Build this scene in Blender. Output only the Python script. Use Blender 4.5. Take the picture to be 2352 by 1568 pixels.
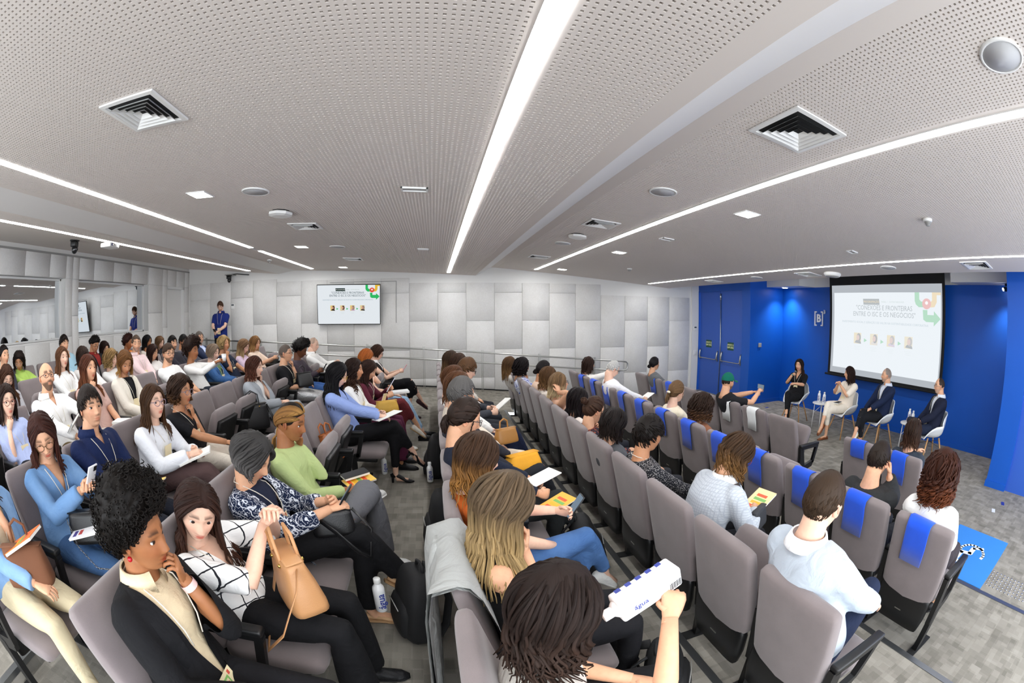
import bpy, bmesh, math, random
import numpy as np
from mathutils import Vector, Matrix

for _o in list(bpy.data.objects): bpy.data.objects.remove(_o)
SC = bpy.context.scene
COL = SC.collection
PI = math.pi

# ------------------------------------------------------------------ camera
YAW, PITCH, ROLL, FPX = 0.173691, -0.068518, -0.001498, 1017.339
EYE = np.array([0.0, 0.0, 2.15])
def cam_axes():
    cy, sy, cp, sp = math.cos(YAW), math.sin(YAW), math.cos(PITCH), math.sin(PITCH)
    f = np.array([sy*cp, cy*cp, sp]); rt = np.array([cy, -sy, 0.0]); up = np.cross(rt, f)
    return rt*math.cos(ROLL)+up*math.sin(ROLL), -rt*math.sin(ROLL)+up*math.cos(ROLL), f
RT, UP, FW = cam_axes()
cd = bpy.data.cameras.new('camera'); cam = bpy.data.objects.new('camera', cd); COL.objects.link(cam)
cd.type = 'PANO'; cd.panorama_type = 'FISHEYE_EQUISOLID'
cd.sensor_fit = 'HORIZONTAL'; cd.sensor_width = 36.0; cd.sensor_height = 24.0
cd.fisheye_lens = FPX/2352*36.0; cd.fisheye_fov = PI
cd.clip_start = 0.02; cd.clip_end = 100
m = Matrix(((RT[0], UP[0], -FW[0], EYE[0]), (RT[1], UP[1], -FW[1], EYE[1]), (RT[2], UP[2], -FW[2], EYE[2]), (0, 0, 0, 1)))
cam.matrix_world = m
SC.camera = cam

# ------------------------------------------------------------------ world, exposure
w = bpy.data.worlds.new('world'); SC.world = w; w.use_nodes = True
w.node_tree.nodes['Background'].inputs[0].default_value = (0.9, 0.95, 1.0, 1)
w.node_tree.nodes['Background'].inputs[1].default_value = 4.6  # even fill light, added; enters through the near side left open
SC.view_settings.view_transform = 'Standard'; SC.view_settings.look = 'None'
SC.view_settings.gamma = 1.0; SC.view_settings.use_curve_mapping = False
SC.view_settings.exposure = 0.12
LIGHT = 31.0          # radiance of the ceiling light lines
try:
    SC.cycles.use_denoising = True
    SC.cycles.max_bounces = 10; SC.cycles.diffuse_bounces = 8; SC.cycles.glossy_bounces = 3
    SC.cycles.caustics_reflective = False; SC.cycles.caustics_refractive = False
    SC.cycles.sample_clamp_indirect = 6.0
except Exception: pass

# pixel of the photograph -> direction; the distance comes from the surface it meets
def ray(px, py):
    dx, dy = px-1176.0, py-784.0; r = math.hypot(dx, dy)+1e-9
    th = 2*math.asin(min(1, r/(2*FPX)))
    return math.sin(th)*(dx/r*RT-dy/r*UP)+math.cos(th)*FW
def on_z(px, py, z): d = ray(px, py); return EYE+d*((z-EYE[2])/d[2])
def on_y(px, py, y): d = ray(px, py); return EYE+d*(y/d[1])
def on_x(px, py, x): d = ray(px, py); return EYE+d*(x/d[0])

# ------------------------------------------------------------------ object helpers
def tag(o, label=None, cat=None, group=None, kind=None):
    if label: o['label'] = label
    if cat: o['category'] = cat
    if group: o['group'] = group
    if kind: o['kind'] = kind
    return o
def empty(name, loc=(0, 0, 0), rz=0.0, label=None, cat=None, group=None, kind=None):
    o = bpy.data.objects.new(name, None); COL.objects.link(o)
    o.empty_display_size = 0.1; o.location = loc; o.rotation_euler = (0, 0, rz)
    return tag(o, label, cat, group, kind)
def link(name, me, mat=None, parent=None, loc=None, rot=None):
    o = bpy.data.objects.new(name, me); COL.objects.link(o)
    if mat is not None:
        if not me.materials:
            for mm in (mat if isinstance(mat, (list, tuple)) else [mat]): me.materials.append(mm)
    if parent is not None: o.parent = parent
    if loc is not None: o.location = loc
    if rot is not None: o.rotation_euler = rot
    return o

class MB:
    """collects lofted tubes, boxes and sheets as one mesh"""
    def __init__(s): s.v = []; s.f = []; s.n = 0; s.mi = []; s.uv = []; s.cur = 0; s.smooth = True; s.sm = []
    def add(s, V, F, uv=None):
        V = np.asarray(V, float).reshape(-1, 3)
        s.v.append(V); o = s.n
        s.f.extend([tuple(i+o for i in f) for f in F])
        s.mi.extend([s.cur]*len(F)); s.sm.extend([s.smooth]*len(F))
        s.uv.append(np.zeros((len(V), 2)) if uv is None else np.asarray(uv, float))
        s.n += len(V)
    def box(s, x0, x1, y0, y1, z0, z1):
        V = [(x0, y0, z0), (x1, y0, z0), (x1, y1, z0), (x0, y1, z0), (x0, y0, z1), (x1, y0, z1), (x1, y1, z1), (x0, y1, z1)]
        sm = s.smooth; s.smooth = False
        s.add(V, [(0, 3, 2, 1), (4, 5, 6, 7), (0, 1, 5, 4), (1, 2, 6, 5), (2, 3, 7, 6), (3, 0, 4, 7)]); s.smooth = sm
    def quad(s, a, b, c, d): s.add([a, b, c, d], [(0, 1, 2, 3)])
    def tube(s, P, R, n=8, hint=(0, 0, 1), cap=True, sq=1.0, uvs=None):
        P = np.asarray(P, float); m_ = len(P)
        R = np.asarray(R, float)
        if R.ndim == 0: R = np.full(m_, float(R))
        if R.ndim == 1: R = np.stack([R, R], 1)
        T = np.gradient(P, axis=0); T /= (np.linalg.norm(T, axis=1, keepdims=True)+1e-12)
        h = np.asarray(hint, float)
        if h.ndim == 1:                       # carry the frame along the path so that it never flips
            a = h-(h@T[0])*T[0]
            if np.linalg.norm(a) < 0.15*np.linalg.norm(h): a = np.cross(T[0], (0.3, 1, 0.2))
            A = np.empty_like(P)
            for i in range(m_):
                a = a-(a@T[i])*T[i]; l = np.linalg.norm(a); a = a/l if l > 1e-6 else A[i-1]; A[i] = a
        else:
            A = h-(h*T).sum(1)[:, None]*T; A /= (np.linalg.norm(A, axis=1, keepdims=True)+1e-12)
        B = np.cross(T, A)
        t = np.arange(n)/n*2*PI
        c, si = np.cos(t), np.sin(t)
        if sq != 1.0: c = np.sign(c)*np.abs(c)**sq; si = np.sign(si)*np.abs(si)**sq
        V = P[:, None]+R[:, :1, None]*c[None, :, None]*A[:, None]+R[:, 1:, None]*si[None, :, None]*B[:, None]
        F = [(i*n+j, i*n+(j+1) % n, (i+1)*n+(j+1) % n, (i+1)*n+j) for i in range(m_-1) for j in range(n)]
        V = V.reshape(-1, 3)
        uv = np.stack([np.tile(np.arange(n)/n, m_), np.repeat(np.arange(m_)/(m_-1), n)], 1)
        if uvs is not None: uv = uv*np.asarray(uvs)[:2]+np.asarray(uvs)[2:]
        if cap: F += [tuple(range(n))[::-1], tuple((m_-1)*n+j for j in range(n))]
        s.add(V, F, uv)
    def ball(s, c, r, nu=10, nv=7, rot=None):
        r = np.ones(3)*np.asarray(r, float)
        V = [(0, 0, 1)]
        for i in range(1, nv):
            a = PI*i/nv
            for j in range(nu):
                b = 2*PI*j/nu; V.append((math.sin(a)*math.cos(b), math.sin(a)*math.sin(b), math.cos(a)))
        V.append((0, 0, -1)); V = np.array(V)*r
        if rot is not None: V = V@np.asarray(rot).T
        F = [(0, 1+j, 1+(j+1) % nu) for j in range(nu)]
        for i in range(nv-2):
            for j in range(nu):
                a = 1+i*nu+j; b = 1+i*nu+(j+1) % nu; F.append((a, a+nu, b+nu, b))
        l = len(V)-1; k = 1+(nv-2)*nu
        F += [(l, k+(j+1) % nu, k+j) for j in range(nu)]
        s.add(V+np.asarray(c, float), F)
    def lathe(s, prof, n=16, c=(0, 0, 0), cap=True):
        P = [(c[0], c[1], c[2]+z) for r, z in prof]
        V = []; F = []
        for r, z in prof:
            for j in range(n): V.append((c[0]+r*math.cos(2*PI*j/n), c[1]+r*math.sin(2*PI*j/n), c[2]+z))
        m_ = len(prof)
        F = [(i*n+j, i*n+(j+1) % n, (i+1)*n+(j+1) % n, (i+1)*n+j) for i in range(m_-1) for j in range(n)]
        if cap: F += [tuple(range(n))[::-1], tuple((m_-1)*n+j for j in range(n))]
        s.add(V, F)
    def prism(s, poly, y0, y1, axis=1):
        """polygon in the plane across `axis`, extruded from y0 to y1"""
        n = len(poly); V = []
        for y in (y0, y1):
            for a, b in poly: V.append({1: (a, y, b), 0: (y, a, b), 2: (a, b, y)}[axis])
        F = [(i, (i+1) % n, n+(i+1) % n, n+i) for i in range(n)]+[tuple(range(n))[::-1], tuple(range(n, 2*n))]
        sm = s.smooth; s.smooth = False; s.add(V, F); s.smooth = sm
    def mesh(s, name='m', uv=False, col=None):
        me = bpy.data.meshes.new(name)
        V = np.concatenate(s.v) if s.v else np.zeros((0, 3))
        me.from_pydata(V.tolist(), [], s.f); 
        me.polygons.foreach_set('use_smooth', s.sm)
        if any(s.mi): me.polygons.foreach_set('material_index', s.mi)
        if uv:
            L = me.uv_layers.new(name='UVMap'); U = np.concatenate(s.uv)
            idx = np.empty(len(me.loops), int); me.loops.foreach_get('vertex_index', idx)
            L.data.foreach_set('uv', U[idx].astype('f').ravel())
        if col is not None:
            a = me.color_attributes.new('Col', 'FLOAT_COLOR', 'POINT'); a.data.foreach_set('color', np.asarray(col, 'f').ravel())
        me.update(); return me
    def build(s, name, mat, parent=None, loc=None, rot=None, **k):
        return link(name, s.mesh(name, **k), mat, parent, loc, rot)

def recalc(me):
    b = bmesh.new(); b.from_mesh(me); bmesh.ops.recalc_face_normals(b, faces=b.faces); b.to_mesh(me); b.free(); me.update(); return me
def bevel_box(name, dx, dy, dz, r=0.01, seg=2, c=(0, 0, 0)):
    b = bmesh.new(); bmesh.ops.create_cube(b, size=1.0)
    for v in b.verts: v.co = Vector((v.co.x*dx+c[0], v.co.y*dy+c[1], v.co.z*dz+c[2]))
    bmesh.ops.bevel(b, geom=list(b.edges), offset=r, segments=seg, affect='EDGES', profile=0.5)
    me = bpy.data.meshes.new(name); b.to_mesh(me); b.free()
    for p in me.polygons: p.use_smooth = True
    return me
def copy_tree(o, parent=None):
    c = o.copy(); COL.objects.link(c); c.parent = parent
    for ch in list(o.children): copy_tree(ch, c)
    return c

# ------------------------------------------------------------------ materials
MATS = {}
def lin(h):
    h = h.lstrip('#'); v = [int(h[i:i+2], 16)/255 for i in (0, 2, 4)]
    return tuple(x/12.92 if x <= 0.04045 else ((x+0.055)/1.055)**2.4 for x in v)
def C4(c): 
    if isinstance(c, str): c = lin(c)
    return (c[0], c[1], c[2], 1.0)
def new_mat(name):
    m_ = bpy.data.materials.new(name); m_.use_nodes = True
    nt = m_.node_tree; return m_, nt, nt.nodes['Principled BSDF']
def nd(nt, typ, ins=None, **k):
    n = nt.nodes.new(typ)
    for a, b in k.items(): setattr(n, a, b)
    for a, b in (ins or {}).items():
        if isinstance(b, bpy.types.NodeSocket): nt.links.new(b, n.inputs[a])
        else: n.inputs[a].default_value = b
    return n
def plain(name, col, rough=0.5, metal=0.0, bump=0.0, scale=200.0, spec=0.5, emit=0.0, var=0.0, vscale=3.0, coat=0.0):
    if name in MATS: return MATS[name]
    m_, nt, p = new_mat(name)
    p.inputs['Base Color'].default_value = C4(col); p.inputs['Roughness'].default_value = rough
    p.inputs['Metallic'].default_value = metal; p.inputs['Specular IOR Level'].default_value = spec
    if coat: p.inputs['Coat Weight'].default_value = coat
    if emit: p.inputs['Emission Color'].default_value = C4(col); p.inputs['Emission Strength'].default_value = emit
    if bump or var:
        tc = nd(nt, 'ShaderNodeTexCoord')
    if bump:
        no = nd(nt, 'ShaderNodeTexNoise', {'Vector': tc.outputs['Object'], 'Scale': scale, 'Detail': 3.0})
        bp = nd(nt, 'ShaderNodeBump', {'Height': no.outputs['Fac'], 'Strength': bump, 'Distance': 0.004})
        nt.links.new(bp.outputs[0], p.inputs['Normal'])
    if var:
        n2 = nd(nt, 'ShaderNodeTexNoise', {'Vector': tc.outputs['Object'], 'Scale': vscale, 'Detail': 5.0})
        mr = nd(nt, 'ShaderNodeMapRange', {'Value': n2.outputs['Fac'], 'From Min': 0.3, 'From Max': 0.7, 'To Min': 1-var, 'To Max': 1+var})
        mx = nd(nt, 'ShaderNodeVectorMath', {0: C4(col)[:3], 'Scale': mr.outputs[0]}, operation='SCALE')
        nt.links.new(mx.outputs[0], p.inputs['Base Color'])
    MATS[name] = m_; return m_
def emitter(name, col, strength):
    if name in MATS: return MATS[name]
    m_, nt, p = new_mat(name); nt.nodes.remove(p)
    e = nd(nt, 'ShaderNodeEmission', {'Color': C4(col), 'Strength': strength})
    nt.links.new(e.outputs[0], nt.nodes['Material Output'].inputs[0]); MATS[name] = m_; return m_

def concrete_mat():
    m_, nt, p = new_mat('concrete_panel'); tc = nd(nt, 'ShaderNodeTexCoord'); oi = nd(nt, 'ShaderNodeObjectInfo')
    off = nd(nt, 'ShaderNodeVectorMath', {0: tc.outputs['Object'], 1: oi.outputs['Location']}, operation='ADD')
    n1 = nd(nt, 'ShaderNodeTexNoise', {'Vector': off.outputs[0], 'Scale': 2.2, 'Detail': 6.0, 'Roughness': 0.62})
    n2 = nd(nt, 'ShaderNodeTexNoise', {'Vector': off.outputs[0], 'Scale': 38.0, 'Detail': 5.0, 'Roughness': 0.7})
    ad = nd(nt, 'ShaderNodeMath', {0: n1.outputs[0], 1: n2.outputs[0]}, operation='ADD')
    a2 = nd(nt, 'ShaderNodeMath', {0: oi.outputs['Random'], 1: 0.08, 2: ad.outputs[0]}, operation='MULTIPLY_ADD')
    cr = nd(nt, 'ShaderNodeValToRGB', {'Fac': nd(nt, 'ShaderNodeMath', {0: a2.outputs[0], 1: 0.5}, operation='MULTIPLY').outputs[0]})
    cr.color_ramp.elements[0].position = 0.36; cr.color_ramp.elements[0].color = C4('#d6d4d0')
    cr.color_ramp.elements[1].position = 0.68; cr.color_ramp.elements[1].color = C4('#e6e5e3')
    nt.links.new(cr.outputs[0], p.inputs['Base Color']); p.inputs['Roughness'].default_value = 0.85
    bp = nd(nt, 'ShaderNodeBump', {'Height': n2.outputs[0], 'Strength': 0.12, 'Distance': 0.003})
    nt.links.new(bp.outputs[0], p.inputs['Normal']); return m_
def carpet_mat():
    m_, nt, p = new_mat('carpet'); tc = nd(nt, 'ShaderNodeTexCoord')
    def brick(sx, sy, off, c1, c2, rot=0.0):
        mp = nd(nt, 'ShaderNodeMapping', {'Vector': tc.outputs['Object'], 'Location': off, 'Rotation': (0, 0, rot)})
        b = nd(nt, 'ShaderNodeTexBrick', {'Vector': mp.outputs[0], 'Color1': c1, 'Color2': c2, 'Scale': 1.0, 'Mortar Size': 0.0, 'Brick Width': sx, 'Row Height': sy, 'Bias': 0.0})
        b.offset = 0.37; b.squash = 1.0; return b.outputs['Color']
    a = brick(0.21, 0.075, (0.3, 0.1, 0), (0, 0, 0, 1), (1, 1, 1, 1))
    b = brick(0.085, 0.11, (2.1, 1.7, 0), (0, 0, 0, 1), (1, 1, 1, 1))
    c = brick(0.13, 0.055, (5.1, 3.3, 0), (0, 0, 0, 1), (1, 1, 1, 1), PI/2)
    n1 = nd(nt, 'ShaderNodeTexNoise', {'Vector': tc.outputs['Object'], 'Scale': 260.0, 'Detail': 3.0})
    s1 = nd(nt, 'ShaderNodeMath', {0: a, 1: b}, operation='ADD'); s2 = nd(nt, 'ShaderNodeMath', {0: s1.outputs[0], 1: c}, operation='ADD')
    s3 = nd(nt, 'ShaderNodeMath', {0: n1.outputs[0], 1: 1.6, 2: s2.outputs[0]}, operation='MULTIPLY_ADD')
    s4 = nd(nt, 'ShaderNodeMath', {0: s3.outputs[0], 1: 0.217}, operation='MULTIPLY')
    cr = nd(nt, 'ShaderNodeValToRGB', {'Fac': s4.outputs[0]})
    cr.color_ramp.elements[0].position = 0.15; cr.color_ramp.elements[0].color = C4('#68645c')
    cr.color_ramp.elements[1].position = 0.88; cr.color_ramp.elements[1].color = C4('#a29d93')
    nt.links.new(cr.outputs[0], p.inputs['Base Color']); p.inputs['Roughness'].default_value = 0.95; p.inputs['Specular IOR Level'].default_value = 0.15
    bp = nd(nt, 'ShaderNodeBump', {'Height': n1.outputs[0], 'Strength': 0.5, 'Distance': 0.004}); nt.links.new(bp.outputs[0], p.inputs['Normal'])
    return m_
def mirror_glass():
    m_, nt, p = new_mat('mirror_glass')
    p.inputs['Base Color'].default_value = (0.80, 0.83, 0.86, 1); p.inputs['Metallic'].default_value = 1.0; p.inputs['Roughness'].default_value = 0.015
    return m_

M_CONC = concrete_mat(); M_CARPET = carpet_mat(); M_MIRROR = mirror_glass()
M_WHITE = plain('white_paint', '#e4e3e0', 0.7)
M_CEIL = plain('ceiling_plaster', '#d8d0ca', 0.85, bump=0.02, scale=60)
M_BEVEL = plain('ceiling_white', '#dedcda', 0.6)
M_FELT = plain('acoustic_felt', '#4a423d', 0.95)
M_BLUE = plain('blue_paint', '#0552b4', 0.45, var=0.03)
M_BLUE2 = plain('blue_door_paint', '#2f5bb8', 0.4)
M_STEEL = plain('brushed_steel', '#b9b9b6', 0.28, 1.0)
M_ALU = plain('anodised_aluminium', '#7d7f80', 0.35, 0.9)
M_BLACK = plain('black_plastic', '#131314', 0.42)
M_BLACKM = plain('black_matte', '#0b0b0c', 0.8)
M_WPLAST = plain('white_plastic', '#e8e8e6', 0.35)
M_GREYPL = plain('grey_plastic', '#9c9b98', 0.5)
M_LIGHT = emitter('light_line', '#fdfeff', LIGHT)
M_DOWN = emitter('downlight_panel', '#fffaf2', LIGHT*1.3)
# ------------------------------------------------------------------ room shell
YF = 10.45; XL = -6.75; YN = -1.45
def zc_rel(x):
    if x < -3.93: return 0.995-0.101*(x+3.93)
    if x < -3.5: return 0.995+(x+3.93)/0.43*0.068
    if x < 0.957: return 0.895-0.048*x
    if x < 1.33: return 0.849+(x-0.957)/0.373*0.201
    return 1.162-0.0845*x
def zc(x): return 2.15+zc_rel(x)
def ceil_pt(px, py):
    d = ray(px, py); best = None
    for a, b in ((0.598, -0.101), (0.895, -0.048), (1.162, -0.0845)):
        t = a/(d[2]-b*d[0]); q = d*t
        lo, hi = {0.598: (-9, -3.93), 0.895: (-3.7, 1.1), 1.162: (1.1, 9)}[a]
        if t > 0 and lo <= q[0] <= hi: return EYE+q, b
    return EYE+q, b

# floor: stepped seating platforms, stage floor and the side ramp
b_ = MB(); b_.box(3.83, 8.6, YN-1, YF, -0.2, 0.0); floor = b_.build('floor', M_CARPET); floor['kind'] = 'structure'
STEPS = [(2.51, 3.83, 0.10), (1.295, 2.51, 0.20), (0.10, 1.295, 0.30), (-1.10, 0.10, 0.40), (-2.30, -1.10, 0.49), (-3.50, -2.30, 0.58), (-4.65, -3.50, 0.64), (XL, -4.65, 0.69)]
for x0, x1, z in STEPS:
    b_ = MB(); b_.box(x0, x1, YN-1, 8.05, -0.2, z); b_.build('platform', M_CARPET, floor)
    if x1 > -3.6:
        b_ = MB(); b_.box(x1-0.045, x1+0.004, YN-0.5, 8.03, z-0.03, z+0.004); b_.build('step_nosing', M_ALU, floor)
def ramp_z(x):
    return float(np.interp(x, [XL, -4.27, -0.27, 1.07, 4.4], [0.68, 0.585, 0.376, 0.275, 0.0]))
b_ = MB(); xs = [XL, -4.27, -0.27, 1.07, 4.4]
for i in range(4):
    b_.quad((xs[i], 8.05, ramp_z(xs[i])), (xs[i+1], 8.05, ramp_z(xs[i+1])), (xs[i+1], YF, ramp_z(xs[i+1])), (xs[i], YF, ramp_z(xs[i])))
b_.smooth = False; b_.build('ramp', M_CARPET, floor)

# ceiling
ceil = MB()
BK = 0.02
def strip(b, x0, x1, y0, y1, th=0.03):
    z0, z1 = zc(x0+1e-6), zc(x1-1e-6)
    V = [(x0, y0, z0), (x1, y0, z1), (x1, y1, z1), (x0, y1, z0), (x0, y0, z0+th), (x1, y0, z1+th), (x1, y1, z1+th), (x0, y1, z0+th)]
    b.add(V, [(0, 3, 2, 1), (4, 5, 6, 7), (0, 1, 5, 4), (1, 2, 6, 5), (2, 3, 7, 6), (3, 0, 4, 7)])
ceil.smooth = False
LINES = [(-4.51, 9.85), (-2.89, 9.97), (0.304, 9.97), (2.31, 9.97), (5.26, 9.97)]
HP = 0.027; HOLE = 0.0058
PERF = [(-4.43, 15, 1), (-3.4, 16, 1), (-2.83, 19, 6), (0.365, 18, 1), (1.45, 29, 1), (2.37, 21, 5)]
Y0P, NYH, NYP = -1.43, 40, 11
plainst = [(XL, -4.43), (-4.43+15*HP, -3.93), (-3.5, -3.4), (-3.4+16*HP, -2.83), (-2.83+114*HP, 0.365), (0.365+18*HP, 0.957), (1.33, 1.45), (1.45+29*HP, 2.37), (2.37+105*HP, 6.10)]
for x0, x1 in plainst:
    cut = [l for l in LINES if x0 < l[0] < x1]
    if cut:
        lx, ly = cut[0]; h = 0.043
        strip(ceil, x0, lx-h, YN, YF); strip(ceil, lx+h, x1, YN, YF); strip(ceil, lx-h, lx+h, ly, YF); strip(ceil, lx-h, lx+h, YN, -1.3)
    else: strip(ceil, x0, x1, YN, YF)
CEIL = ceil.build('ceiling', M_CEIL); CEIL['kind'] = 'structure'
b_ = MB(); b_.smooth = False
strip(b_, -3.93, -3.5, YN, YF, 0.02); strip(b_, 0.957, 1.33, YN, YF, 0.02)
b_.build('bevel_step', M_BEVEL, CEIL)
b_ = MB(); b_.smooth = False       # felt behind the perforation
for x0, nx, rep in PERF:
    x1 = x0+nx*rep*HP; z0, z1 = zc(x0)+0.013, zc(x1)+0.013
    b_.add([(x0, YN, z0), (x1, YN, z1), (x1, YF, z1), (x0, YF, z0)], [(0, 3, 2, 1)])
b_.build('felt_backing', M_FELT, CEIL)
def perf_mesh(nx, ny):
    V = []; F = []
    for j in range(ny+1):
        for i in range(nx+1): V.append((i*HP, j*HP, 0))
    for j in range(ny):
        for i in range(nx):
            cx, cy = (i+.5)*HP, (j+.5)*HP; k = len(V)
            for z in (0, 0.0125):
                V += [(cx-HOLE, cy-HOLE, z), (cx+HOLE, cy-HOLE, z), (cx+HOLE, cy+HOLE, z), (cx-HOLE, cy+HOLE, z)]
            a, b, c, d = j*(nx+1)+i, j*(nx+1)+i+1, (j+1)*(nx+1)+i+1, (j+1)*(nx+1)+i
            F += [(a, k, k+1, b), (b, k+1, k+2, c), (c, k+2, k+3, d), (d, k+3, k, a),
                  (k, k+4, k+5, k+1), (k+1, k+5, k+6, k+2), (k+2, k+6, k+7, k+3), (k+3, k+7, k+4, k)]
    me = bpy.data.meshes.new('perforated_panel'); me.from_pydata(V, [], F); me.materials.append(M_CEIL); me.update(); return me
PM = {}
for x0, nx, rep in PERF:
    s_ = -0.101 if x0 < -3.93 else (-0.048 if x0 < 0.9 else -0.0845)
    if nx not in PM: PM[nx] = perf_mesh(nx, NYH)
    for i in range(rep):
        for j in range(NYP):
            xx = x0+i*nx*HP
            o = link('perforated_panel', PM[nx], None, CEIL, (xx, Y0P+j*NYH*HP, zc(xx+1e-5)), (0, -math.atan(s_), 0))
            o.scale = (1/math.cos(math.atan(s_)), 1, 1)
# light lines
for n_, (lx, ly) in enumerate(LINES):
    t = empty('light_line', (lx, 0, zc(lx)), 0, ['slim ceiling light line nearest the windowed wall', 'long ceiling light line over the back rows with a narrow break', 'bright light line over the middle of the ceiling', 'long light line right of the sloped ceiling step', 'light line along the ceiling edge before the blue stage'][n_], 'ceiling light', 'recessed light lines')
    b_ = MB()
    segs = [(-1.3, ly)] if n_ != 1 else [(-1.3, 6.35), (6.75, ly)]
    for a, c in segs: b_.box(-0.038, 0.038, a, c, -0.006, 0.006)
    b_.build('diffuser', M_LIGHT, t)
    b_ = MB()
    for sx in (-1, 1): b_.box(sx*0.0405-0.0020, sx*0.0405+0.0020, -1.3, ly, -0.003, 0.02)
    if n_ == 1: b_.box(-0.038, 0.038, 6.35, 6.75, 0.0, 0.012)
    b_.build('trim_profile', M_BEVEL, t)

# far wall: plaster behind, concrete panels in front with open joints
b_ = MB(); b_.box(XL-0.2, 7.3, YF, YF+0.2, -0.3, 3.6); WF = b_.build('wall_far', M_WHITE); WF['kind'] = 'structure'
PW = 0.6726; PX0 = 0.737
def panel(x0, x1, z0, z1, parent, y=YF, axis='y'):
    if x1-x0 < 0.03 or z1-z0 < 0.03: return
    g = 0.003; r = 0.004
    k = (round(x1-x0, 3), round(z1-z0, 3))
    if k not in PANM: PANM[k] = bevel_box('concrete_panel', x1-x0-2*g, 0.022, z1-z0-2*g, r, 1); PANM[k].materials.append(M_CONC)
    if axis == 'y': return link('concrete_panel', PANM[k], None, parent, ((x0+x1)/2, y-0.012, (z0+z1)/2))
    return link('concrete_panel', PANM[k], None, parent, (y+0.012, (x0+x1)/2, (z0+z1)/2), (0, 0, PI/2))
PANM = {}
TVX0, TVX1, TVZ0, TVZ1 = -2.62, -0.93, 1.92, 2.90
i0 = int(math.floor((XL-PX0)/PW))
for i in range(i0, 10):
    xa, xb = max(PX0+i*PW, XL+0.005), min(PX0+(i+1)*PW, 6.84)
    if xb-xa < 0.05: continue
    xm = (xa+xb)/2
    top = 3.02 if xm < -3.9 else (2.95 if xm < -0.9 else (2.83 if xm < 4.1 else 2.56))
    bot = ramp_z(xm)+0.01
    js = [1.245, 2.596] if (i % 2) else [0.57, 1.924]
    zs = [bot]+[z for z in js if bot+0.08 < z < top-0.05]+[top]
    for z0, z1 in zip(zs[:-1], zs[1:]):
        panel(xa, xb, z0, z1, WF)
# skirting along the ramp
b_ = MB(); b_.smooth = False
for i in range(4):
    a, c = xs[i], xs[i+1]; b_.add([(a, YF-0.03, ramp_z(a)), (c, YF-0.03, ramp_z(c)), (c, YF-0.03, ramp_z(c)+0.03), (a, YF-0.03, ramp_z(a)+0.03)], [(0, 1, 2, 3)])
tag(b_.build('baseboard_far', M_BLACKM), kind='structure')

# left wall with two mirrored control-room windows and a door
WL = MB(); W1 = (2.2, 5.53); W2 = (5.93, 8.46); ZW0, ZW1 = 1.91, 2.94; DR = (9.33, 10.2)
for y0, y1, z0, z1 in [(YN, YF, ZW1, 3.6), (YN, DR[0], -0.2, ZW0), (YN, W1[0], ZW0, ZW1), (W1[1], W2[0], ZW0, ZW1), (W2[1], DR[0], ZW0, ZW1), (DR[1], YF, -0.2, ZW1)]:
    WL.box(XL-0.22, XL, y0, y1, z0, z1)
WL = WL.build('wall_left', M_WHITE); WL['kind'] = 'structure'
y = YF-0.02
ys = [YF-0.01-PW*i for i in range(18)]
for i in range(len(ys)-1):
    ya, yb = ys[i+1], ys[i]
    cuts = sorted({ya, yb, *[c for c in (W1[0], W1[1], W2[0], W2[1], DR[0], DR[1]) if ya+0.02 < c < yb-0.02]})
    for a, c in zip(cuts[:-1], cuts[1:]):
        mid = (a+c)/2; win = W1[0] < mid < W1[1] or W2[0] < mid < W2[1]; door = DR[0] < mid < DR[1]
        panel(a, c, ZW1, 3.33, WL, XL, 'x')
        if win: panel(a, c, 0.7, ZW0, WL, XL, 'x')
        elif not door:
            panel(a, c, 0.7, 1.95 if i % 2 else 2.3, WL, XL, 'x'); panel(a, c, 1.95 if i % 2 else 2.3, ZW1, WL, XL, 'x')
for n_, (a, c) in enumerate((W1, W2)):
    t = empty('window_%d' % (n_+1), (XL, (a+c)/2, ZW0), kind='structure')
    h = (c-a)/2; H = ZW1-ZW0
    b_ = MB(); b_.box(-0.19, -0.18, -h, h, 0, H); b_.build('pane', M_MIRROR, t)
    b_ = MB()
    for y0, y1, z0, z1 in [(-h, h, 0, 0.03), (-h, h, H-0.03, H), (-h, -h+0.035, 0, H), (h-0.035, h, 0, H)]: b_.box(-0.18, -0.15, y0, y1, z0, z1)
    b_.build('window_frame', M_WPLAST, t)
    b_ = MB(); b_.box(-0.17, 0.03, -h-0.02, h+0.02, -0.03, 0); b_.build('window_sill', M_WHITE, t)
t = empty('door_1', (XL, sum(DR)/2, 0.68), kind='structure')
b_ = MB(); b_.box(-0.12, -0.08, -0.40, 0.40, 0, 2.2); b_.build('door_leaf', M_WHITE, t)
b_ = MB()
for y0, y1, z0, z1 in [(-0.435, -0.395, 0, 2.24), (0.395, 0.435, 0, 2.24), (-0.435, 0.435, 2.2, 2.26)]: b_.box(-0.2, 0.012, y0, y1, z0, z1)
b_.build('door_frame', M_WPLAST, t)
b_ = MB(); b_.tube([(-0.08, -0.34, 1.0), (-0.03, -0.34, 1.0), (-0.03, -0.24, 1.0)], 0.01, 8, (0, 0, 1)); b_.build('door_handle', M_STEEL, t)
# grey strip painted for the gap's shade, white band over the left wall panels
b_ = MB(); b_.box(XL, XL+0.02, YN, YF, 3.33, 3.36); b_.build('shadow_strip', M_GREYPL, WL)

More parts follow.
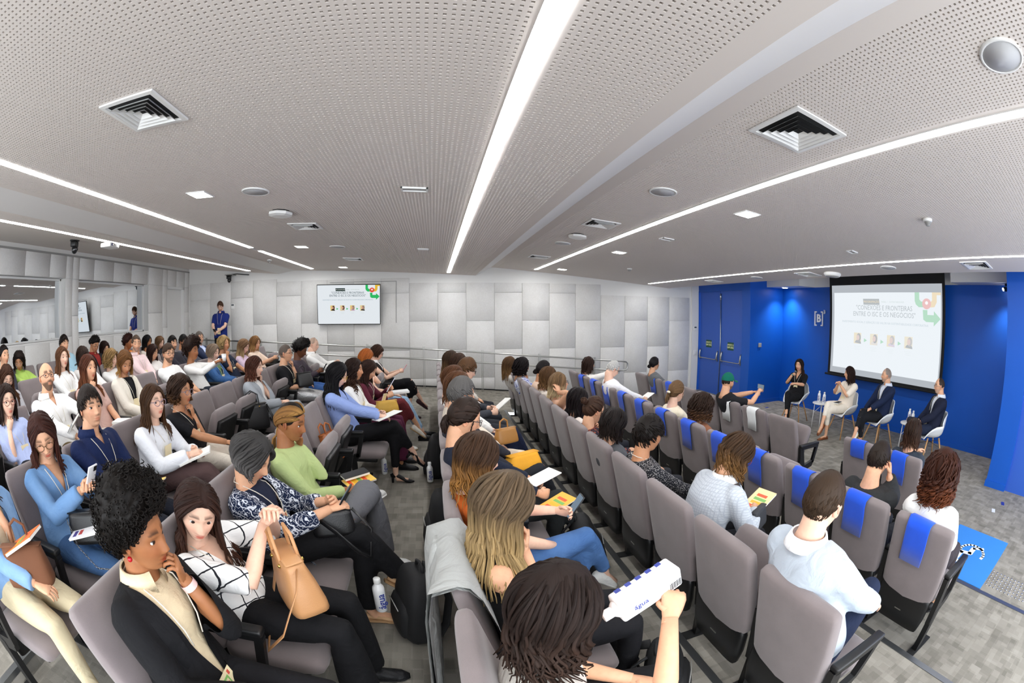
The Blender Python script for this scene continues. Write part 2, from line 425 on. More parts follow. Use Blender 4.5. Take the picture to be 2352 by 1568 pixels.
# stage end: blue walls, doors, soffits
XD, XS, YC = 7.08, 8.26, 8.10
def wallbox(name, *a, mat=M_BLUE, parent=None):
    b = MB(); b.box(*a); o = b.build(name, mat, parent)
    if parent is None: o['kind'] = 'structure'
    return o
wallbox('wall_stage', XS, XS+0.15, 1.2, YC+0.2, 0, 3.2)
wallbox('wall_door_return', XD, XS, YC, YC+0.15, 0, 3.2)
wallbox('wall_door_header', XD, XD+0.18, YC+0.15, 10.38, 2.72, 3.2)
wallbox('trim_1', XD, XD+0.18, YC+0.15, 8.42, 0, 2.72, mat=M_BLUE)
wallbox('trim_2', XD, XD+0.18, 10.38, 10.45, 0, 2.75, mat=M_BLUE)
wallbox('wall_white_return', 6.86, XD, YF-0.06, YF+0.02, 0, 3.2, mat=M_WHITE)
wallbox('wall_near_return', 6.78, XS+0.15, 1.05, 1.45, 0, 3.2)
wallbox('wall_right', 6.84, 7.0, YN-1, 1.05, 0, 3.2, mat=M_BLUE2)
for nm, a in (('baseboard_stage', (XS-0.015, XS, 1.45, YC, 0, 0.09)), ('baseboard_return', (XD, XS, YC-0.015, YC, 0, 0.09)), ('baseboard_near_return', (6.765, 6.78, 1.05, 1.45, 0, 0.09)), ('baseboard_near', (6.765, XS, 1.45, 1.465, 0, 0.09))): wallbox(nm, *a)
# upper side of the stage pocket and soffits
b_ = MB(); b_.box(6.10, 8.5, YN, YF, 3.18, 3.25); tag(b_.build('ceiling_stage', M_WHITE), kind='structure')
b_ = MB(); b_.box(6.10, 6.13, YN, YF, 2.80, 3.2); b_.box(6.13, XD, 8.4, YF, 3.1, 3.18); b_.build('ceiling_edge', M_BEVEL, CEIL)
for nm, a in (('trim_3', (7.66, XS, 6.95, YC, 2.81, 3.2)), ('trim_4', (7.70, XS, 1.45, 2.90, 2.81, 3.2))): wallbox(nm, *a, mat=M_BEVEL)
b_ = MB(); b_.box(XS-0.004, XS, 2.9, 6.95, 2.81, 3.2); tag(b_.build('trim_5', M_BEVEL), kind='structure')

# double door with panic bars
t = empty('door_2', (XD, 9.39, 0), kind='structure')
for s in (-1, 1):
    y0, y1 = (0.006, 0.97) if s > 0 else (-0.97, -0.006)
    b_ = MB(); b_.box(0.05, 0.09, y0, y1, 0.01, 2.73); lf = b_.build('door_leaf', M_BLUE2, t)
    ya, yb = (0.10, 0.92) if s > 0 else (-0.92, -0.10)
    b_ = MB(); b_.tube([(0.0, ya, 0.97), (-0.03, ya+0.03, 0.94), (-0.03, yb-0.03, 0.94), (0.0, yb, 0.97)], 0.012, 8, (0, 0, 1)); b_.build('panic_bar', M_STEEL, lf)
    for yy in (ya, yb):
        b_ = MB(); b_.tube([(0.05, yy, 0.9), (0.03, yy, 0.92), (0.0, yy, 1.0), (0.02, yy, 1.12), (0.05, yy, 1.16)], (0.022), 8, (0, 1, 0)); b_.build('panic_bar_arm', M_STEEL, lf)
b_ = MB(); b_.tube([(0.035, -0.02, 0.1), (0.035, -0.02, 2.64)], 0.012, 8, (1, 0, 0)); b_.tube([(0.035, -0.02, 2.5), (0.035, -0.02, 2.66)], 0.022, 8, (1, 0, 0)); b_.build('lock_rod', M_STEEL, t)
# ------------------------------------------------------------------ text
def text_mesh(txt, size, mat, parent=None, loc=(0, 0, 0), rot=None, align='CENTER', bold=0.0, ext=0.0005, name='lettering', sx=1.0, mx=None):
    cu = bpy.data.curves.new('t', 'FONT'); cu.body = txt; cu.size = size; cu.align_x = align; cu.align_y = 'CENTER'
    cu.offset = bold*size; cu.extrude = ext; cu.resolution_u = 2; cu.space_line = 0.95
    o = bpy.data.objects.new('t', cu); COL.objects.link(o)
    dg = bpy.context.evaluated_depsgraph_get(); me = bpy.data.meshes.new_from_object(o.evaluated_get(dg))
    bpy.data.objects.remove(o); bpy.data.curves.remove(cu)
    if sx != 1.0: me.transform(Matrix.Diagonal((sx, 1, 1, 1)))
    me.materials.clear()
    q = link(name, me, mat, parent)
    if name in ('slide_caption', 'slide_lettering'): q['kind'] = 'stuff'
    if mx is not None: q.matrix_local = mx
    else:
        q.location = loc
        if rot: q.rotation_euler = rot
    return q

# ------------------------------------------------------------------ ceiling fixtures
def at_ceiling(o, p, b): o.location = p; o.rotation_euler = (0, -math.atan(b), 0)
def vent(px, py, sz, label):
    p, b = ceil_pt(px, py); t = empty('air_diffuser', label=label, cat='air vent', group='square ceiling air diffusers'); at_ceiling(t, p, b)
    h = sz/2
    def ring(mb, r0, z0, r1, z1):
        a = [(-r0, -r0, z0), (r0, -r0, z0), (r0, r0, z0), (-r0, r0, z0)]; c = [(-r1, -r1, z1), (r1, -r1, z1), (r1, r1, z1), (-r1, r1, z1)]
        mb.add(a+c, [(i, (i+1) % 4, 4+(i+1) % 4, 4+i) for i in range(4)])
    b1 = MB(); b1.smooth = False; ring(b1, h, -0.002, h, -0.012); ring(b1, h, -0.012, h*0.86, -0.014); ring(b1, h*0.86, -0.014, h*0.82, 0.0); b1.build('frame', M_WPLAST, t)
    b1 = MB(); b1.box(-h*0.86, h*0.86, -h*0.86, h*0.86, -0.003, -0.001); b1.build('dark_throat', M_BLACKM, t)
    for i in range(4):
        r = h*(0.74-0.17*i); b1 = MB(); b1.smooth = False
        ring(b1, r, -0.024+0.0008*i, r-h*0.12, -0.003); ring(b1, r-h*0.12, -0.003, r-h*0.12, 0.0); b1.build('louvre', M_WPLAST, t)
vent(330, 255, 0.37, 'large square air diffuser over the back rows, upper left')
vent(1833, 300, 0.42, 'large square air diffuser left of the long right-hand light line')
vent(702, 518, 0.34, 'square air diffuser just beyond the hexagonal box, before the TV')
vent(812, 594, 0.34, 'small-looking air diffuser near the far wall left of the middle line')
vent(1380, 513, 0.36, 'square air diffuser on the right ceiling half way to the far wall')
vent(1238, 589, 0.36, 'air diffuser on the right ceiling nearest the far wall')
vent(1640, 645, 0.3, 'air diffuser between the stage light line and the blue door')
vent(1856, 629, 0.36, 'air diffuser right beside the white dome speaker over the stage')
vent(2243, 608, 0.42, 'air diffuser at the stage edge on the far right')
def downlight(px, py, label, sz=0.17):
    p, b = ceil_pt(px, py); t = empty('square_downlight', label=label, cat='ceiling light', group='square downlights'); at_ceiling(t, p, b); h = sz/2
    b1 = MB(); b1.box(-h, h, -h, h, -0.008, -0.004); b1.build('panel', M_DOWN, t)
    b1 = MB()
    for a in ((-h-0.012, h+0.012, -h-0.012, -h), (-h-0.012, h+0.012, h, h+0.012), (-h-0.012, -h, -h, h), (h, h+0.012, -h, h)): b1.box(*a, -0.010, -0.001)
    b1.build('frame', M_WPLAST, t)
downlight(460, 446, 'square downlight nearest the camera on the left ceiling')
downlight(693, 566, 'second square downlight of the left ceiling row')
downlight(788, 613, 'square downlight nearest the TV')
downlight(1716, 491, 'square downlight nearest the camera on the right ceiling')
downlight(1422, 579, 'middle square downlight of the right ceiling row')
downlight(1291, 618, 'square downlight nearest the far wall on the right')
def speaker(px, py, r, label):
    p, b = ceil_pt(px, py); t = empty('ceiling_speaker', label=label, cat='speaker', group='round ceiling speakers'); at_ceiling(t, p, b)
    b1 = MB(); b1.lathe([(r, 0.0), (r, -0.008), (r*0.9, -0.012), (r*0.88, -0.008)], 28, cap=False); b1.build('rim', M_WPLAST, t)
    b1 = MB(); b1.lathe([(r*0.89, -0.004), (r*0.89, -0.009)], 28); b1.build('grille', plain('speaker_grille', '#b4b4b6', 0.6, bump=0.3, scale=900), t)
speaker(2300, 127, 0.125, 'big round speaker at the upper right corner')
speaker(587, 439, 0.12, 'round speaker beside the near left downlight')
speaker(1523, 440, 0.12, 'round speaker left of the long right-hand light line')
speaker(775, 566, 0.12, 'round speaker on the left ceiling beyond the second downlight')
speaker(1292, 558, 0.12, 'round speaker on the right ceiling before the far vent')
speaker(1738, 637, 0.12, 'round speaker between the light line and the stage edge')
speaker(2040, 614, 0.13, 'round speaker above the projection screen')
def hexbox(px, py, label, mat=M_WPLAST):
    p, b = ceil_pt(px, py); t = empty('access_point', label=label, cat='access point', group='ceiling access points'); at_ceiling(t, p, b)
    b1 = MB(); b1.smooth = False; b1.lathe([(0.105, -0.012), (0.125, -0.022), (0.125, -0.045), (0.085, -0.058)], 8); b1.build('housing', mat, t)
    b1 = MB(); b1.lathe([(0.09, 0.0), (0.09, -0.014)], 8); b1.build('mounting_plate', M_BLACK, t)
hexbox(645, 484, 'white eight-sided box on the left ceiling near a vent')
hexbox(1327, 538, 'white eight-sided box on the right ceiling near a vent')
def detector(px, py, label, r=0.05):
    p, b = ceil_pt(px, py); t = empty('smoke_detector', label=label, cat='smoke detector', group='smoke detectors'); at_ceiling(t, p, b)
    b1 = MB(); b1.lathe([(r, 0), (r, -0.018), (r*0.8, -0.024)], 20); b1.build('base', M_WPLAST, t)
    for i in range(3):
        b1 = MB(); rr = r*(0.72-0.12*i); b1.lathe([(rr, -0.028-0.011*i), (rr*0.95, -0.035-0.011*i)], 18); b1.build('ring', M_GREYPL, t)
detector(2130, 503, 'smoke detector on the right ceiling above the stage')
detector(1446, 616, 'small smoke detector near the far right downlight')
detector(619, 596, 'smoke detector beside the left light line end')
def hatch(px, py, sx, sy, label):
    p, b = ceil_pt(px, py); t = empty('ceiling_hatch', label=label, cat='hatch', group='recessed ceiling slots'); at_ceiling(t, p, b)
    b1 = MB(); 
    for a in ((-sx, sx, -sy, -sy+0.012), (-sx, sx, sy-0.012, sy), (-sx, -sx+0.012, -sy, sy), (sx-0.012, sx, -sy, sy)): b1.box(*a, -0.014, -0.001)
    b1.build('frame', M_WPLAST, t)
    b1 = MB(); b1.box(-sx+0.012, sx-0.012, -sy+0.012, sy-0.012, -0.004, -0.001); b1.build('cover', M_GREYPL, t)
hatch(952, 433, 0.10, 0.05, 'recessed rectangular slot in the ceiling left of the middle light')
hatch(972, 571, 0.09, 0.05, 'recessed slot further along the middle ceiling')
hatch(1532, 548, 0.09, 0.06, 'small grille on the right ceiling between two downlights')
hatch(1957, 577, 0.08, 0.05, 'small recessed slot in the ceiling above the screen')
# white dome loudspeaker over the stage
p, b = ceil_pt(1912, 627); t = empty('dome_speaker', label='white glossy dome hanging at the stage ceiling edge', cat='speaker'); at_ceiling(t, p, b)
b1 = MB(); b1.lathe([(0.15, 0.0), (0.155, -0.02), (0.13, -0.05), (0.12, -0.052)], 28); b1.build('housing', M_WPLAST, t)
b1 = MB(); b1.lathe([(0.118, -0.05), (0.118, -0.056)], 28); b1.build('grille', M_GREYPL, t)
# pan-tilt cameras
def ptz(loc, rz, label, arm=None):
    t = empty('dome_camera', loc, rz, label, 'camera', 'black pan-tilt cameras')
    b1 = MB(); b1.lathe([(0.085, 0.0), (0.085, -0.012), (0.075, -0.02)], 20); b1.build('ceiling_plate', M_BLACK, t)
    me = bevel_box('h', 0.10, 0.135, 0.075, 0.014, 2, (0.0, 0.0, -0.058)); link('camera_body', me, M_BLACK, t)
    b1 = MB(); b1.ball((0.0, 0.02, -0.125), (0.052, 0.052, 0.06), 14, 10); dm = b1.build('dome', plain('dark_dome', '#17181a', 0.2, coat=0.4), t)
    b1 = MB(); b1.tube([(0.0, 0.02, -0.13), (0.057, 0.02, -0.118)], [0.026, 0.022], 14, (0, 0, 1)); b1.build('lens', plain('lens_glass', '#0a0a12', 0.05), dm)
    if arm: arm(t)
p, b = ceil_pt(172, 551); ptz(p, 0.4, 'black dome camera hanging above the first window')
pc = on_y(526, 632, 10.2)
def armf(t):
    b1 = MB(); b1.box(-0.10, 0.10, -0.06, 0.24, 0.0, 0.02); b1.build('bracket', M_GREYPL, t)
    b1 = MB(); b1.tube([(0.05, 0.05, 0.02), (0.2, 0.1, 0.03), (0.38, 0.2, 0.01), (0.5, 0.22, 0.0)], 0.012, 6); b1.build('cable', M_BLACK, t)
ptz(pc, 0.0, 'black dome camera on a bracket above the standing man', armf)
# white sensor bar under the far-left light line
p, b = ceil_pt(253, 556); t = empty('ceiling_projector', p, 0.2, 'white flat device fixed at the far-left light line', 'projector')
link('housing', bevel_box('h', 0.2, 0.28, 0.06, 0.015, 2, (0, 0, -0.05)), M_WPLAST, t)
b1 = MB(); b1.tube([(0.1, -0.09, -0.05), (0.112, -0.09, -0.05)], 0.017, 12, (0, 0, 1)); b1.build('lens', plain('lens_blue', '#2a2a66', 0.1), t)
b1 = MB(); b1.box(-0.06, 0.06, -0.06, 0.06, -0.02, 0.0); b1.build('mount', M_BLACK, t)
# round downlight in the stage soffit and the triple spot
t = empty('round_downlight', (7.98, 7.75, 2.805), 0, 'round downlight under the white soffit in the blue corner', 'ceiling light')
b1 = MB(); b1.lathe([(0.075, 0.0), (0.075, -0.006)], 24); b1.build('panel', M_DOWN, t)
b1 = MB(); b1.lathe([(0.09, 0.004), (0.09, -0.008), (0.076, -0.01), (0.076, 0.0)], 24, cap=False); b1.build('rim', M_WPLAST, t)
def spot_lamp(loc, tgt, power, size, name='stage_lamp'):
    l = bpy.data.lights.new(name, 'SPOT'); l.energy = power; l.spot_size = size; l.spot_blend = 0.9; l.shadow_soft_size = 0.06; l.color = (1, 0.97, 0.92)
    o = bpy.data.objects.new(name, l); COL.objects.link(o); o.location = loc
    o.rotation_euler = (Vector(tgt)-Vector(loc)).to_track_quat('-Z', 'Y').to_euler(); return o
l = spot_lamp((7.98, 7.75, 2.78), (7.98, 7.75, 0), 120, 1.9)
t = empty('track_spot', (7.95, 1.72, 2.81), 0, 'small three-headed spotlight under the right soffit', 'spotlight')
b1 = MB(); b1.lathe([(0.03, 0), (0.03, -0.04)], 12); b1.build('base', M_BLACK, t)
for a in (0.3, 2.4, 4.5):
    b1 = MB(); d = np.array([math.cos(a), math.sin(a), -0.55]); d /= np.linalg.norm(d); q = np.array([0, 0, -0.05])
    b1.tube([q+d*0.03, q+d*0.09], [0.022, 0.03], 12, (0, 0, 1)); hd = b1.build('lamp_head', M_BLACK, t)
    b1 = MB(); b1.tube([q+d*0.088, q+d*0.093], 0.027, 12, (0, 0, 1)); b1.build('bulb', M_DOWN, hd)
spot_lamp((7.95, 1.72, 2.70), (8.2, 2.0, 0.3), 60, 1.7)

# ------------------------------------------------------------------ slide shown on TV and projection screen
def E_(name, col, s): return emitter(name, col, s)
def slide(parent, W, H, k, pre, soft):
    """flat slide in the local xz plane facing -y (x right, z up), centre at origin; k = glow"""
    def mix(c): 
        a = np.array(lin(c)); bg = np.array(lin('#f3f8fc')); return tuple(a*(1-soft)+bg*soft)
    def em(n_, c): return E_(pre+n_, mix(c), k)
    def flat(name, poly, mat, d=0.002):
        b1 = MB(); b1.smooth = False; n = len(poly); b1.add([(x*W, -d, z*H) for x, z in poly], [tuple(range(n))]); return b1.build(name, mat, parent)
    def disc(cx, cz, r, rz=None, n=20, a0=0, a1=2*PI): rz = rz or r*W/H; return [(cx+r*math.cos(a0+(a1-a0)*i/n), cz+rz*math.sin(a0+(a1-a0)*i/n)) for i in range(n)]
    def rect(x0, x1, z0, z1): return [(x0, z0), (x1, z0), (x1, z1), (x0, z1)]
    flat('slide_background', rect(-.5, .5, -.5, .5), E_(pre+'bg', '#f1f7fc', k), 0.001)
    g, r_, y_, dk = em('green', '#35c46a'), em('red', '#ee5a44'), em('yellow', '#f2c440'), em('dark', '#1d3430')
    flat('slide_tag', [(-.20, .345), (-.045, .345), (-.05, .42), (-.205, .42)], dk, .003)
    text_mesh('PROGRAMAÇÃO', 0.022*W*0.9, y_ if soft else E_(pre+'w', '#ffffff', k), parent, (-.124*W, -.005, .382*H), (PI/2, 0, 0), name='slide_lettering')
    text_mesh('PAINEL 1 – SUSTENTABILIDADE', 0.015*W, em('pale', '#a8c0b4'), parent, (.075*W, -.004, .382*H), (PI/2, 0, 0), name='slide_lettering')
    text_mesh('"CONEXÕES E FRONTEIRAS\nENTRE O ISC E OS NEGÓCIOS"', 0.046*W, em('title', '#3a5560'), parent, (-.01*W, -.004, .265*H), (PI/2, 0, 0), name='slide_lettering', sx=.92)
    text_mesh('INVESTIMENTO SOCIAL E GERAÇÃO DE VALOR NA SUSTENTABILIDADE CORPORATIVA', 0.0205*W, em('sub', '#8fa9b8'), parent, (-.01*W, -.004, .12*H), (PI/2, 0, 0), name='slide_lettering')
    # pin and arrow graphic
    flat('slide_path', [(.275, .5), (.315, .5), (.315, .42), (.33, .395), (.37, .395), (.37, .33), (.31, .33), (.285, .36), (.275, .40)], g, .003)
    flat('slide_path', [(.39, .395), (.415, .395), (.425, .41), (.425, .5), (.5, .5), (.5, .47), (.465, .47), (.465, .39), (.445, .335), (.41, .33), (.39, .34)], y_, .003)
    flat('slide_arrow', [(.345, .30), (.385, .30), (.385, .245), (.44, .245), (.44, .29), (.498, .205), (.44, .12), (.44, .165), (.375, .165), (.35, .19)], g, .0035)
    flat('slide_pin', disc(.378, .37, .038, .062), r_, .004); flat('slide_pin_hole', disc(.378, .38, .013, .02), E_(pre+'w', '#ffffff', k), .005)
    for i in range(4):
        cx = -.255+.16*i
        flat('slide_portrait', rect(cx-.036, cx+.036, -.16, -.02), em('pt%d' % (i % 2), ['#f0d489', '#efd9a0'][i % 2]), .003)
        hair = em('hr%d' % (i//2), ['#3a2a2a', '#8d8078'][i//2]); sk = em('sk', '#d9a38c'); bd = em('bd%d' % i, ['#2a2a30', '#d9c9bd', '#c6a7c9', '#1c2230'][i])
        flat('slide_portrait_body', disc(cx+.006, -.16, .032, .05, 14, 0, PI), bd, .0035)
        flat('slide_portrait_hair', disc(cx+.012, -.08, .022, .055), hair, .0038); flat('slide_portrait_face', disc(cx+.004, -.082, .015, .035), sk, .0042)
        if i < 3: flat('slide_chevron', [(cx+.065, -.135), (cx+.095, -.11), (cx+.065, -.085)], g, .003)
        text_mesh(['PALESTRANTE', 'PALESTRANTE', 'PALESTRANTE', 'MODERADOR'][i] if False else '——————\n————\n—————', 0.011*W, em('pale', '#a8c0b4'), parent, (cx*W, -.004, -.215*H), (PI/2, 0, 0), name='slide_caption')

# TV on the far wall, tilted downwards in its niche
tv = empty('wall_tv', label='flat TV on the far wall showing the panel slide, tilted down', cat='TV')
cTL, cTR, cBL, cBR = on_y(722, 654, 10.12), on_y(873, 652, 10.20), on_y(735, 745, 10.30), on_y(875, 745, 10.36)
c0 = (cTL+cTR+cBL+cBR)/4; xv = (cTR-cTL)+(cBR-cBL); xv /= np.linalg.norm(xv); zv = (cTL-cBL)+(cTR-cBR); zv -= xv*(zv@xv); zv /= np.linalg.norm(zv); yv = np.cross(zv, xv)
tv.matrix_world = Matrix(((xv[0], yv[0], zv[0], c0[0]), (xv[1], yv[1], zv[1], c0[1]), (xv[2], yv[2], zv[2], c0[2]), (0, 0, 0, 1)))
tw, th_ = float(np.linalg.norm((cTR-cTL)+(cBR-cBL))/2), float(np.linalg.norm((cTL-cBL)+(cTR-cBR))/2)
link('tv_body', bevel_box('tvb', tw, 0.04, th_, 0.006, 2, (0, 0.022, 0)), M_BLACK, tv)
scn = empty('tv_screen'); scn.parent = tv; slide(scn, tw-0.03, th_-0.035, 0.80, 'tv_', 0.0)
b1 = MB(); b1.box(-0.2, 0.2, 0.04, 0.11, -0.15, 0.15); b1.build('wall_bracket', M_BLACK, tv)
# niche frame behind the TV
b1 = MB(); nx0, nx1, nz0, nz1 = -2.55, -0.93, 1.90, 2.87
b1.box(nx0, nx1, YF-0.035, YF-0.026, nz1, nz1+0.015); b1.box(nx1, nx1+0.015, YF-0.035, YF-0.026, nz0, nz1+0.015); b1.build('niche_edge', M_GREYPL, WF)

# projection screen in front of the blue wall
ps = empty('projection_screen', (7.95, 0, 0), PI/2*0, 'large pull-down projection screen lit with the panel slide', 'projection screen')
q = [on_x(1912, 655, 7.98), on_x(2163, 652, 7.98), on_x(1905, 853, 7.98), on_x(2155, 893, 7.98)]
yl = (q[0][1]+q[2][1])/2; yr = (q[1][1]+q[3][1])/2; zt = (q[0][2]+q[1][2])/2; zb = (q[2][2]+q[3][2])/2
ps.location = (7.98, (yl+yr)/2, zb); ps.rotation_euler = (0, 0, -PI/2)      # local x -> -y world, local -y -> -x world
Wp, Hp = yl-yr, zt-zb
b1 = MB(); b1.box(-Wp/2-0.07, Wp/2+0.07, 0.0, 0.006, -0.05, Hp+0.5); b1.build('fabric_border', M_BLACKM, ps)
b1 = MB(); b1.box(-Wp/2, Wp/2, -0.003, 0.0, 0.0, Hp); b1.build('screen_fabric', emitter('screen_glow', '#c9cfd6', 0.72), ps)
b1 = MB(); b1.tube([(-Wp/2-0.14, 0.0, -0.06), (Wp/2+0.14, 0.0, -0.06)], 0.022, 10, (0, 0, 1)); b1.build('weight_bar', M_BLACKM, ps)
sl = empty('projected_slide', (0.02, -0.004, Hp*0.49)); sl.parent = ps; slide(sl, Wp*0.965, Hp*0.85, 0.9, 'ps_', 0.55)

# logo on the stage wall
lg = empty('wall_logo', (XS-0.02, 6.80, 2.10), -PI/2, 'white bracketed letter B logo with a raised three', 'logo')
MW = plain('logo_white', '#f2f2f2', 0.4)
text_mesh('B', 0.25, MW, lg, (0, 0, 0), (PI/2, 0, 0), bold=0.025, ext=0.012, name='letter')
text_mesh('3', 0.12, MW, lg, (0.19, 0, 0.15), (PI/2, 0, 0), bold=0.025, ext=0.012, name='numeral')
for s in (-1, 1):
    b1 = MB(); b1.box(s*0.125-0.013, s*0.125+0.013, -0.012, 0.012, -0.165, 0.165)
    for z in (-0.165, 0.137): b1.box(min(s*0.125, s*0.07), max(s*0.125, s*0.07), -0.012, 0.012, z, z+0.028)
    b1.build('bracket', MW, lg)
# door signs
MG = plain('sign_green', '#0d4a34', 0.5); MGT = plain('sign_text', '#e9efb8', 0.5)
for yy, lb in ((9.92, 'green push sign on the left door leaf'), (8.93, 'green push sign on the right door leaf')):
    t = empty('door_sign', (XD+0.048, yy, 1.33), -PI/2, lb, 'sign', 'green door signs')
    b1 = MB(); b1.box(-0.13, 0.13, -0.003, 0.0, -0.10, 0.10); b1.build('plate', MG, t)
    text_mesh('APERTE E\nEMPURRE', 0.068, MGT, t, (0, -0.004, 0), (PI/2, 0, 0), bold=0.012)
def wall_unit(name, loc, rz, w, h, mat, label, cat, disp):
    t = empty(name, loc, rz, label, cat); link('housing', bevel_box('wu', w, 0.02, h, 0.004, 2, (0, -0.012, 0)), mat, t)
    b1 = MB(); b1.box(-w*0.38, w*0.38, -0.0245, -0.022, h*0.08, h*0.38); b1.build('display', disp, t); return t
MDSP = plain('lcd', '#4c555a', 0.3)
wall_unit('thermostat', on_y(535, 703, YF-0.025), 0, 0.10, 0.13, M_WPLAST, 'white thermostat on the far wall beside the standing man', 'thermostat', MDSP)
wall_unit('thermostat', (6.96, YF-0.06, 1.72), 0, 0.10, 0.13, M_WPLAST, 'white control panel on the wall strip left of the blue door', 'thermostat', MDSP)
wall_unit('light_switch', (7.42, YC, 1.42), 0, 0.10, 0.10, M_GREYPL, 'grey switch plate on the blue wall right of the door', 'switch', M_GREYPL)
wall_unit('light_switch', (6.97, YF-0.06, 1.05), 0, 0.09, 0.13, M_WPLAST, 'white switch plate low on the strip beside the blue door', 'switch', M_WPLAST)

# ------------------------------------------------------------------ handrail along the ramp
hr = empty('handrail', (0, 10.2, 0), 0, 'double steel handrail running down the side ramp', 'handrail')
rx = [-6.6, -4.27, -0.265, 1.07, 4.71]; rz_ = [1.60, 1.51, 1.296, 1.195, 0.893]
top = [(x, 0, z) for x, z in zip(rx, rz_)]; low = [(x, 0, z-0.235) for x, z in zip(rx, rz_)]
b1 = MB(); b1.tube(top[:-1]+[(4.6, 0, 0.902), (4.72, 0, 0.882), (4.76, 0, 0.84), (4.76, 0, 0.72), (4.72, 0, 0.675), (4.6, 0, 0.667)]+low[:-1][::-1], 0.019, 10, (0, 1, 0)); b1.build('rail', M_STEEL, hr)
for x in (-6.0, -4.35, -2.95, -1.6, -0.27, 1.09, 2.45, 3.85):
    zt_ = float(np.interp(x, rx, rz_)); b1 = MB()
    for dx in (-0.016, 0.016): b1.box(x+dx-0.005, x+dx+0.005, -0.02, 0.02, ramp_z(x), zt_+0.06)
    b1.build('post', M_STEEL, hr)

# ------------------------------------------------------------------ floor markings
t = empty('wheelchair_mat', (4.6, 0.90, 0), 0, 'blue mat with white wheelchair symbol on the floor', 'mat')
b1 = MB(); b1.box(-0.57, 0.57, -0.42, 0.40, 0.001, 0.006); b1.build('mat', plain('mat_blue', '#2f7fd0', 0.8, bump=0.3, scale=300), t)
MWS = plain('symbol_white', '#dfe6e6', 0.8)
def symb(pts, wd): 
    b1 = MB(); b1.tube([(x, y, 0.008) for x, y in pts], [(wd, 0.002)]*len(pts), 8, hint=(0, 0, 1)) if False else None
    b1 = MB(); b1.smooth = False
    for (xa, ya), (xb, yb) in zip(pts[:-1], pts[1:]):
        d = np.array([xb-xa, yb-ya]); l = np.linalg.norm(d)+1e-9; n_ = np.array([-d[1], d[0]])/l*wd; e = d/l*wd*0.5
        b1.add([(xa-e[0]+n_[0], ya-e[1]+n_[1], .0075), (xa-e[0]-n_[0], ya-e[1]-n_[1], .0075), (xb+e[0]-n_[0], yb+e[1]-n_[1], .0075), (xb+e[0]+n_[0], yb+e[1]+n_[1], .0075)], [(0, 1, 2, 3)])
    return b1.build('symbol', MWS, t)
symb([(0.02+0.17*math.cos(a), -0.03+0.17*math.sin(a)) for a in np.linspace(-1.9, 2.0, 14)], 0.02)
symb([(-0.20, 0.10), (-0.05, 0.10)], 0.03); symb([(-0.05, 0.10), (-0.02, -0.02), (0.12, -0.02)], 0.035); symb([(0.12, -0.02), (0.19, -0.14)], 0.025)
b1 = MB(); b1.lathe([(0.05, 0), (0.05, 0.003)], 16, (-0.27, 0.10, 0.006)); b1.build('symbol', MWS, t)
t = empty('tactile_studs', (4.3, 0.2, 0), 0, 'rows of small steel tactile studs on the carpet', 'tactile paving')
sb = MB(); sb.lathe([(0.014, 0), (0.012, 0.004), (0.005, 0.006)], 8); SM = sb.mesh('stud'); SM.materials.append(M_STEEL)
for i in range(6):
    for j in range(14): link('stud', SM, None, t, (-0.14+i*0.058, 0.25-j*0.055, 0.0))
t = empty('floor_box', (4.55, 3.35, 0), 0.15, 'dark square floor hatch in the carpet before the stage', 'floor hatch')
b1 = MB(); b1.box(-0.13, 0.13, -0.13, 0.13, 0.0005, 0.004); b1.build('lid', plain('hatch_dark', '#3a3c3e', 0.6), t)
for lx, ly, c, lb in ((6.3, 0.93, '#26348c', 'blue tape mark on the carpet by the near blue wall'), (5.95, 1.0, '#d8dcda', 'white tape mark on the carpet by the near blue wall'), (5.6, 1.75, '#e4e6e2', 'small white card on the carpet behind the curly red hair'), (7.35, 7.6, '#26348c', 'blue tape mark on the carpet before the blue corner')):
    b1 = MB(); b1.box(-0.06, 0.06, -0.03, 0.03, 0.0005, 0.003); o = b1.build('floor_tape', plain('tape_'+c, c, 0.6), None, (lx, ly, 0), (0, 0, 0.3)); tag(o, lb, 'tape')
# ------------------------------------------------------------------ auditorium chairs
ROWS = dict(A5=(-5.85, 0.69), A4=(-4.75, 0.64), A3=(-3.60, 0.58), A2=(-2.40, 0.49), A=(-1.20, 0.40), B=(0.0, 0.30), C=(1.20, 0.20), D=(2.45, 0.10), E=(3.85, 0.0), R=(3.85, 0.0))
def seat_y(row, k): return {0: 1.86, 1: 2.43}[k] if row == 'R' else 0.88+0.566*k
def fabric_mat(name, c, bump=0.25, rough=0.9):
    m_, nt, p = new_mat(name); tc = nd(nt, 'ShaderNodeTexCoord')
    n1 = nd(nt, 'ShaderNodeTexNoise', {'Vector': tc.outputs['Object'], 'Scale': 700.0, 'Detail': 2.0})
    n2 = nd(nt, 'ShaderNodeTexNoise', {'Vector': tc.outputs['Object'], 'Scale': 6.0, 'Detail': 4.0})
    ad = nd(nt, 'ShaderNodeMath', {0: n1.outputs[0], 1: n2.outputs[0]}, operation='ADD')
    mr = nd(nt, 'ShaderNodeMapRange', {'Value': ad.outputs[0], 'From Min': 0.6, 'From Max': 1.4, 'To Min': 0.85, 'To Max': 1.15})
    sc_ = nd(nt, 'ShaderNodeVectorMath', {0: C4(c)[:3], 'Scale': mr.outputs[0]}, operation='SCALE')
    nt.links.new(sc_.outputs[0], p.inputs['Base Color']); p.inputs['Roughness'].default_value = rough
    p.inputs['Sheen Weight'].default_value = 0.25; p.inputs['Specular IOR Level'].default_value = 0.2
    bp = nd(nt, 'ShaderNodeBump', {'Height': n1.outputs[0], 'Strength': bump, 'Distance': 0.002}); nt.links.new(bp.outputs[0], p.inputs['Normal']); return m_
M_FAB = fabric_mat('chair_fabric', '#827878')
